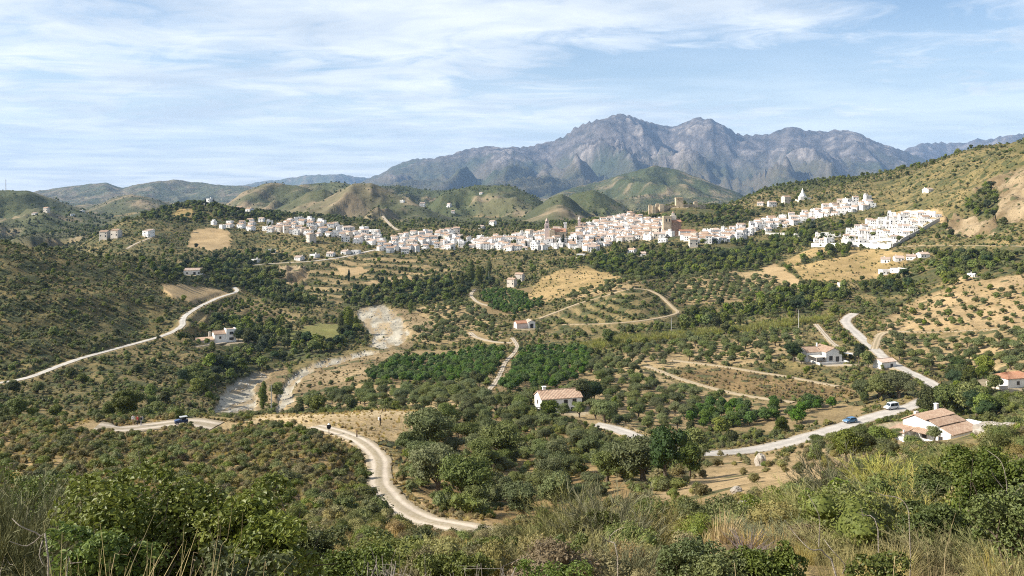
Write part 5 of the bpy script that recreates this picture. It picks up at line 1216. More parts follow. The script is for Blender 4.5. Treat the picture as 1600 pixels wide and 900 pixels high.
def sign():
    p = at(514, 681, 110, 170); e = empty('sign_post', (p[0], p[1], float(zxy(p[0], p[1]))), 'dark sign with a white cap on a thin post beside the dirt track', 'sign')
    V, Q = tube_geo([(0, 0, -.4), (0, 0, 1.3)], [.06, .05], 6); obj('post', mesh_np('post', V, [Q], [M_WOOD]), e)
    b = MB(); b.hexa([(-.20, -.10, 1.05), (.20, -.10, 1.05), (.20, .10, 1.05), (-.20, .10, 1.05)], [(-.34, -.14, 1.40), (.34, -.14, 1.40), (.34, .14, 1.40), (-.34, .14, 1.40)]); b.hexa([(-.34, -.14, 1.402), (.34, -.14, 1.402), (.34, .14, 1.402), (-.34, .14, 1.402)], [(-.22, -.10, 1.72), (.22, -.10, 1.72), (.22, .10, 1.72), (-.22, .10, 1.72)]); b.build('panel', M_TYRE, e)
    c = MB(); c.cyl(0, 0, 1.722, 1.93, .24, .08, 8); c.build('cap', M_WHITE, e)
    q = at(557.5, 684, 110, 170); k = MB(); k.cyl(0, 0, -.4, 1.05, .12, .10, 7); k.cyl(0, 0, 1.052, 1.13, .09, .04, 7)
    tag(k.build('marker_post', M_WOOD, None, loc=(q[0], q[1], float(zxy(q[0], q[1])))), 'short dark wooden post at the inner edge of the dirt track', 'post')
    for u, lab in ((597.5, 'left of two small dark posts at the back of the dry terrace'), (602, 'right of two small dark posts at the back of the dry terrace')):
        q = at(u, 643, 120, 215); k = MB(); k.cyl(0, 0, -.3, .75, .12, .1, 6); tag(k.build('marker_post', M_WOOD, None, loc=(q[0], q[1], float(zxy(q[0], q[1])))), lab, 'post')
sign()
# ---------------------------------------------------------------- vegetation
def leaf_mat(name, a, b, hue=0.25, rough=0.6, trans=0.18, spec=0.25):
    m, t, bs = mat(name, rough, spec)
    oi = t.add('ShaderNodeObjectInfo').outputs['Random']
    tone = t.add('ShaderNodeAttribute', attribute_name='tone').outputs['Fac']
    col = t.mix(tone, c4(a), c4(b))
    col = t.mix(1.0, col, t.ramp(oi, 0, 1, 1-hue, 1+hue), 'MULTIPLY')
    warm = t.math('FRACT', t.math('MULTIPLY', oi, 7.31))
    hs = t.add('ShaderNodeHueSaturation', ins={'Hue': t.ramp(warm, 0, 1, 0.485, 0.512), 'Saturation': t.ramp(t.math('FRACT', t.math('MULTIPLY', oi, 3.7)), 0, 1, 0.85, 1.1), 'Color': col}).outputs[0]
    t.l.new(hs, bs.inputs['Base Color'])
    tr = t.add('ShaderNodeBsdfTranslucent', ins={0: hs}); mx = t.add('ShaderNodeMixShader', ins={0: trans})
    t.l.new(bs.outputs[0], mx.inputs[1]); t.l.new(tr.outputs[0], mx.inputs[2])
    t.l.new(mx.outputs[0], t.n['Material Output'].inputs[0]); return m
BARK = simple('bark', (.13,.10,.07), 0.95, 0.25, 3.0, 0.6)
LM_ = {
 'olive': leaf_mat('olive leaves', (0.078,0.099,0.027), (0.190,0.204,0.068), 0.28, 0.6, 0.24),
 'citrus': leaf_mat('citrus leaves', (0.040,0.081,0.011), (0.116,0.176,0.025), 0.22),
 'broad': leaf_mat('broad leaves', (0.062,0.088,0.014), (0.190,0.208,0.040), 0.45, 0.6, 0.24),
 'pine': leaf_mat('pine needles', (0.026,0.046,0.012), (0.060,0.084,0.022), 0.3),
 'poplar': leaf_mat('poplar leaves', (0.085,0.110,0.019), (0.180,0.195,0.036), 0.2, 0.6, 0.28),
 'cypress': leaf_mat('cypress needles', (0.018,0.030,0.010), (0.034,0.050,0.016), 0.2),
 'shrub': leaf_mat('grey green shrub leaves', (0.128,0.115,0.037), (0.274,0.237,0.084), 0.38),
 'shrub_g': leaf_mat('green shrub leaves', (0.081,0.101,0.020), (0.201,0.213,0.048), 0.3),
 'shrub_d': leaf_mat('dark shrub leaves', (0.073,0.090,0.023), (0.183,0.193,0.051), 0.35),
 'shrub_b': leaf_mat('dry brown shrub twigs', (0.165,0.124,0.048), (0.320,0.245,0.101), 0.25),
 'reed': leaf_mat('cane leaves', (0.165,0.175,0.035), (0.300,0.285,0.072), 0.2),
 'straw': leaf_mat('straw', (0.330,0.250,0.086), (0.540,0.420,0.158), 0.2, 0.8, 0.25),
}
def trunk_mesh(rng, h, r, lean=0.1, limbs=4, spread=0.3, top=1.0):
    """tapered trunk that parts into limbs"""
    parts = []; bx, by = rng.normal(0, lean*h, 2)*0.5
    p = [(0, 0, -0.6*r-0.25), (0, 0, 0.02), (bx*0.3, by*0.3, h*0.35), (bx, by, h*0.62), (bx*1.1, by*1.1, h*top)]
    parts.append(tube_geo(p, [r*1.35, r*1.2, r*0.9, r*0.72, r*0.25], 7))
    for k in range(limbs):
        a = 2*math.pi*(k+rng.random()*0.6)/max(1, limbs); s = spread*h*(0.7+0.6*rng.random()); z0 = h*(0.38+0.22*rng.random())
        q = [(bx*0.6, by*0.6, z0), (bx*0.6+math.cos(a)*s*0.5, by*0.6+math.sin(a)*s*0.5, z0+h*0.2), (bx*0.6+math.cos(a)*s, by*0.6+math.sin(a)*s, z0+h*0.42)]
        parts.append(tube_geo(q, [r*0.5, r*0.36, r*0.12], 5))
    V, Q = join_geo(parts); me = mesh_np('trunk', V, [Q], [BARK], smooth=True); return me
def crown_mesh(name, m, *a, **k):
    V, Q, T, tone = crown_geo(*a, **k)
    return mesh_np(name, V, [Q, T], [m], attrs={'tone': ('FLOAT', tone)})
def lobes_round(rng, W, H, z0, n, low=0.5):
    """n overlapping lobes filling a crown W wide and H high that starts z0 above ground"""
    L = [(0, 0, z0+H*0.52, W*0.33, W*0.33, H*0.46)]
    for i in range(n):
        a = 2*math.pi*(i+0.7*rng.random())/n; rr = W*(0.16+0.19*rng.random()); s = W*(0.11+0.15*rng.random())
        zz = z0+H*(0.24+0.54*rng.random()); L.append((math.cos(a)*rr, math.sin(a)*rr, zz, s, s, s*(0.75+0.3*rng.random())*H/W*1.05))
    for i in range(max(1, n//3)):
        a = 6.28*rng.random(); L.append((math.cos(a)*W*0.12, math.sin(a)*W*0.12, z0+H*(0.72+0.08*rng.random()), W*0.19, W*0.19, H*0.20))
    return L
PROTO = {}   # kind -> list of (nominal height, crown mesh, trunk mesh or None)
def P_(kind, i, detail):
    rng = np.random.default_rng(1000+i*13+hash_s(kind)); n = {'xf': 3.6, 'hi': 1.0, 'lo': 0.28}[detail]; cs = {'xf': 0.52, 'hi': 1.0, 'lo': 1.75}[detail]
    ic = ICO2 if detail == 'xf' else ICO1
    if kind == 'olive_tree':
        W, H = 5.2+rng.random(), 4.0+0.5*rng.random(); L = lobes_round(rng, W, H, 0.75, 10)
        return (H+0.75, crown_mesh('crown', LM_['olive'], rng, L, int(2600*n), 0.30*cs, 2.2, core=0.72, depth=0.42, icos=ic), trunk_mesh(rng, 2.4, 0.27, 0.2, 4, 0.45))
    if kind == 'citrus_tree':
        W, H = 4.5, 3.7; L = lobes_round(rng, W, H, 0.25, 6)
        return (H+0.25, crown_mesh('crown', LM_['citrus'], rng, L, int(1100*n), 0.36*cs, 1.7, core=0.84, icos=ic, zmin=-0.8), trunk_mesh(rng, 1.5, 0.14, 0.1, 3, 0.4))
    if kind == 'broadleaf_tree':
        W, H = 6.6+rng.random(), 6.4+rng.random()*0.8; L = lobes_round(rng, W, H, 0.7, 12)
        return (H+0.7, crown_mesh('crown', LM_['broad'], rng, L, int(1700*n), 0.50*cs, 1.7, core=0.78, icos=ic), trunk_mesh(rng, 4.2, 0.24, 0.1, 5, 0.35))
    if kind == 'pine_tree':
        W, H = 6.4, 6.0; L = lobes_round(rng, W, H, 1.8, 11)
        return (H+1.8, crown_mesh('crown', LM_['pine'], rng, L, int(1500*n), 0.46*cs, 2.6, core=0.78, icos=ic), trunk_mesh(rng, 5.2, 0.26, 0.08, 5, 0.3))
    if kind == 'poplar_tree':
        L = []
        for k in range(9):
            z = 1.6+k*1.35; w = 2.3*math.sin(math.pi*(0.16+0.80*k/9.0))**0.8; a = rng.random()*6.28
            L.append((math.cos(a)*0.55, math.sin(a)*0.55, z, w, w, 1.7))
        return (14.2, crown_mesh('crown', LM_['poplar'], rng, L, int(1900*n), 0.55*cs, 1.7, core=0.76, icos=ic, lift=0.5), trunk_mesh(rng, 10, 0.24, 0.03, 4, 0.12))
    if kind == 'cypress_tree':
        L = [(rng.normal(0, 0.1), rng.normal(0, 0.1), 1.0+k*1.25, *(2*[1.15*math.sin(math.pi*(0.22+0.75*k/7.0))]), 1.3) for k in range(7)]
        return (9.6, crown_mesh('crown', LM_['cypress'], rng, L, int(1100*n), 0.36*cs, 2.4, core=0.86, icos=ic, lift=0.9), trunk_mesh(rng, 5, 0.17, 0.02, 0, 0))
    if kind.startswith('shrub'):
        W, H = 1.35+0.4*rng.random(), 0.95+0.25*rng.random(); L = lobes_round(rng, W, H*1.15, -0.12, 4+i % 3)
        mm = LM_[{'shrub_s': 'shrub', 'shrub_g': 'shrub_g', 'shrub_d': 'shrub_d', 'shrub_b': 'shrub_b'}[kind]]
        return (H, crown_mesh('shrub', mm, rng, L, int(680*n), 0.115*cs, 2.1, core=0.66 if detail == 'xf' else 0.80, depth=0.34, icos=ic, zmin=-0.8, lift=0.25), None)
    if kind == 'reed_clump':
        V, Q, T = blades(rng, int(200*n), 3.2, 0.085*cs*1.3, 1.3, 0.5); return (3.2, mesh_np('reeds', V, [Q], [LM_['reed']], attrs={'tone': ('FLOAT', T)}), None)
    if kind == 'straw_tuft':
        V, Q, T = blades(rng, int(150*n), 0.62, 0.016*cs*1.3, 0.22, 0.55); return (0.62, mesh_np('grass', V, [Q], [LM_['straw']], attrs={'tone': ('FLOAT', T)}), None)
def hash_s(s): return sum((i+3)*ord(c) for i, c in enumerate(s)) % 9973
def blades(rng, n, h, w, rad, bend, seg=2, spread=None):
    """a tuft of tapering curved blades"""
    a = rng.random(n)*6.283; r = rad*np.sqrt(rng.random(n)); hh = h*(0.55+0.5*rng.random(n)); ln = bend*hh*rng.random(n); dr = a+rng.normal(0, 0.7, n)
    base = np.stack([np.cos(a)*r, np.sin(a)*r, -0.05*np.ones(n)], 1); dirv = np.stack([np.cos(dr), np.sin(dr), 0*dr], 1); side = np.stack([-np.sin(dr+rng.normal(0, .9, n)), np.cos(dr), 0*dr], 1)
    rows = []
    for k in range(seg+1):
        t = k/seg; ww = w*(1-0.88*t)*0.5
        c = base+dirv*(ln*t**1.8)[:, None]; c[:, 2] += hh*(t-0.12*t*t*(ln/np.maximum(hh, 1e-6)))
        rows += [c-side*ww, c+side*ww]
    V = np.stack(rows, 1); m = V.shape[1]; V = V.reshape(-1, 3); b = (np.arange(n)*m)[:, None]
    Q = np.concatenate([b+np.array([[2*k, 2*k+1, 2*k+3, 2*k+2]]) for k in range(seg)], 0)
    T = np.repeat(rng.random(n), m); return V, Q, T
M_STONES = simple('river stones', (.36,.345,.315), 0.9, 0.3, 1.0, 0.3, obj_var=0.35)
def stone_mesh(i):
    V, T = ICO1; V = V*(0.8+0.35*gnoise(V[:, 0]*1.3+i*3.1, V[:, 1]*1.3+V[:, 2]*1.7, 3+i))[:, None]*np.array([1.0, .8, .55]); V = V+np.array([0, 0, .25]); return mesh_np('stone', V, [T], [M_STONES])
PROTO['river_stone', 'lo'] = [(0.8, stone_mesh(i), None) for i in range(4)]
NV = {'olive_tree': 5, 'citrus_tree': 4, 'broadleaf_tree': 6, 'pine_tree': 4, 'poplar_tree': 3, 'cypress_tree': 2, 'shrub_s': 5, 'shrub_g': 4, 'shrub_d': 4, 'shrub_b': 4, 'reed_clump': 3, 'straw_tuft': 4}
for kd, nn in NV.items():
    PROTO[kd, 'hi'] = [P_(kd, i, 'hi') for i in range(nn)]
    if kd.startswith('shrub'): PROTO[kd, 'xf'] = [P_(kd, i, 'xf') for i in range(nn)]
    if kd not in ('poplar_tree', 'cypress_tree'): PROTO[kd, 'lo'] = [P_(kd, i, 'lo') for i in range(nn)]

# how far can the eye see over the land (for leaving out what the photo shows nothing of)
SLOPE = GZ/np.maximum(GD, 0.5)
HORI = np.maximum.accumulate(SLOPE, axis=0); HORI = np.vstack([np.full((1, NC), -9.0), HORI[:-1]])
def look(x, y):
    rr, c = gidx(x, y); ri = np.clip(np.round(rr).astype(int), 0, NR-1); ci = np.clip(np.round(c).astype(int), 0, NC-1)
    return ri, ci
RULES = {  # kind, spacing, height range, share kept, rows?
 'scrub': [('shrub_d', 2.8, (0.8, 2.2), .55, 0), ('shrub_g', 3.0, (0.7, 1.9), .50, 0), ('shrub_s', 2.6, (0.6, 1.5), .60, 0), ('broadleaf_tree', 12, (3.0, 6.0), .45, 0)],
 'darkscrub': [('shrub_d', 2.6, (0.8, 2.1), .52, 0), ('shrub_g', 2.8, (0.7, 1.8), .50, 0), ('shrub_s', 2.5, (0.6, 1.5), .50, 0), ('broadleaf_tree', 17, (3.0, 5.5), .55, 0)],
 'dry': [('shrub_s', 4.6, (0.5, 1.3), .5, 0), ('shrub_g', 8.0, (0.6, 1.4), .4, 0), ('shrub_d', 11, (0.9, 2.0), .4, 0)],
 'field': [], 'town': [],
 'citrus': [('citrus_tree', 4.8, (3.3, 4.1), .95, 1)],
 'olive': [('olive_tree', 6.6, (3.2, 5.0), .88, 1), ('shrub_d', 5.5, (0.7, 1.6), .40, 0), ('shrub_g', 6.5, (0.6, 1.4), .4, 0)],
 'wood': [('broadleaf_tree', 5.8, (3.0, 7.4), .74, 0), ('shrub_d', 3.4, (1.2, 2.6), .55, 0), ('shrub_g', 5.0, (1.2, 2.6), .5, 0), ('pine_tree', 15, (5.0, 8.5), .5, 0)],
 'reeds': [('reed_clump', 1.9, (2.0, 3.2), .95, 0)],
 'meadow': [('shrub_g', 9, (0.6, 1.6), .4, 0)],
 'gravel': [('shrub_g', 9, (0.8, 1.8), .22, 0), ('river_stone', 2.2, (0.15, 0.75), .55, 0)],
 'bank': [('shrub_b', 2.6, (0.4, 0.9), .45, 0), ('shrub_s', 3.5, (0.4, 1.0), .4, 0), ('shrub_d', 6, (0.8, 2.0), .4, 0)],
 'rock': [('shrub_d', 8, (0.8, 2.4), .35, 0)],
 'terrace': [('shrub_d', 2.1, (0.8, 2.3), .80, 2), ('shrub_g', 3.2, (0.8, 1.9), .65, 2), ('broadleaf_tree', 13, (2.6, 4.5), .5, 2)],
 'embank': [('shrub_b', 1.9, (0.4, 1.0), .65, 0), ('shrub_s', 2.4, (0.5, 1.1), .5, 0), ('shrub_d', 6.0, (0.8, 1.7), .5, 0)],
 'bands': [('shrub_d', 2.5, (0.9, 2.2), .85, 3), ('shrub_g', 3.8, (0.8, 1.8), .7, 3), ('broadleaf_tree', 9, (2.6, 5.0), .7, 3)],
 'orchard': [('broadleaf_tree', 5.6, (2.6, 4.0), .9, 1), ('shrub_d', 4.0, (0.8, 1.6), .4, 2)],
 'near': [('shrub_s', 1.25, (0.45, 1.0), .66, 0), ('shrub_b', 1.9, (0.4, 0.9), .48, 0), ('shrub_g', 2.1, (0.6, 1.3), .55, 0), ('shrub_d', 3.0, (0.7, 1.5), .40, 0), ('straw_tuft', 0.9, (0.3, 0.65), .55, 0)],
 'tall': [('olive_tree', 5.6, (2.2, 4.1), .70, 0), ('shrub_d', 2.6, (0.8, 2.0), .55, 0), ('shrub_b', 2.0, (0.4, 0.9), .40, 0), ('shrub_g', 3.4, (0.7, 1.6), .45, 0)],
 'plaza': [('straw_tuft', 1.2, (0.25, 0.55), .40, 0), ('shrub_b', 2.6, (0.25, 0.6), .30, 0)],
 'sparse': [('olive_tree', 9.5, (2.4, 4.2), .8, 1), ('broadleaf_tree', 15, (2.6, 4.6), .6, 0), ('shrub_s', 3.4, (0.5, 1.2), .5, 0), ('shrub_d', 5.5, (0.8, 2.2), .5, 0)],
 'hillbush': [('shrub_s', 3.2, (0.6, 1.4), .6, 0), ('shrub_g', 5.0, (0.6, 1.6), .5, 0), ('shrub_d', 6.0, (1.0, 3.4), .42, 0)],
}
MANUAL = []   # filled below: individually placed trees
SC_PTS = {}   # kind -> arrays
# what the photograph shows open to view stays unplanted in front: roads, the river bed, buildings, vehicles
def keep_points():
    out = []
    for (nm, w, dd, px, tone), P in zip(ROADS, ROADPTS):
        for p in P[::2]: out.append((UC+F*p[0]/p[1], VH-F*p[2]/p[1], p[1]))
    for u0, v0, u1, v1, D in [(838,612,906,638,245),(1252,534,1308,562,335),(1412,652,1528,690,200),(1555,582,1600,606,275),(1476,610,1500,628,250),(1368,560,1402,576,325),(312,512,366,540,445),(288,416,318,430,680),(800,498,832,514,520),(1008,306,1058,333,1068),(1058,306,1108,331,1082),(1034,340,1078,376,958),
            (848,345,886,376,950),(1244,293,1264,313,1040),(1270,335,1470,386,660),(1372,396,1452,432,560),(203,646,228,668,150),(273,648,296,666,150),(586,655,602,670,125),(508,660,520,684,120),(552,672,562,686,120),(330,344,1160,386,840),(460,384,570,406,760),(1160,315,1362,362,800),(420,606,430,640,215)]:
        for u in np.arange(u0, u1+1, 4.0):
            for v in np.arange(v0, v1+1, 4.0): out.append((u, v, D))
    for cn, dd, riv, ww in COVER:
        if cn != 'gravel': continue
        P = np.array(riv); gu, gv = np.meshgrid(np.arange(P[:, 0].min(), P[:, 0].max(), 4.0), np.arange(P[:, 1].min(), P[:, 1].max(), 4.0)); m = inpoly(gu, gv, riv)
        for u, v in zip(gu[m], gv[m]): out.append((u, v, at(u, v, 260, 760)[1]))
    return np.array(out)
KEEP = keep_points()
_kb = {}
for _u, _v, _d in KEEP: _kb.setdefault(int(_u//6), []).append((_v, _d))
_kb = {k: np.array(v) for k, v in _kb.items()}
def clear_view(x, y, z, h, wide):
    ok = np.ones(len(x), bool); u = UC+F*x/y; vb = VH-F*z/y; vt = VH-F*(z+h)/y; hw = F*h*wide/y
    for i in range(len(x)):
        for k in range(int((u[i]-hw[i])//6), int((u[i]+hw[i])//6)+1):
            a = _kb.get(k)
            if a is not None and ((a[:, 1] > y[i]+3) & (a[:, 0] > vt[i]-1) & (a[:, 0] < vb[i]-0.15*(vb[i]-vt[i]))).any(): ok[i] = False; break
    return ok
def scatter():
    rng = np.random.default_rng(77)
    housexy = np.array([(p[0], p[1], p[2]) for p in PADS])
    done = {}
    for cn, rules in RULES.items():
        ci = CI[cn]; cells = (GCLS == ci) & (np.abs(GU-800) < 980) & (GD < 1500)
        if not cells.any(): continue
        for (kind, sp, (h0, h1), share, rows) in rules:
            dmax = 190 if cn == 'near' else 1500
            for (b0, b1, mul) in ((4, 190, 1.0), (190, 480, 1.0), (480, 800, 1.0 if sp > 4 else 1.2), (800, 1500, 1.0 if sp > 5 else 1.6)):
                sel = cells & (GD >= b0) & (GD < b1)
                if not sel.any(): continue
                s = sp*mul; x0, x1, y0, y1 = GX[sel].min(), GX[sel].max(), GY[sel].min(), GY[sel].max()
                nx, ny = int((x1-x0)/s)+1, int((y1-y0)/s)+1
                gx, gy = np.meshgrid(np.arange(nx), np.arange(ny)); gx = gx.ravel().astype(float); gy = gy.ravel().astype(float)
                if rows == 1:
                    th = 0.42+0.35*(hash_s(cn) % 7)/7; jx = rng.normal(0, 0.13, (2, len(gx)))
                    px = (gx-nx/2+jx[0])*s*1.06; py = (gy-ny/2+jx[1])*s*0.94
                    gx_ = px*math.cos(th)-py*math.sin(th)+(x0+x1)/2; gy_ = px*math.sin(th)+py*math.cos(th)+(y0+y1)/2
                else:
                    gx_ = x0+(gx+rng.random(len(gx)))*s; gy_ = y0+(gy+rng.random(len(gx)))*s
                m = rng.random(len(gx_)) < share
                gx_, gy_ = gx_[m], gy_[m]
                ri, cj = look(gx_, gy_)
                D = GD[ri, cj]
                ok = (GCLS[ri, cj] == ci) & (D >= b0) & (D < b1) & (np.abs(GU[ri, cj]-800) < 960)
                h = h0+(h1-h0)*rng.random(len(gx_))**1.4
                if kind.endswith('tree'): ok &= ROADDIST[ri, cj] > 1.6
                else: ok &= ROADDIST[ri, cj] > 0.35*h+0.2
                ok &= SLOPE[ri, cj]+(h+5.0)/D >= HORI[ri, cj]
                if kind.startswith('shrub') and cn not in ('near',):     # growth comes in patches
                    ok &= rng.random(len(gx_)) < np.clip(0.60+1.25*fbm(gx_/30, gy_/30, 3, 200+hash_s(kind) % 50), 0.05, 1)
                if cn == 'near':
                    ok &= rng.random(len(gx_)) < np.clip(0.70+0.8*fbm(gx_/9, gy_/9, 3, 200+hash_s(kind) % 50), 0.08, 1)
                    ok &= D > 12
                if rows == 2:
                    gr = np.abs(np.gradient(GZ, axis=0)/np.gradient(R2, axis=0))[ri, cj]; ok &= (cn == 'terrace') | (gr > 0.30) | (rng.random(len(gx_)) < 0.05)
                if rows == 3:
                    q = (gy_+0.30*gx_)/27.0+0.55*fbm(gx_/60, gy_/60, 2, 15); ok &= (q-np.floor(q) > 0.50) | (rng.random(len(gx_)) < 0.04)
                if rows == 2 and cn == 'terrace':
                    q = Z0[ri, cj]/2.5+0.22*fbm(gx_/30, gy_/30, 2, 16); ok &= (q-np.floor(q) > 0.38)
                gx_, gy_, h, ri, cj = gx_[ok], gy_[ok], h[ok], ri[ok], cj[ok]
                if len(gx_) == 0: continue
                if len(housexy):
                    far = np.ones(len(gx_), bool)
                    for k0 in range(0, len(housexy), 64):
                        hh = housexy[k0:k0+64]; dd = (gx_[:, None]-hh[:, 0])**2+(gy_[:, None]-hh[:, 1])**2; far &= (dd > (hh[:, 2]*0.85+0.3*h[:, None])**2).all(1)
                    gx_, gy_, h, ri, cj = gx_[far], gy_[far], h[far], ri[far], cj[far]
                zz = zxy(gx_, gy_); cl = clear_view(gx_, gy_, zz, h, 0.30) | (rng.random(len(gx_)) < 0.012)
                gx_, gy_, h, ri, cj = gx_[cl], gy_[cl], h[cl], ri[cl], cj[cl]
                if len(gx_) == 0: continue
                done.setdefault(kind, []).append(np.stack([gx_, gy_, zxy(gx_, gy_), h, GREG[ri, cj].astype(float), np.full(len(gx_), ci)], 1))
    # weeds and low bushes crowd the edges of the tracks
    for (nm, w, dd, px, tone), P in zip(ROADS, ROADPTS):
        if P[:, 1].mean() > 420: continue
        d = np.gradient(P[:, :2], axis=0); d /= np.linalg.norm(d, axis=1)[:, None]; n = len(P)*5; k = rng.integers(0, len(P), n); sd = rng.choice([-1, 1], n)
        off = sd*(w*.5+rng.uniform(-.25, 1.3, n)**1.0); x = P[k, 0]-d[k, 1]*off+rng.normal(0, .3, n); y = P[k, 1]+d[k, 0]*off+rng.normal(0, .3, n); h = rng.uniform(.18, .55, n); ri, cj = look(x, y)
        near_ok = (ROADDIST[ri, cj] > -.35); x, y, h = x[near_ok], y[near_ok], h[near_ok]; z = zxy(x, y); m = rng.random(len(x)) < .6
        for kd, mm in (('straw_tuft', m), ('shrub_b', ~m)): done.setdefault(kd, []).append(np.stack([x[mm], y[mm], z[mm], h[mm], np.full(mm.sum(), -1.0), np.full(mm.sum(), -1.0)], 1))
    # growth on the hills beyond
    sel = (GZONE > 0) & (GZONE < 3)
    s = 15.0; x0, x1, y0, y1 = -1900, 2100, 1150, 3300; nx, ny = int((x1-x0)/s), int((y1-y0)/s)
    gx, gy = np.meshgrid(np.arange(nx), np.arange(ny)); gx = x0+(gx.ravel()+rng.random(nx*ny))*s; gy = y0+(gy.ravel()+rng.random(nx*ny))*s
    ri, cj = look(gx, gy); zn = GZONE[ri, cj]
    dens = np.where(zn == 1, 0.75, 0.42)*np.clip(0.55+1.3*fbm(gx/120, gy/120, 3, 301), 0, 1)
    ok = ((zn == 1) | (zn == 2) | ((GD[ri, cj] > 1150) & (zn == 0))) & (rng.random(len(gx)) < dens) & (np.abs(GU[ri, cj]-800) < 900)
    h = np.where(zn == 1, 2.5, 1.6)+np.where(zn == 1, 4.5, 3.6)*rng.random(len(gx))**1.6
    ok &= SLOPE[ri, cj]+(h+4)/GD[ri, cj] >= HORI[ri, cj]
    gx, gy, h = gx[ok], gy[ok], h[ok]
    done['hill_tree'] = [np.stack([gx, gy, zxy(gx, gy), h, np.full(len(gx), -1.0), np.full(len(gx), -1.0)], 1)]
    for k, v in done.items(): SC_PTS[k] = np.vstack(v)
scatter()

# ---- stuff: growth too plentiful to count, one object per kind of growth
STORE = {}
def store(kind, det):
    """a library collection that is not part of the scene itself; crown and trunk of a tree in one mesh"""
    if (kind, det) in STORE: return STORE[kind, det]
    c = bpy.data.collections.new('library '+kind+' '+det)
    for i, (H, cm, tm) in enumerate(PROTO[kind, det]):
        me = cm
        o = bpy.data.objects.new('%s %02d' % (kind, i), me); c.objects.link(o)
    STORE[kind, det] = c; return c
def instancer(name, kind, det, pts, sink=0.03):
    H = np.array([p[0] for p in PROTO[kind, det]]); n = len(pts); rng = np.random.default_rng(len(pts)+hash_s(name))
    idx = rng.integers(0, len(H), n); sc = pts[:, 3]/H[idx]
    me = bpy.data.meshes.new(name); me.vertices.add(n)
    co = pts[:, :3].copy(); co[:, 2] -= sink*pts[:, 3]; me.vertices.foreach_set('co', co.astype(np.float32).ravel())
    sv = np.stack([sc*rng.uniform(.82, 1.25, n), sc*rng.uniform(.82, 1.25, n), sc*rng.uniform(.85, 1.1, n)], 1)
    for an, ty, ar in (('pick', 'INT', idx), ('turn', 'FLOAT', rng.random(n)*6.283), ('size', 'FLOAT_VECTOR', sv)):
        a = me.attributes.new(an, ty, 'POINT'); a.data.foreach_set('vector' if ty == 'FLOAT_VECTOR' else 'value', ar.astype(np.int32 if ty == 'INT' else np.float32).ravel())
    o = obj(name, me); tag(o, kind='stuff')
    g = bpy.data.node_groups.new(name, 'GeometryNodeTree')
    g.interface.new_socket('Geometry', in_out='INPUT', socket_type='NodeSocketGeometry'); g.interface.new_socket('Geometry', in_out='OUTPUT', socket_type='NodeSocketGeometry')
    N = g.nodes; L = g.links; gi = N.new('NodeGroupInput'); go = N.new('NodeGroupOutput'); ip = N.new('GeometryNodeInstanceOnPoints')
    ci = N.new('GeometryNodeCollectionInfo'); ci.inputs[0].default_value = store(kind, det); ci.inputs['Separate Children'].default_value = True; ci.inputs['Reset Children'].default_value = True
    def attr(nm, ty):
        a = N.new('GeometryNodeInputNamedAttribute'); a.data_type = ty; a.inputs['Name'].default_value = nm; return a.outputs['Attribute']
    cb = N.new('ShaderNodeCombineXYZ'); L.new(attr('turn', 'FLOAT'), cb.inputs[2])
    L.new(gi.outputs[0], ip.inputs['Points']); L.new(ci.outputs[0], ip.inputs['Instance']); ip.inputs['Pick Instance'].default_value = True
    L.new(attr('pick', 'INT'), ip.inputs['Instance Index']); L.new(cb.outputs[0], ip.inputs['Rotation']); L.new(attr('size', 'FLOAT_VECTOR'), ip.inputs['Scale'])
    L.new(ip.outputs[0], go.inputs[0])
    md = o.modifiers.new('growth', 'NODES'); md.node_group = g
    return o

STUFF_NAME = {'olive_tree': 'olive_grove', 'citrus_tree': 'citrus_grove', 'broadleaf_tree': 'woodland', 'pine_tree': 'pine_wood', 'shrub_s': 'grey_scrub', 'shrub_g': 'green_scrub', 'shrub_d': 'dark_scrub', 'shrub_b': 'dry_scrub', 'reed_clump': 'reed_bed', 'straw_tuft': 'dry_grass', 'hill_tree': 'hill_woodland'}
MARKS = [('the white farmhouse', 870, 632), ('the bend in the dirt track', 600, 735), ('the tiled villa', 1470, 675), ('the hipped roof house', 1280, 552), ('the road junction', 1362, 540), ('the red roofed house', 1585, 595), ('the blue car', 1328, 658), ('the white van', 1393, 637),
 ('the valley farmhouse', 345, 528), ('the small house on the left field', 302, 424), ('the green meadow', 490, 522), ('the upper river bend', 600, 500), ('the river gravel', 400, 600), ('the group of people', 212, 658), ('the off road vehicle', 283, 658), ('the sign post', 514, 674), ('the terraced knoll', 950, 485), ('the reed strip', 1050, 520),
 ('the pale centre path', 790, 570), ('the arched house', 820, 508), ('the tall poplars', 740, 425), ('the terraced fields', 600, 430), ('the brick tower', 1045, 355), ('the church', 868, 362), ('the castle keep', 1061, 318), ('the chapel spire', 1254, 303), ('the stepped estate', 1370, 362), ('the house cluster under the estate', 1408, 412), ('the pale rock face', 1565, 300),
 ('the left country road corner', 284, 505), ('the left country road top', 368, 456), ('the tan field at left', 305, 460), ('the wooded hilltop', 280, 332), ('the brown field left of the village', 328, 370), ('the dry bank with bushes', 1180, 600), ('the concrete pylon', 424, 630), ('the dark hollow', 1040, 735), ('the flat boulder', 822, 842), ('the pale boulders', 1175, 795), ('the dry terrace', 620, 655), ('the tan field under the gully', 1225, 432), ('the bare tan slope', 1500, 475), ('the low tan field by the river', 585, 606)]
def near_mark(u, v):
    best = min(MARKS, key=lambda m: math.hypot(m[1]-u, 1.8*(m[2]-v))); du, dv = u-best[1], 1.8*(v-best[2]); d = math.hypot(du, dv)
    rel = 'beside' if d < 32 else (('left of' if du < 0 else 'right of') if abs(du) > abs(dv) else ('beyond' if dv < 0 else 'in front of'))
    return ('well ' if d > 130 and rel != 'beside' else '')+rel+' '+best[0]
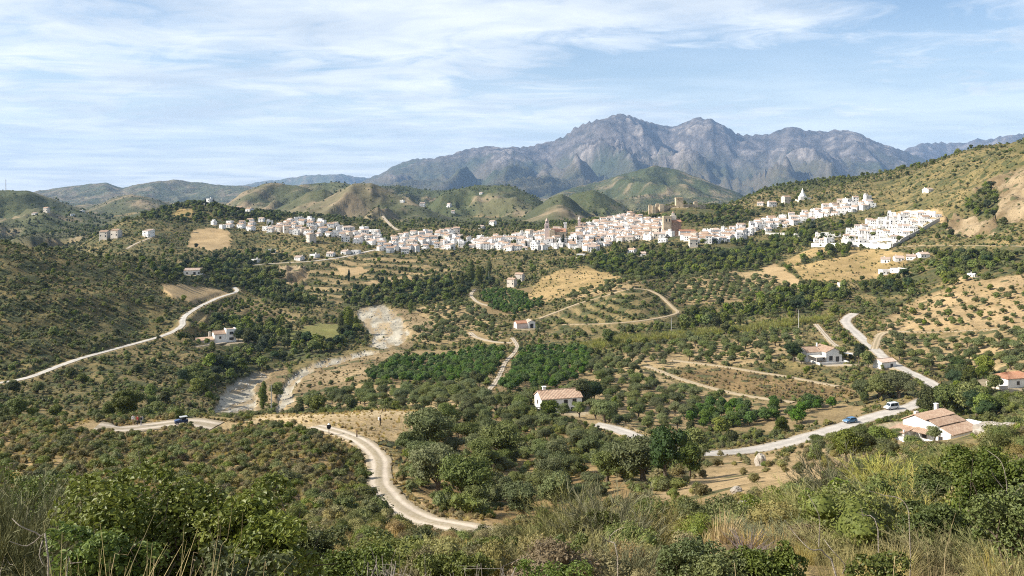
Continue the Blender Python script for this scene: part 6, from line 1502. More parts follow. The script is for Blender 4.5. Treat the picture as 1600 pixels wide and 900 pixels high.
def describe(r, kind):
    """size, kind and nearest landmark"""
    lo, hi = {'olive_tree': (3.4, 4.4), 'citrus_tree': (3.7, 4.0), 'broadleaf_tree': (4.2, 5.8), 'pine_tree': (6, 7.5)}.get(kind, (0.75, 1.1))
    sz = 'small' if r[3] < lo else ('large' if r[3] > hi else 'middling')
    w = near_mark(UC+F*r[0]/r[1], VH-F*(r[2]+r[3]*.5)/r[1]); plot = ''
    return '%s %s %s' % (sz, LOOKS[kind], w), '%s %ss %s' % (sz, LOOKS[kind], w)
LOOKS = {'olive_tree': 'grey green olive tree', 'citrus_tree': 'dark green citrus tree', 'broadleaf_tree': 'leafy green tree', 'pine_tree': 'dark green pine', 'shrub_s': 'grey green cushion shrub', 'shrub_g': 'fresh green shrub', 'shrub_d': 'dark green shrub', 'shrub_b': 'dry brown cushion shrub'}
CATS = {'olive_tree': 'olive tree', 'citrus_tree': 'citrus tree', 'broadleaf_tree': 'tree', 'pine_tree': 'pine', 'poplar_tree': 'poplar', 'cypress_tree': 'cypress', 'shrub': 'shrub'}
MASTER = {}
def plant(kind, det, x, y, z, h, label, group, rng, name=None, i=None):
    pl = PROTO[kind, det]; i = int(rng.integers(0, len(pl))) if i is None else i % len(pl); H, cm, tm = pl[i]; s = h/H
    nm = name or kind; rz = float(rng.random()*6.283)
    s = (s*rng.uniform(.84, 1.22), s*rng.uniform(.84, 1.22), s*rng.uniform(.86, 1.08))
    if tm is None:
        o = obj(nm, cm, None, (x, y, z-0.03*h), rz, s)
        return tag(o, label, CATS.get(nm, nm.replace('_', ' ')), group)
    key = (kind, det, i)
    if key not in MASTER:
        r = empty(nm, (x, y, z), label, CATS[kind], group, rz, s)
        obj('trunk', tm, r); obj('crown', cm, r); MASTER[key] = r; return r
    src = MASTER[key]; r = src.copy(); COL.objects.link(r); r.location = (x, y, z); r.rotation_euler = (0, 0, rz); r.scale = s
    for ch in src.children:
        c = ch.copy(); COL.objects.link(c); c.parent = r
    r['label'] = label
    if group: r['group'] = group
    elif 'group' in r: del r['group']
    return r
_rp = np.random.default_rng(31)
# trees that stand out by themselves: base pixel, (dmin, dmax), height in metres, kind, label
MANUAL = [
 (545,522,480,680,17,'poplar_tree','tallest yellow green tree beside the upper river bend'),(533,523,480,680,13,'poplar_tree','yellow green tree just left of the tallest one at the river bend'),(556,520,480,700,12,'poplar_tree','yellow green tree just right of the tallest one at the river bend'),
 (437,526,420,640,11,'poplar_tree','slender yellow green tree at the left edge of the green meadow'),(603,457,600,800,13,'poplar_tree','left of two poplars by the upper river bank'),(618,457,600,800,14,'poplar_tree','right of two poplars by the upper river bank'),(642,490,500,720,10,'poplar_tree','yellowish tree on the river bank right of the gravel'),
 (735,447,650,860,21,'poplar_tree','tallest poplar in the belt below the village'),(748,444,650,860,17,'poplar_tree','poplar right of the tallest in the belt below the village'),(764,436,650,880,16,'poplar_tree','poplar at the right end of the belt below the village'),(722,448,650,860,13,'poplar_tree','shorter yellow tree left of the tallest poplar below the village'),
 (411,640,250,360,11,'poplar_tree','upright light green tree in front of the river gravel beside the pylon'),(432,622,300,400,6.5,'broadleaf_tree','upright olive coloured tree on the gravel island behind the pylon'),
 (545,440,720,960,10,'cypress_tree','dark narrow cypress beside the terraced fields below the village'),(880,382,840,1000,12,'cypress_tree','dark cypress in front of the church'),(872,384,840,1000,9,'cypress_tree','shorter dark cypress left of the one in front of the church'),(896,384,840,1000,10,'cypress_tree','dark cypress right of the church front'),
 (903,386,840,1000,12,'cypress_tree','tall dark cypress second right of the church'),(929,383,840,1000,9,'cypress_tree','single dark cypress between white houses right of the church'),(834,385,840,1000,10,'cypress_tree','dark cypress at the left of the church square'),(822,388,840,1000,9,'cypress_tree','dark cypress left of the church square among houses'),
 (321,322,1000,1250,11,'cypress_tree','dark cypress left of the tall pale house on the hilltop'),(334,322,1000,1250,11,'cypress_tree','dark cypress right of the tall pale house on the hilltop'),
 (858,654,190,250,5.0,'broadleaf_tree','bushy green tree hiding the front wall of the white farmhouse'),(906,636,240,300,8.5,'broadleaf_tree','tall green tree at the right end of the white farmhouse'),(925,634,240,300,7.5,'pine_tree','dark tree right of the white farmhouse'),(945,660,200,280,6.5,'olive_tree','large olive tree beside the driveway of the white farmhouse'),
 (960,652,210,300,6.5,'poplar_tree','bright lime green tree beside the driveway bend'),(838,632,240,300,5,'broadleaf_tree','dark tree at the left end of the white farmhouse'),
 (1240,565,310,370,8.5,'pine_tree','tall green pine left of the hipped roof house'),(1252,569,300,360,5,'broadleaf_tree','low tree in front of the left wing of the hipped roof house'),(1312,564,320,380,6.0,'broadleaf_tree','dark tree at the right wall of the hipped roof house'),(1342,570,300,370,8,'pine_tree','round crowned pine between hipped roof house and road junction'),(1356,574,300,370,6.5,'broadleaf_tree','dark tree right of the round crowned pine by the junction'),
 (1155,512,400,560,8,'poplar_tree','golden yellow tree in the gully right of the terraced knoll'),(950,540,380,500,8,'broadleaf_tree','solitary dark round tree at the left end of the reed strip'),(1245,662,230,280,5,'citrus_tree','round tree at the right end of the citrus grove near the asphalt road'),
 (1375,625,250,320,9,'olive_tree','large olive tree in the hollow inside the bend of the asphalt road'),(1405,622,250,320,9,'olive_tree','broad olive tree right in the hollow inside the road bend'),(1350,625,250,330,6.5,'olive_tree','smaller olive tree left in the hollow inside the road bend'),
 (1450,650,220,290,8,'broadleaf_tree','large dark tree above the tiled villa by the road'),(1480,652,220,290,9,'broadleaf_tree','largest dark tree behind the tiled villa'),(1510,648,220,290,8,'broadleaf_tree','dark tree right behind the tiled villa'),
 (1500,690,170,230,2.4,'broadleaf_tree','small bush tree in front of the tiled villa porch'),(1460,704,150,215,2.6,'olive_tree','small olive tree in front of the white gable of the tiled villa'),(1402,692,180,230,2.6,'olive_tree','olive tree at the left of the tiled villa yard'),(1380,694,180,230,2.6,'olive_tree','olive tree second left of the tiled villa yard'),(1275,704,170,220,2.5,'olive_tree','olive tree beside the asphalt road left of the villa'),(1315,698,170,225,2.6,'olive_tree','olive tree on the bank under the blue car'),
 (1555,612,240,310,5,'broadleaf_tree','green bush tree in front of the red roofed house'),(1540,590,270,340,8,'broadleaf_tree','tall dark tree left behind the red roofed house'),
 (332,550,410,480,5,'broadleaf_tree','dark bush tree in front of the low roof of the valley farmhouse'),(388,540,420,500,8,'broadleaf_tree','light green round tree right of the valley farmhouse'),(372,534,440,500,7,'pine_tree','dark tree at the right wall of the valley farmhouse'),(318,430,640,760,6,'broadleaf_tree','dark tree at the right wall of the small house on the left field'),
 (665,712,105,150,6.6,'olive_tree','large dark olive tree right of the track bend'),(684,772,80,125,5.4,'olive_tree','olive tree nearest the outer edge of the track bend'),(725,792,75,110,5.0,'olive_tree','lowest olive tree on the slope right of the track'),(780,720,110,150,6.0,'olive_tree','olive tree in the middle of the slope right of the track'),
 (1040,760,80,140,6.5,'pine_tree','broad dark tree in the hollow below the asphalt road'),(1005,752,90,150,5.5,'olive_tree','dark tree left in the hollow below the asphalt road'),(1078,748,100,170,4.6,'broadleaf_tree','tree at the right edge of the hollow below the asphalt road'),
]
for u, v, d0, d1, h, kind, lab in MANUAL:
    p = at(u, v, d0, d1); det = 'hi'
    o = plant(kind, det, p[0], p[1], p[2], h, lab, None, _rp)
    o['category'] = CATS[kind] if kind != 'poplar_tree' else 'tree'
for i, (u, v, h) in enumerate([(553,712,1.3),(560,722,1.5),(563,736,1.2),(566,750,1.6),(568,764,1.3),(574,778,1.5),(582,794,1.2),(594,806,1.3)]):
    p = at(u, v, 60, 160); plant('shrub_d' if i % 3 else 'shrub_g', 'hi', p[0], p[1], p[2], h, ['topmost','second','third','fourth','fifth','sixth','seventh','lowest'][i]+' of the dark shrubs along the inner edge of the dirt track', None, _rp, name='shrub')
NMAN = {}
for m_ in MANUAL: NMAN[m_[5]] = NMAN.get(m_[5], 0)+1
MXY = np.array([at(m_[0], m_[1], m_[2], m_[3])[:2] for m_ in MANUAL])

def split_top(pts, n, hi=True):
    """the n that show largest in the view, and the rest"""
    D = np.hypot(pts[:, 0], pts[:, 1]); u = UC+F*pts[:, 0]/pts[:, 1]; px = pts[:, 3]/D
    v = VH-F*(pts[:, 2]+pts[:, 3]*0.5)/pts[:, 1]
    ri, cj = look(pts[:, 0], pts[:, 1])
    seen = (u > 4) & (u < 1596) & (v < 890) & (SLOPE[ri, cj]+0.75*pts[:, 3]/D >= HORI[ri, cj])
    order = np.argsort(np.where(seen, -px, 1)); k = min(n, int(seen.sum())); return order[:k], order[k:]
def grow():
    rng = np.random.default_rng(9)
    for kind in list(SC_PTS):
        pts = SC_PTS[kind]
        if kind.endswith('tree') and kind != 'hill_tree':      # keep clear of the trees placed one by one
            dd = ((pts[:, None, 0]-MXY[None, :, 0])**2+(pts[:, None, 1]-MXY[None, :, 1])**2).min(1); pts = pts[dd > 9.0]
        SC_PTS[kind] = pts
    shr = [k for k in SC_PTS if k.startswith('shrub')]
    counts = {'olive_tree': 300-NMAN.get('olive_tree', 0)-2, 'citrus_tree': 298, 'broadleaf_tree': 298-NMAN.get('broadleaf_tree', 0), 'pine_tree': 120}
    allsh = np.vstack([np.hstack([SC_PTS[k], np.full((len(SC_PTS[k]), 1), j)]) for j, k in enumerate(shr)])
    top, _ = split_top(allsh, 286); chosen = {j: [] for j in range(len(shr))}
    keys = set()
    for i in top:
        r = allsh[i]; j = int(r[6]); keys.add((j, round(r[0], 3), round(r[1], 3)))
        lab, grp = describe(r, shr[j]); plant(shr[j], 'xf' if math.hypot(r[0], r[1]) < 60 else 'hi', r[0], r[1], r[2], r[3], lab, grp, rng, name='shrub')
    tot = {}
    for j, k in enumerate(shr):
        p = SC_PTS[k]; m = np.array([(j, round(a, 3), round(b, 3)) not in keys for a, b in p[:, :2]]); p = p[m]
        d = np.hypot(p[:, 0], p[:, 1])
        if (d < 50).any(): instancer('near_'+STUFF_NAME[k], k, 'xf', p[d < 50])
        if ((d >= 50) & (d < 260)).any(): instancer(STUFF_NAME[k], k, 'hi', p[(d >= 50) & (d < 260)])
        if (d >= 260).any(): instancer('distant_'+STUFF_NAME[k], k, 'lo', p[d >= 260])
        tot[k] = len(p)
    for kind in ('olive_tree', 'citrus_tree', 'broadleaf_tree', 'pine_tree'):
        if kind not in SC_PTS: continue
        pts = SC_PTS[kind]; a, b = split_top(pts, counts[kind])
        for i in a:
            r = pts[i]; d = math.hypot(r[0], r[1]); lab, grp = describe(r, kind)
            plant(kind, 'hi' if d < 420 else 'lo', r[0], r[1], r[2], r[3], lab, grp, rng)
        if len(b): instancer(STUFF_NAME[kind], kind, 'lo', pts[b])
        tot[kind] = len(pts)
    instancer('river_stones', 'river_stone', 'lo', SC_PTS['river_stone'])
    instancer('reed_bed', 'reed_clump', 'lo', SC_PTS['reed_clump']); instancer('dry_grass', 'straw_tuft', 'hi', SC_PTS['straw_tuft'])
    instancer('hill_woodland', 'broadleaf_tree', 'lo', SC_PTS['hill_tree'])
    tot['reed'] = len(SC_PTS['reed_clump']); tot['straw'] = len(SC_PTS['straw_tuft']); tot['hill'] = len(SC_PTS['hill_tree'])
    print('GROWTH', tot)
grow()
# ---------------------------------------------------------------- rocks
def rock_mat():
    m, t, b = mat('pale limestone', 0.9, 0.2); tc = t.add('ShaderNodeTexCoord').outputs['Object']; n = t.noise(tc, 1.6, 6, 0.65); n2 = t.noise(tc, 7.0, 4)
    c = t.mix(t.ramp(n, .3, .7), (.25,.21,.16,1), (.42,.375,.315,1)); c = t.mix(t.ramp(n2, .55, .75), c, (.17,.145,.11,1)); t.l.new(c, b.inputs['Base Color'])
    bp = t.add('ShaderNodeBump', ins={'Strength': .7, 'Distance': .1, 'Height': t.math('ADD', n, t.math('MULTIPLY', n2, .4))}); t.l.new(bp.outputs[0], b.inputs['Normal']); return m
M_ROCK = rock_mat()
def boulder(u, v, d0, d1, sx, sy, sz, label, seed):
    p = at(u, v, d0, d1); V, T = ico(4); V = V.copy()
    n = ridged(V[:, 0]*1.2+seed, V[:, 1]*1.2+V[:, 2]*.9, 4, seed)*0.5+0.45*fbm(V[:, 0]*1.1+V[:, 2], V[:, 1]*1.1-seed, 3, seed+4)
    V = V*(0.72+0.42*n)[:, None]; V = np.sign(V)*np.abs(V)**0.82; V = V*np.array([sx, sy, sz])/2; V[:, 2] += sz*0.22
    tag(obj('boulder', mesh_np('boulder', V, [T], [M_ROCK], smooth=False), None, p, seed*0.7), label, 'boulder')
for i, a in enumerate([(1168,800,30,80,1.5,1.2,1.0,'left of two pale limestone boulders in the scrub below the road bank'),(1190,792,30,80,1.2,1.0,.6,'right flatter limestone boulder in the scrub below the road bank'),(1262,764,30,90,1.6,1.2,.8,'pale boulder on the scrub slope above the yellow broom'),
    (822,843,30,70,1.9,1.1,.6,'flat pale boulder at the lower end of the dirt track'),(1188,728,60,215,1.9,1.5,2.6,'tall pale boulder standing on the bank under the asphalt road'),(1580,690,40,140,6.0,4.0,2.2,'large pale rock slab at right beside the villa slope'),
    (645,708,100,150,.9,.8,.5,'small pale boulder on the outer verge of the track bend'),(1150,770,40,120,1.2,1.0,.7,'pale boulder half buried in dry grass'),(1420,455,400,640,3.0,2.4,1.6,'pale rock on the bare tan slope at right')]): boulder(*a, i+3)

# ---------------------------------------------------------------- plants close to the eye
def gz(u, D): x = (u-UC)/F*D; return x, float(zxy(x, D))
M_LEAFY = leaf_mat('glossy bush leaves', (.062,.102,.014), (.230,.262,.046), 0.12, 0.5, 0.30, 0.3)
M_LEAFD = leaf_mat('small dark leaves', (.058,.080,.018), (.165,.182,.046), 0.2, 0.5, 0.22)
M_BROOM = leaf_mat('broom stems', (.125,.128,.030), (.300,.262,.085), 0.30, 0.7, 0.1)
M_BROOMO = leaf_mat('olive broom stems', (.080,.086,.034), (.190,.180,.080), 0.2, 0.7, 0.1)
M_TWIG = simple('grey dead wood', (.30,.255,.20), 0.9, 0.25, 8.0, 0.4)
M_TWIGP = simple('purple grey twigs', (.20,.155,.150), 0.9, 0.2, 8.0)
M_STALK = simple('dry stalk', (.42,.32,.17), 0.9, 0.2, 8.0)
def leaves_geo(rng, lobes, n, size, asp=0.62):
    """folded oval leaves on a lobed bush, facing outwards and up"""
    lobes = np.asarray(lobes, float); ar = lobes[:, 3]*lobes[:, 5]; pick = rng.choice(len(lobes), n, p=ar/ar.sum())
    d = unit(rng.normal(size=(n, 3))); d[:, 2] = np.where(d[:, 2] < -0.5, -d[:, 2], d[:, 2])
    rad = 1.04-0.42*rng.random(n)**1.5+0.09*np.abs(rng.normal(size=n))
    P = lobes[pick, :3]+d*lobes[pick, 3:6]*rad[:, None]
    P += 0.06*np.stack([gnoise(P[:, 0]*6, P[:, 2]*6, 3), gnoise(P[:, 1]*6, P[:, 0]*6, 4), gnoise(P[:, 2]*6, P[:, 1]*6, 5)], 1)
    nrm = unit(d*0.5+rng.normal(size=(n, 3))*0.55+np.array([0, 0, .55])); tan = unit(np.cross(nrm, rng.normal(size=(n, 3)))); bit = np.cross(nrm, tan)
    s = size*(0.6+0.8*rng.random(n))[:, None]; fold = nrm*s*0.16
    pts = [P-tan*s*.5, P-tan*s*.12+bit*s*asp*.5+fold, P+tan*s*.28+bit*s*asp*.38+fold, P+tan*s*.5, P+tan*s*.28-bit*s*asp*.38+fold, P-tan*s*.12-bit*s*asp*.5+fold]
    V = np.stack(pts, 1).reshape(-1, 3); b = (np.arange(n)*6)[:, None]; Q = np.concatenate([b+np.array([[0, 1, 2, 3]]), b+np.array([[0, 3, 4, 5]])])
    tone = np.clip(rng.random(n)*0.5+0.5*(0.5+0.5*gnoise(P[:, 0]*4, P[:, 1]*3+P[:, 2]*4, 8)), 0, 1); return V, Q, np.repeat(tone, 6)
def twig_geo(rng, n, H, W):
    """bare branching stems from the root"""
    parts = []
    for i in range(n):
        a = rng.random()*6.283; r = W*(.2+.8*rng.random()); p = [np.array([0, 0, -.1])]; dv = np.array([math.cos(a)*r/H, math.sin(a)*r/H, 1.0])
        for k in range(4): p.append(p[-1]+dv*H/4*np.array([1, 1, .9])+rng.normal(0, .05*H, 3)*np.array([1, 1, .3]))
        rr = .012*H*(.7+.6*rng.random()); parts.append(tube_geo(p, [rr*1.5, rr*1.2, rr, rr*.6, rr*.25], 5))
        for k in (2, 3):
            q = [p[k], p[k]+dv*H*.12+rng.normal(0, .09*H, 3), p[k]+dv*H*.22+rng.normal(0, .14*H, 3)]; parts.append(tube_geo(q, [rr*.6, rr*.4, rr*.15], 4))
    return join_geo(parts)
def bush(u, D, vtop, W, label, m, size, n, seed, nl=12, name='leafy_bush'):
    x, z = gz(u, D); zt = -(vtop-VH)/F*D; H = max(0.4, zt-z); rng = np.random.default_rng(seed)
    L = [(0, 0, H*.46, W*.24, W*.24, H*.40)]
    nl = int(nl*1.9)
    for i in range(nl):
        a = 2*math.pi*(i+.6*rng.random())/nl*3; rr = W*(.14+.26*rng.random()); s = W*(.07+.09*rng.random()); L.append((math.cos(a)*rr, math.sin(a)*rr*.8, H*(.30+.56*rng.random()), s, s, s*.95))
    V, Q, T = leaves_geo(rng, L, n, size); e = empty(name, (x, D, z), label, 'bush')
    f = obj('foliage', mesh_np('foliage', V, [Q], [m], attrs={'tone': ('FLOAT', T)}), e); tag(f, kind='stuff')
    V, Q = twig_geo(rng, 16, H*.85, W*.42); obj('stems', mesh_np('stems', V, [Q], [BARK], smooth=True), e); return e
bush(285, 8.6, 722, 2.15, 'large leafy bright green bush at lower left', M_LEAFY, .050, 21000, 1, 20)
bush(420, 8.0, 770, 1.25, 'lower leafy bush joined to the right side of the large one', M_LEAFY, .046, 9000, 2, 12)
bush(170, 7.6, 800, 1.10, 'lower leafy bush at the left foot of the large one', M_LEAFY, .046, 8000, 3, 10)
bush(360, 6.4, 835, 1.2, 'leafy bush nearest the camera below the large one', M_LEAFD, .045, 6000, 4, 10)
bush(1552, 12.5, 694, 1.45, 'dark small leaved bush with pale bare twigs at right', M_LEAFD, .045, 13000, 5, 16)
bush(1590, 9.5, 740, 1.0, 'dark small leaved bush at the right edge', M_LEAFD, .040, 6000, 6, 9)
bush(1080, 10.5, 838, 1.0, 'dark green bush at the bottom right of centre', M_LEAFD, .036, 7000, 7, 10)
bush(1130, 9.0, 862, .9, 'dark green bush with dry flower heads at the bottom edge', M_LEAFD, .034, 6000, 8, 10)
bush(1210, 26, 774, 2.0, 'fresh green bush beside pale boulders', M_LEAFY, .05, 9000, 9, 10)
bush(1115, 24, 782, 2.1, 'grey green bush above the purple grey dead shrub', M_LEAFD, .05, 9000, 10, 10)
bush(1020, 30, 768, 2.6, 'green bush on the slope below the dark hollow trees', M_LEAFY, .06, 9000, 11, 10)
bush(700, 12.5, 862, 1.2, 'low olive green bush at bottom centre left', M_LEAFD, .045, 6500, 12, 10)
bush(860, 10.5, 872, 1.0, 'low yellow green bush at bottom centre', M_LEAFY, .034, 6500, 13, 10)
bush(550, 11.5, 868, 1.4, 'low dark bush at the bottom left of centre', M_LEAFD, .042, 7000, 14, 12)
bush(610, 20, 838, 1.7, 'low green bush under the end of the scrub slope', M_LEAFD, .06, 5500, 15, 10)
bush(40, 14, 742, 2.0, 'dark bush behind the broom at the left edge', M_LEAFD, .05, 8000, 16, 12)
bush(470, 14, 822, 1.6, 'dark green bush right behind the large leafy bush', M_LEAFD, .05, 7000, 17, 12)
bush(1480, 18, 735, 1.6, 'grey green bush behind the broom at right', M_LEAFD, .055, 6000, 18, 10)
bush(1205, 9, 850, .9, 'dark low bush at the bottom edge left of the forked dead branch', M_LEAFD, .034, 6000, 21, 10)
bush(1390, 7.2, 868, .7, 'small olive bush low in front of the broom thicket', M_LEAFD, .030, 5000, 22, 9)
bush(1300, 17, 760, 1.5, 'fresh green bush inside the broom thicket at its left', M_LEAFY, .05, 6000, 23, 10)
bush(1465, 12, 775, 1.1, 'dark green bush inside the broom thicket at its right', M_LEAFD, .042, 6000, 24, 10)
bush(935, 20, 800, 1.6, 'olive green bush behind the feathery brooms', M_LEAFD, .055, 6000, 25, 10)
bush(880, 13, 840, .9, 'green bush at the left foot of the feathery brooms', M_LEAFY, .04, 5500, 26, 10)
bush(770, 17, 835, 1.3, 'green bush beside the flat boulder', M_LEAFD, .055, 6000, 27, 10)
def broom_geo(rng, n, H, R, w=.0045, lean=(0, 0), shoots=34):
    """arching stems that carry plumes of fine twigs"""
    a = rng.random(n)*6.283; r = R*.30*np.sqrt(rng.random(n)); hh = H*(.45+.58*rng.random(n)); out = R*(.10+1.15*rng.random(n))
    base = np.stack([np.cos(a)*r, np.sin(a)*r, -.05+0*r], 1); dv = np.stack([np.cos(a), np.sin(a), 0*a], 1); seg = 5; C = []
    wob = rng.normal(0, .06*H, (n, 3)); wob2 = rng.normal(0, .03*H, (n, 3))
    for k in range(seg+1):
        t = k/seg; c = base+dv*(out*t**1.4)[:, None]+wob*math.sin(t*3.1)+wob2*math.sin(t*6.2); c[:, 2] += hh*t*(1-.10*t); C.append(c)
    side = unit(np.cross(C[-1]-C[0], rng.normal(size=(n, 3)))); rows = []
    for k in range(seg+1): ww = w*(1.5-1.3*k/seg); rows += [C[k]-side*ww, C[k]+side*ww]
    V = np.stack(rows, 1); m = V.shape[1]; V = V.reshape(-1, 3); b = (np.arange(n)*m)[:, None]; Q = np.concatenate([b+np.array([[2*k, 2*k+1, 2*k+3, 2*k+2]]) for k in range(seg)]); T = np.repeat(rng.random(n)*.35, m)
    CC = np.stack(C, 1); ii = np.repeat(np.arange(n), shoots); N = len(ii)
    t = .22+.77*rng.random(N)**.75; k = np.minimum((t*seg).astype(int), seg-1); f = (t*seg-k)[:, None]; s0 = CC[ii, k]*(1-f)+CC[ii, k+1]*f
    d = unit(unit(CC[ii, k+1]-CC[ii, k])+rng.normal(0, .42, (N, 3))+np.array([0, 0, .22])); ln = (H*(.09+.17*rng.random(N))*(1.15-.55*t))[:, None]; sd = unit(np.cross(d, rng.normal(size=(N, 3))))*w*.55
    bend = rng.normal(0, .12, (N, 3))*ln; mid = s0+d*ln*.55+bend*.4; tip = s0+d*ln+bend
    v = np.stack([s0-sd, s0+sd, mid+sd*.8, mid-sd*.8, tip], 1).reshape(-1, 3); o = len(V)+(np.arange(N)*5)[:, None]
    return np.vstack([V, v]), np.vstack([Q, o+np.array([[0, 1, 2, 3]])]), o+np.array([[3, 2, 4]]), np.concatenate([T, np.repeat(np.clip(.25+.55*t+.25*rng.normal(size=N)*.5, 0, 1), 5)])
BM = {}
def broom(u, D, vtop, R, label, m=M_BROOM, group=None, n=420, name='broom_shrub', cat='broom shrub', k=0):
    x, z = gz(u, D); H = max(.35, -(vtop-VH)/F*D-z); key = (m.name, k % 4)
    if key not in BM:
        V, Q, T, t = broom_geo(np.random.default_rng(40+len(BM)), 150, 1.0, .55, .0050); BM[key] = mesh_np('broom', V, [Q, T], [m], attrs={'tone': ('FLOAT', t)})
    o = obj(name, BM[key], None, (x, D, z), u*0.37, (R/.55, R/.55, H)); tag(o, label, cat, group); return o
for i, (u, D, vt, R) in enumerate([(22,11.0,728,.85),(-25,9.5,735,.8),(82,12.0,765,.75),(115,8.2,838,.5)]): broom(u, D, vt, R, ['tall olive broom shrub at the left edge','olive broom shrub cut by the left edge','olive broom shrub right of the one at the left edge','low olive broom shrub at the lower left foot of the leafy bush'][i], M_BROOMO, k=i)
BR = [(1330,24,700,1.35,'yellow green broom below the villa, rear of the thicket'),(1400,22,712,1.2,'tall olive broom at the rear middle of the thicket at right'),(1455,20,735,1.0,'broom shrub at the right rear of the thicket'),(1262,22,752,.95,'broom shrub at the left rear of the thicket'),
 (1370,17,745,1.1,'yellow broom in the very middle of the thicket'),(1318,16,778,.9,'broom shrub left of the middle of the thicket'),(1430,15,765,.9,'broom shrub right of the middle of the thicket'),(1500,14,802,.8,'broom shrub in front of the dark bush at right'),(1232,14,818,.7,'low broom at the left front of the thicket'),
 (1300,12.5,828,.6,'yellow broom nearest the forked dead branch'),(1390,12.5,815,.65,'broom shrub in the front middle of the thicket'),(1460,11,838,.55,'low broom at the right front of the thicket'),(1560,11,818,.6,'broom shrub near the right edge'),(1545,19,700,1.1,'olive broom behind the dark bush at right'),(1585,8,850,.4,'small broom in the lower right corner'),
 (905,22,758,1.1,'tall feathery broom right of the boulder in the centre'),(955,20,752,1.1,'tallest feathery broom in the centre foreground'),(868,20,792,.9,'feathery broom left in the centre foreground'),(1003,22,797,1.0,'low broom right in the centre foreground'),(930,15,828,.8,'yellowish broom in front of the feathery brooms'),
 (985,13,852,.6,'small yellow broom at bottom centre'),(795,16,846,.7,'low broom under the flat boulder'),(660,17,850,.7,'low broom at bottom left of centre'),(1080,26,775,1.0,'pale broom left of the grey green bush'),(1150,20,815,.8,'small broom in front of the pale boulders')]
for i, (u, D, vt, R, lab) in enumerate(BR): broom(u, D, vt, R, lab, M_BROOM if i % 4 else M_BROOMO, k=i)
for i, (u, D, vt, R, lab) in enumerate([(1165,13,826,.55,'purple grey dead shrub below the grey green bush'),(620,9.5,880,.5,'grey bare twiggy shrub at the bottom edge left of centre'),(560,8.5,888,.5,'grey bare twiggy shrub further left at the bottom edge'),(750,9,884,.45,'grey bare twiggy shrub at the bottom edge below the flat boulder')]):
    x, z = gz(u, D); H = max(.35, -(vt-VH)/F*D-z); V, Q = twig_geo(np.random.default_rng(60+i), 46, H, R); tag(obj('dead_shrub', mesh_np('dead_shrub', V, [Q], [M_TWIGP if i in (0, 4) else M_TWIG], smooth=True), None, (x, D, z)), lab, 'dead shrub')
# dry grass tussocks along the lower right
GT = []
for k in range(4):
    V, Q, T = blades(np.random.default_rng(80+k), 420, .62, .0065, .26, .75, 3); GT.append(mesh_np('grass', V, [Q], [LM_['straw']], attrs={'tone': ('FLOAT', T)}))
_rg = np.random.default_rng(12); kk = 0
for u in range(1190, 1610, 34):
    D = _rg.uniform(8.5, 14); x, z = gz(u, D); vt = _rg.uniform(840, 880); H = max(.25, -(vt-VH)/F*D-z); kk += 1
    tag(obj('grass_tussock', GT[kk % 4], None, (x, D, z), _rg.random()*6, H/.62), 'dry straw coloured grass tussock along the lower right edge', 'grass tussock', 'dry tussocks along the lower right edge')
for u, vt in ((152,880),):
    D = 5.6; x, z = gz(u, D); H = max(.25, -(vt-VH)/F*D-z); kk += 1; tag(obj('grass_tussock', GT[kk % 4], None, (x, D, z), kk, H/.62), 'dry straw grass tussock at the foot of the leafy bush at left', 'grass tussock', 'dry tussocks at lower left')
# bare branches and single stalks: pixel paths at a given distance
def branch(D, paths, r, m, label, name='dead_branch', cat='dead branch'):
    u0, v0 = paths[0][0]; x0, z0 = (u0-UC)/F*D, -(v0-VH)/F*D; gx, g0 = gz(u0, D); parts = []
    for j, p in enumerate(paths):
        P = [((u-UC)/F*D-x0, .06*math.sin(i*1.7+j)*D*.12, -(v-VH)/F*D-z0) for i, (u, v) in enumerate(p)]
        if j == 0 and z0 > g0-.02: P = [(0, 0, g0-.1-z0)]+P
        P = spline(np.array(P), .03 if len(P) > 2 else .2) if len(P) > 2 else np.array(P)
        rr = np.linspace(r*(.62 if j == 0 else .40), r*.16, len(P)); parts.append(tube_geo(P, rr, 5))
    V, Q = join_geo(parts); tag(obj(name, mesh_np(name, V, [Q], [m], smooth=True), None, (x0, D, z0)), label, cat)
branch(6.6, [[(1308,905),(1292,870),(1280,858),(1262,854),(1240,832),(1228,815)],[(1282,858),(1282,830),(1276,800),(1262,772)],[(1320,900),(1318,880),(1296,855),(1290,845)]], .012, M_TWIG, 'forked pale dead branch rising in front of the broom at right')
branch(9.5, [[(1590,840),(1578,800),(1572,760),(1560,720),(1545,705)],[(1572,765),(1555,745),(1543,730)],[(1576,790),(1586,765),(1598,752)]], .014, M_TWIG, 'pale bare branch in front of the dark bush at right')
branch(8.0, [[(1372,828),(1350,808),(1338,800)],[(1352,810),(1346,790)]], .010, M_TWIG, 'short pale dead twig in the middle of the broom thicket')
branch(9.0, [[(1420,800),(1380,776),(1352,765),(1340,752),(1326,735)]], .009, M_TWIG, 'long thin bare branch crossing the broom thicket')
branch(6.0, [[(75,870),(58,842),(48,828),(36,818),(16,812)],[(58,842),(40,855),(20,842)],[(62,848),(64,865),(72,880)]], .012, M_TWIG, 'pale forked dead branch at the lower left edge')
branch(6.2, [[(0,895),(10,886),(22,882)]], .008, M_TWIG, 'small pale twig at the bottom left corner')
branch(5.6, [[(104,900),(106,886),(112,874)],[(106,884),(126,880)]], .008, M_TWIG, 'small forked twig at the bottom left')
branch(8.0, [[(965,870),(952,850),(960,830),(975,820)],[(952,850),(938,838)],[(955,845),(948,828)]], .011, M_TWIG, 'pale dead twig in the centre foreground broom')
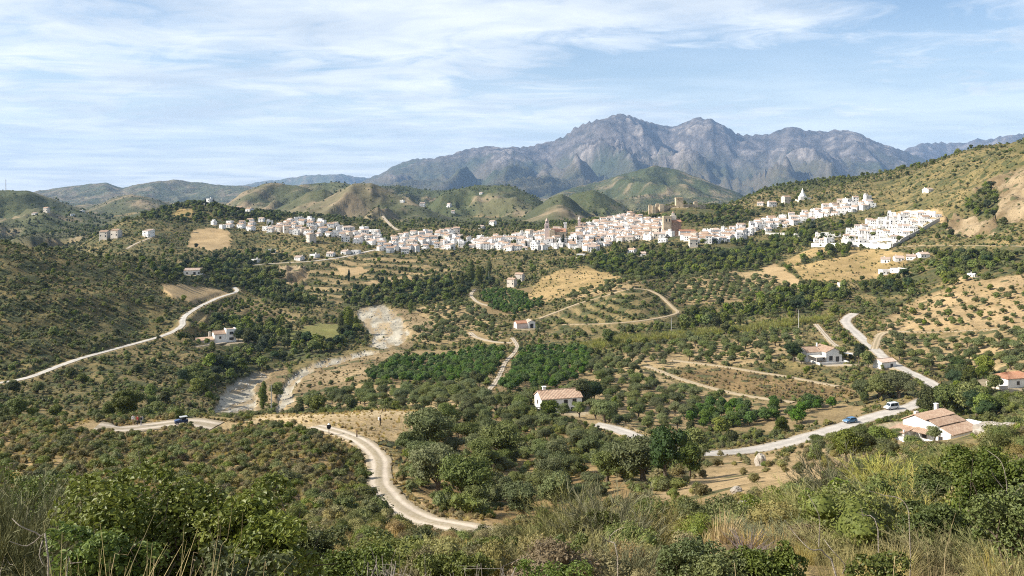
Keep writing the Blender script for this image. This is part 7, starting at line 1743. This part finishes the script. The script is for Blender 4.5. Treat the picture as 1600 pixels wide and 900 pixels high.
for i, (a, b) in enumerate([((330,905),(341,780)),((337,905),(364,784)),((361,905),(380,800)),((383,905),(412,850)),((172,905),(215,838)),((296,905),(312,832)),((411,905),(413,884)),((240,905),(228,868)),((1395,905),(1418,850)),((1545,905),(1500,842)),((1475,905),(1492,800)),((1150,905),(1140,872))]):
    branch(5.2+.15*(i % 4), [[a, ((a[0]+b[0])/2+2, (a[1]+b[1])/2), b]], .0035, M_STALK, ['thin straight stalk, left of three in front of the leafy bush','thin stalk, middle of three in front of the leafy bush','thin stalk, right of three in front of the leafy bush','slanting thin stalk at the right foot of the leafy bush','bent pale stalk at the left foot of the leafy bush','pale stalk below the middle of the leafy bush','short stalk at the bottom edge right of the leafy bush','short pale stalk at the bottom edge left of centre of the bush','pale seed stalk at the lower right in front of the broom','leaning seed stalk near the lower right corner','upright seed stalk in front of the broom at right','short seed stalk by the dark bush at the bottom edge'][i], 'dry_stalk', 'dry stalk')

# ---------------------------------------------------------------- things that share their words are told apart by their place in the row
def tell_apart():
    by = {}
    for o in SC.objects:
        if o.parent is None and o.get('label') and o.get('group'): by.setdefault(o['label'], []).append(o)
    num = ['one', 'two', 'three', 'four', 'five', 'six', 'seven', 'eight', 'nine', 'ten', 'eleven', 'twelve']; od = ['leftmost', 'second from left', 'third from left', 'fourth from left', 'fifth from left', 'sixth from left', 'seventh from left', 'eighth from left', 'ninth from left', 'tenth from left', 'eleventh from left', 'rightmost']
    for lab, os_ in by.items():
        n = len(os_)
        if not 2 <= n <= 12: continue
        os_.sort(key=lambda o: o.location.x/max(1.0, o.location.y))
        for i, o in enumerate(os_):
            w = {2: ['left', 'right'], 3: ['left', 'middle', 'right']}.get(n)
            p = (w[i] if w else ('rightmost' if i == n-1 else od[i]))+' of '+num[n-1]+', '
            if len((p+lab).split()) <= 16: o['label'] = p+lab
tell_apart()
# ---------------------------------------------------------------- the air: far things pale and blue
def build_haze():
    x0, x1, y0, y1, z0, z1 = -17200, 17200, -17200, 17200, float(GZ.min())-1.0, float(GZ.max())+8.0
    V = [(x, y, z) for z in (z0, z1) for y in (y0, y1) for x in (x0, x1)]
    Q = [(0, 2, 3, 1), (4, 5, 7, 6), (0, 1, 5, 4), (2, 6, 7, 3), (0, 4, 6, 2), (1, 3, 7, 5)]
    m = bpy.data.materials.new('air'); m.use_nodes = True; t = NT(m.node_tree)
    for n in list(t.n): t.n.remove(n)
    pv = t.add('ShaderNodeVolumePrincipled', ins={'Color': (0.40, 0.63, 1.0, 1), 'Density': HAZE, 'Anisotropy': 0.0})
    out = t.add('ShaderNodeOutputMaterial'); t.l.new(pv.outputs[0], out.inputs['Volume'])
    tag(obj('haze', mesh_np('haze', V, [np.array(Q)], [m])), kind='stuff')
HAZE = 4.0e-5
build_haze()
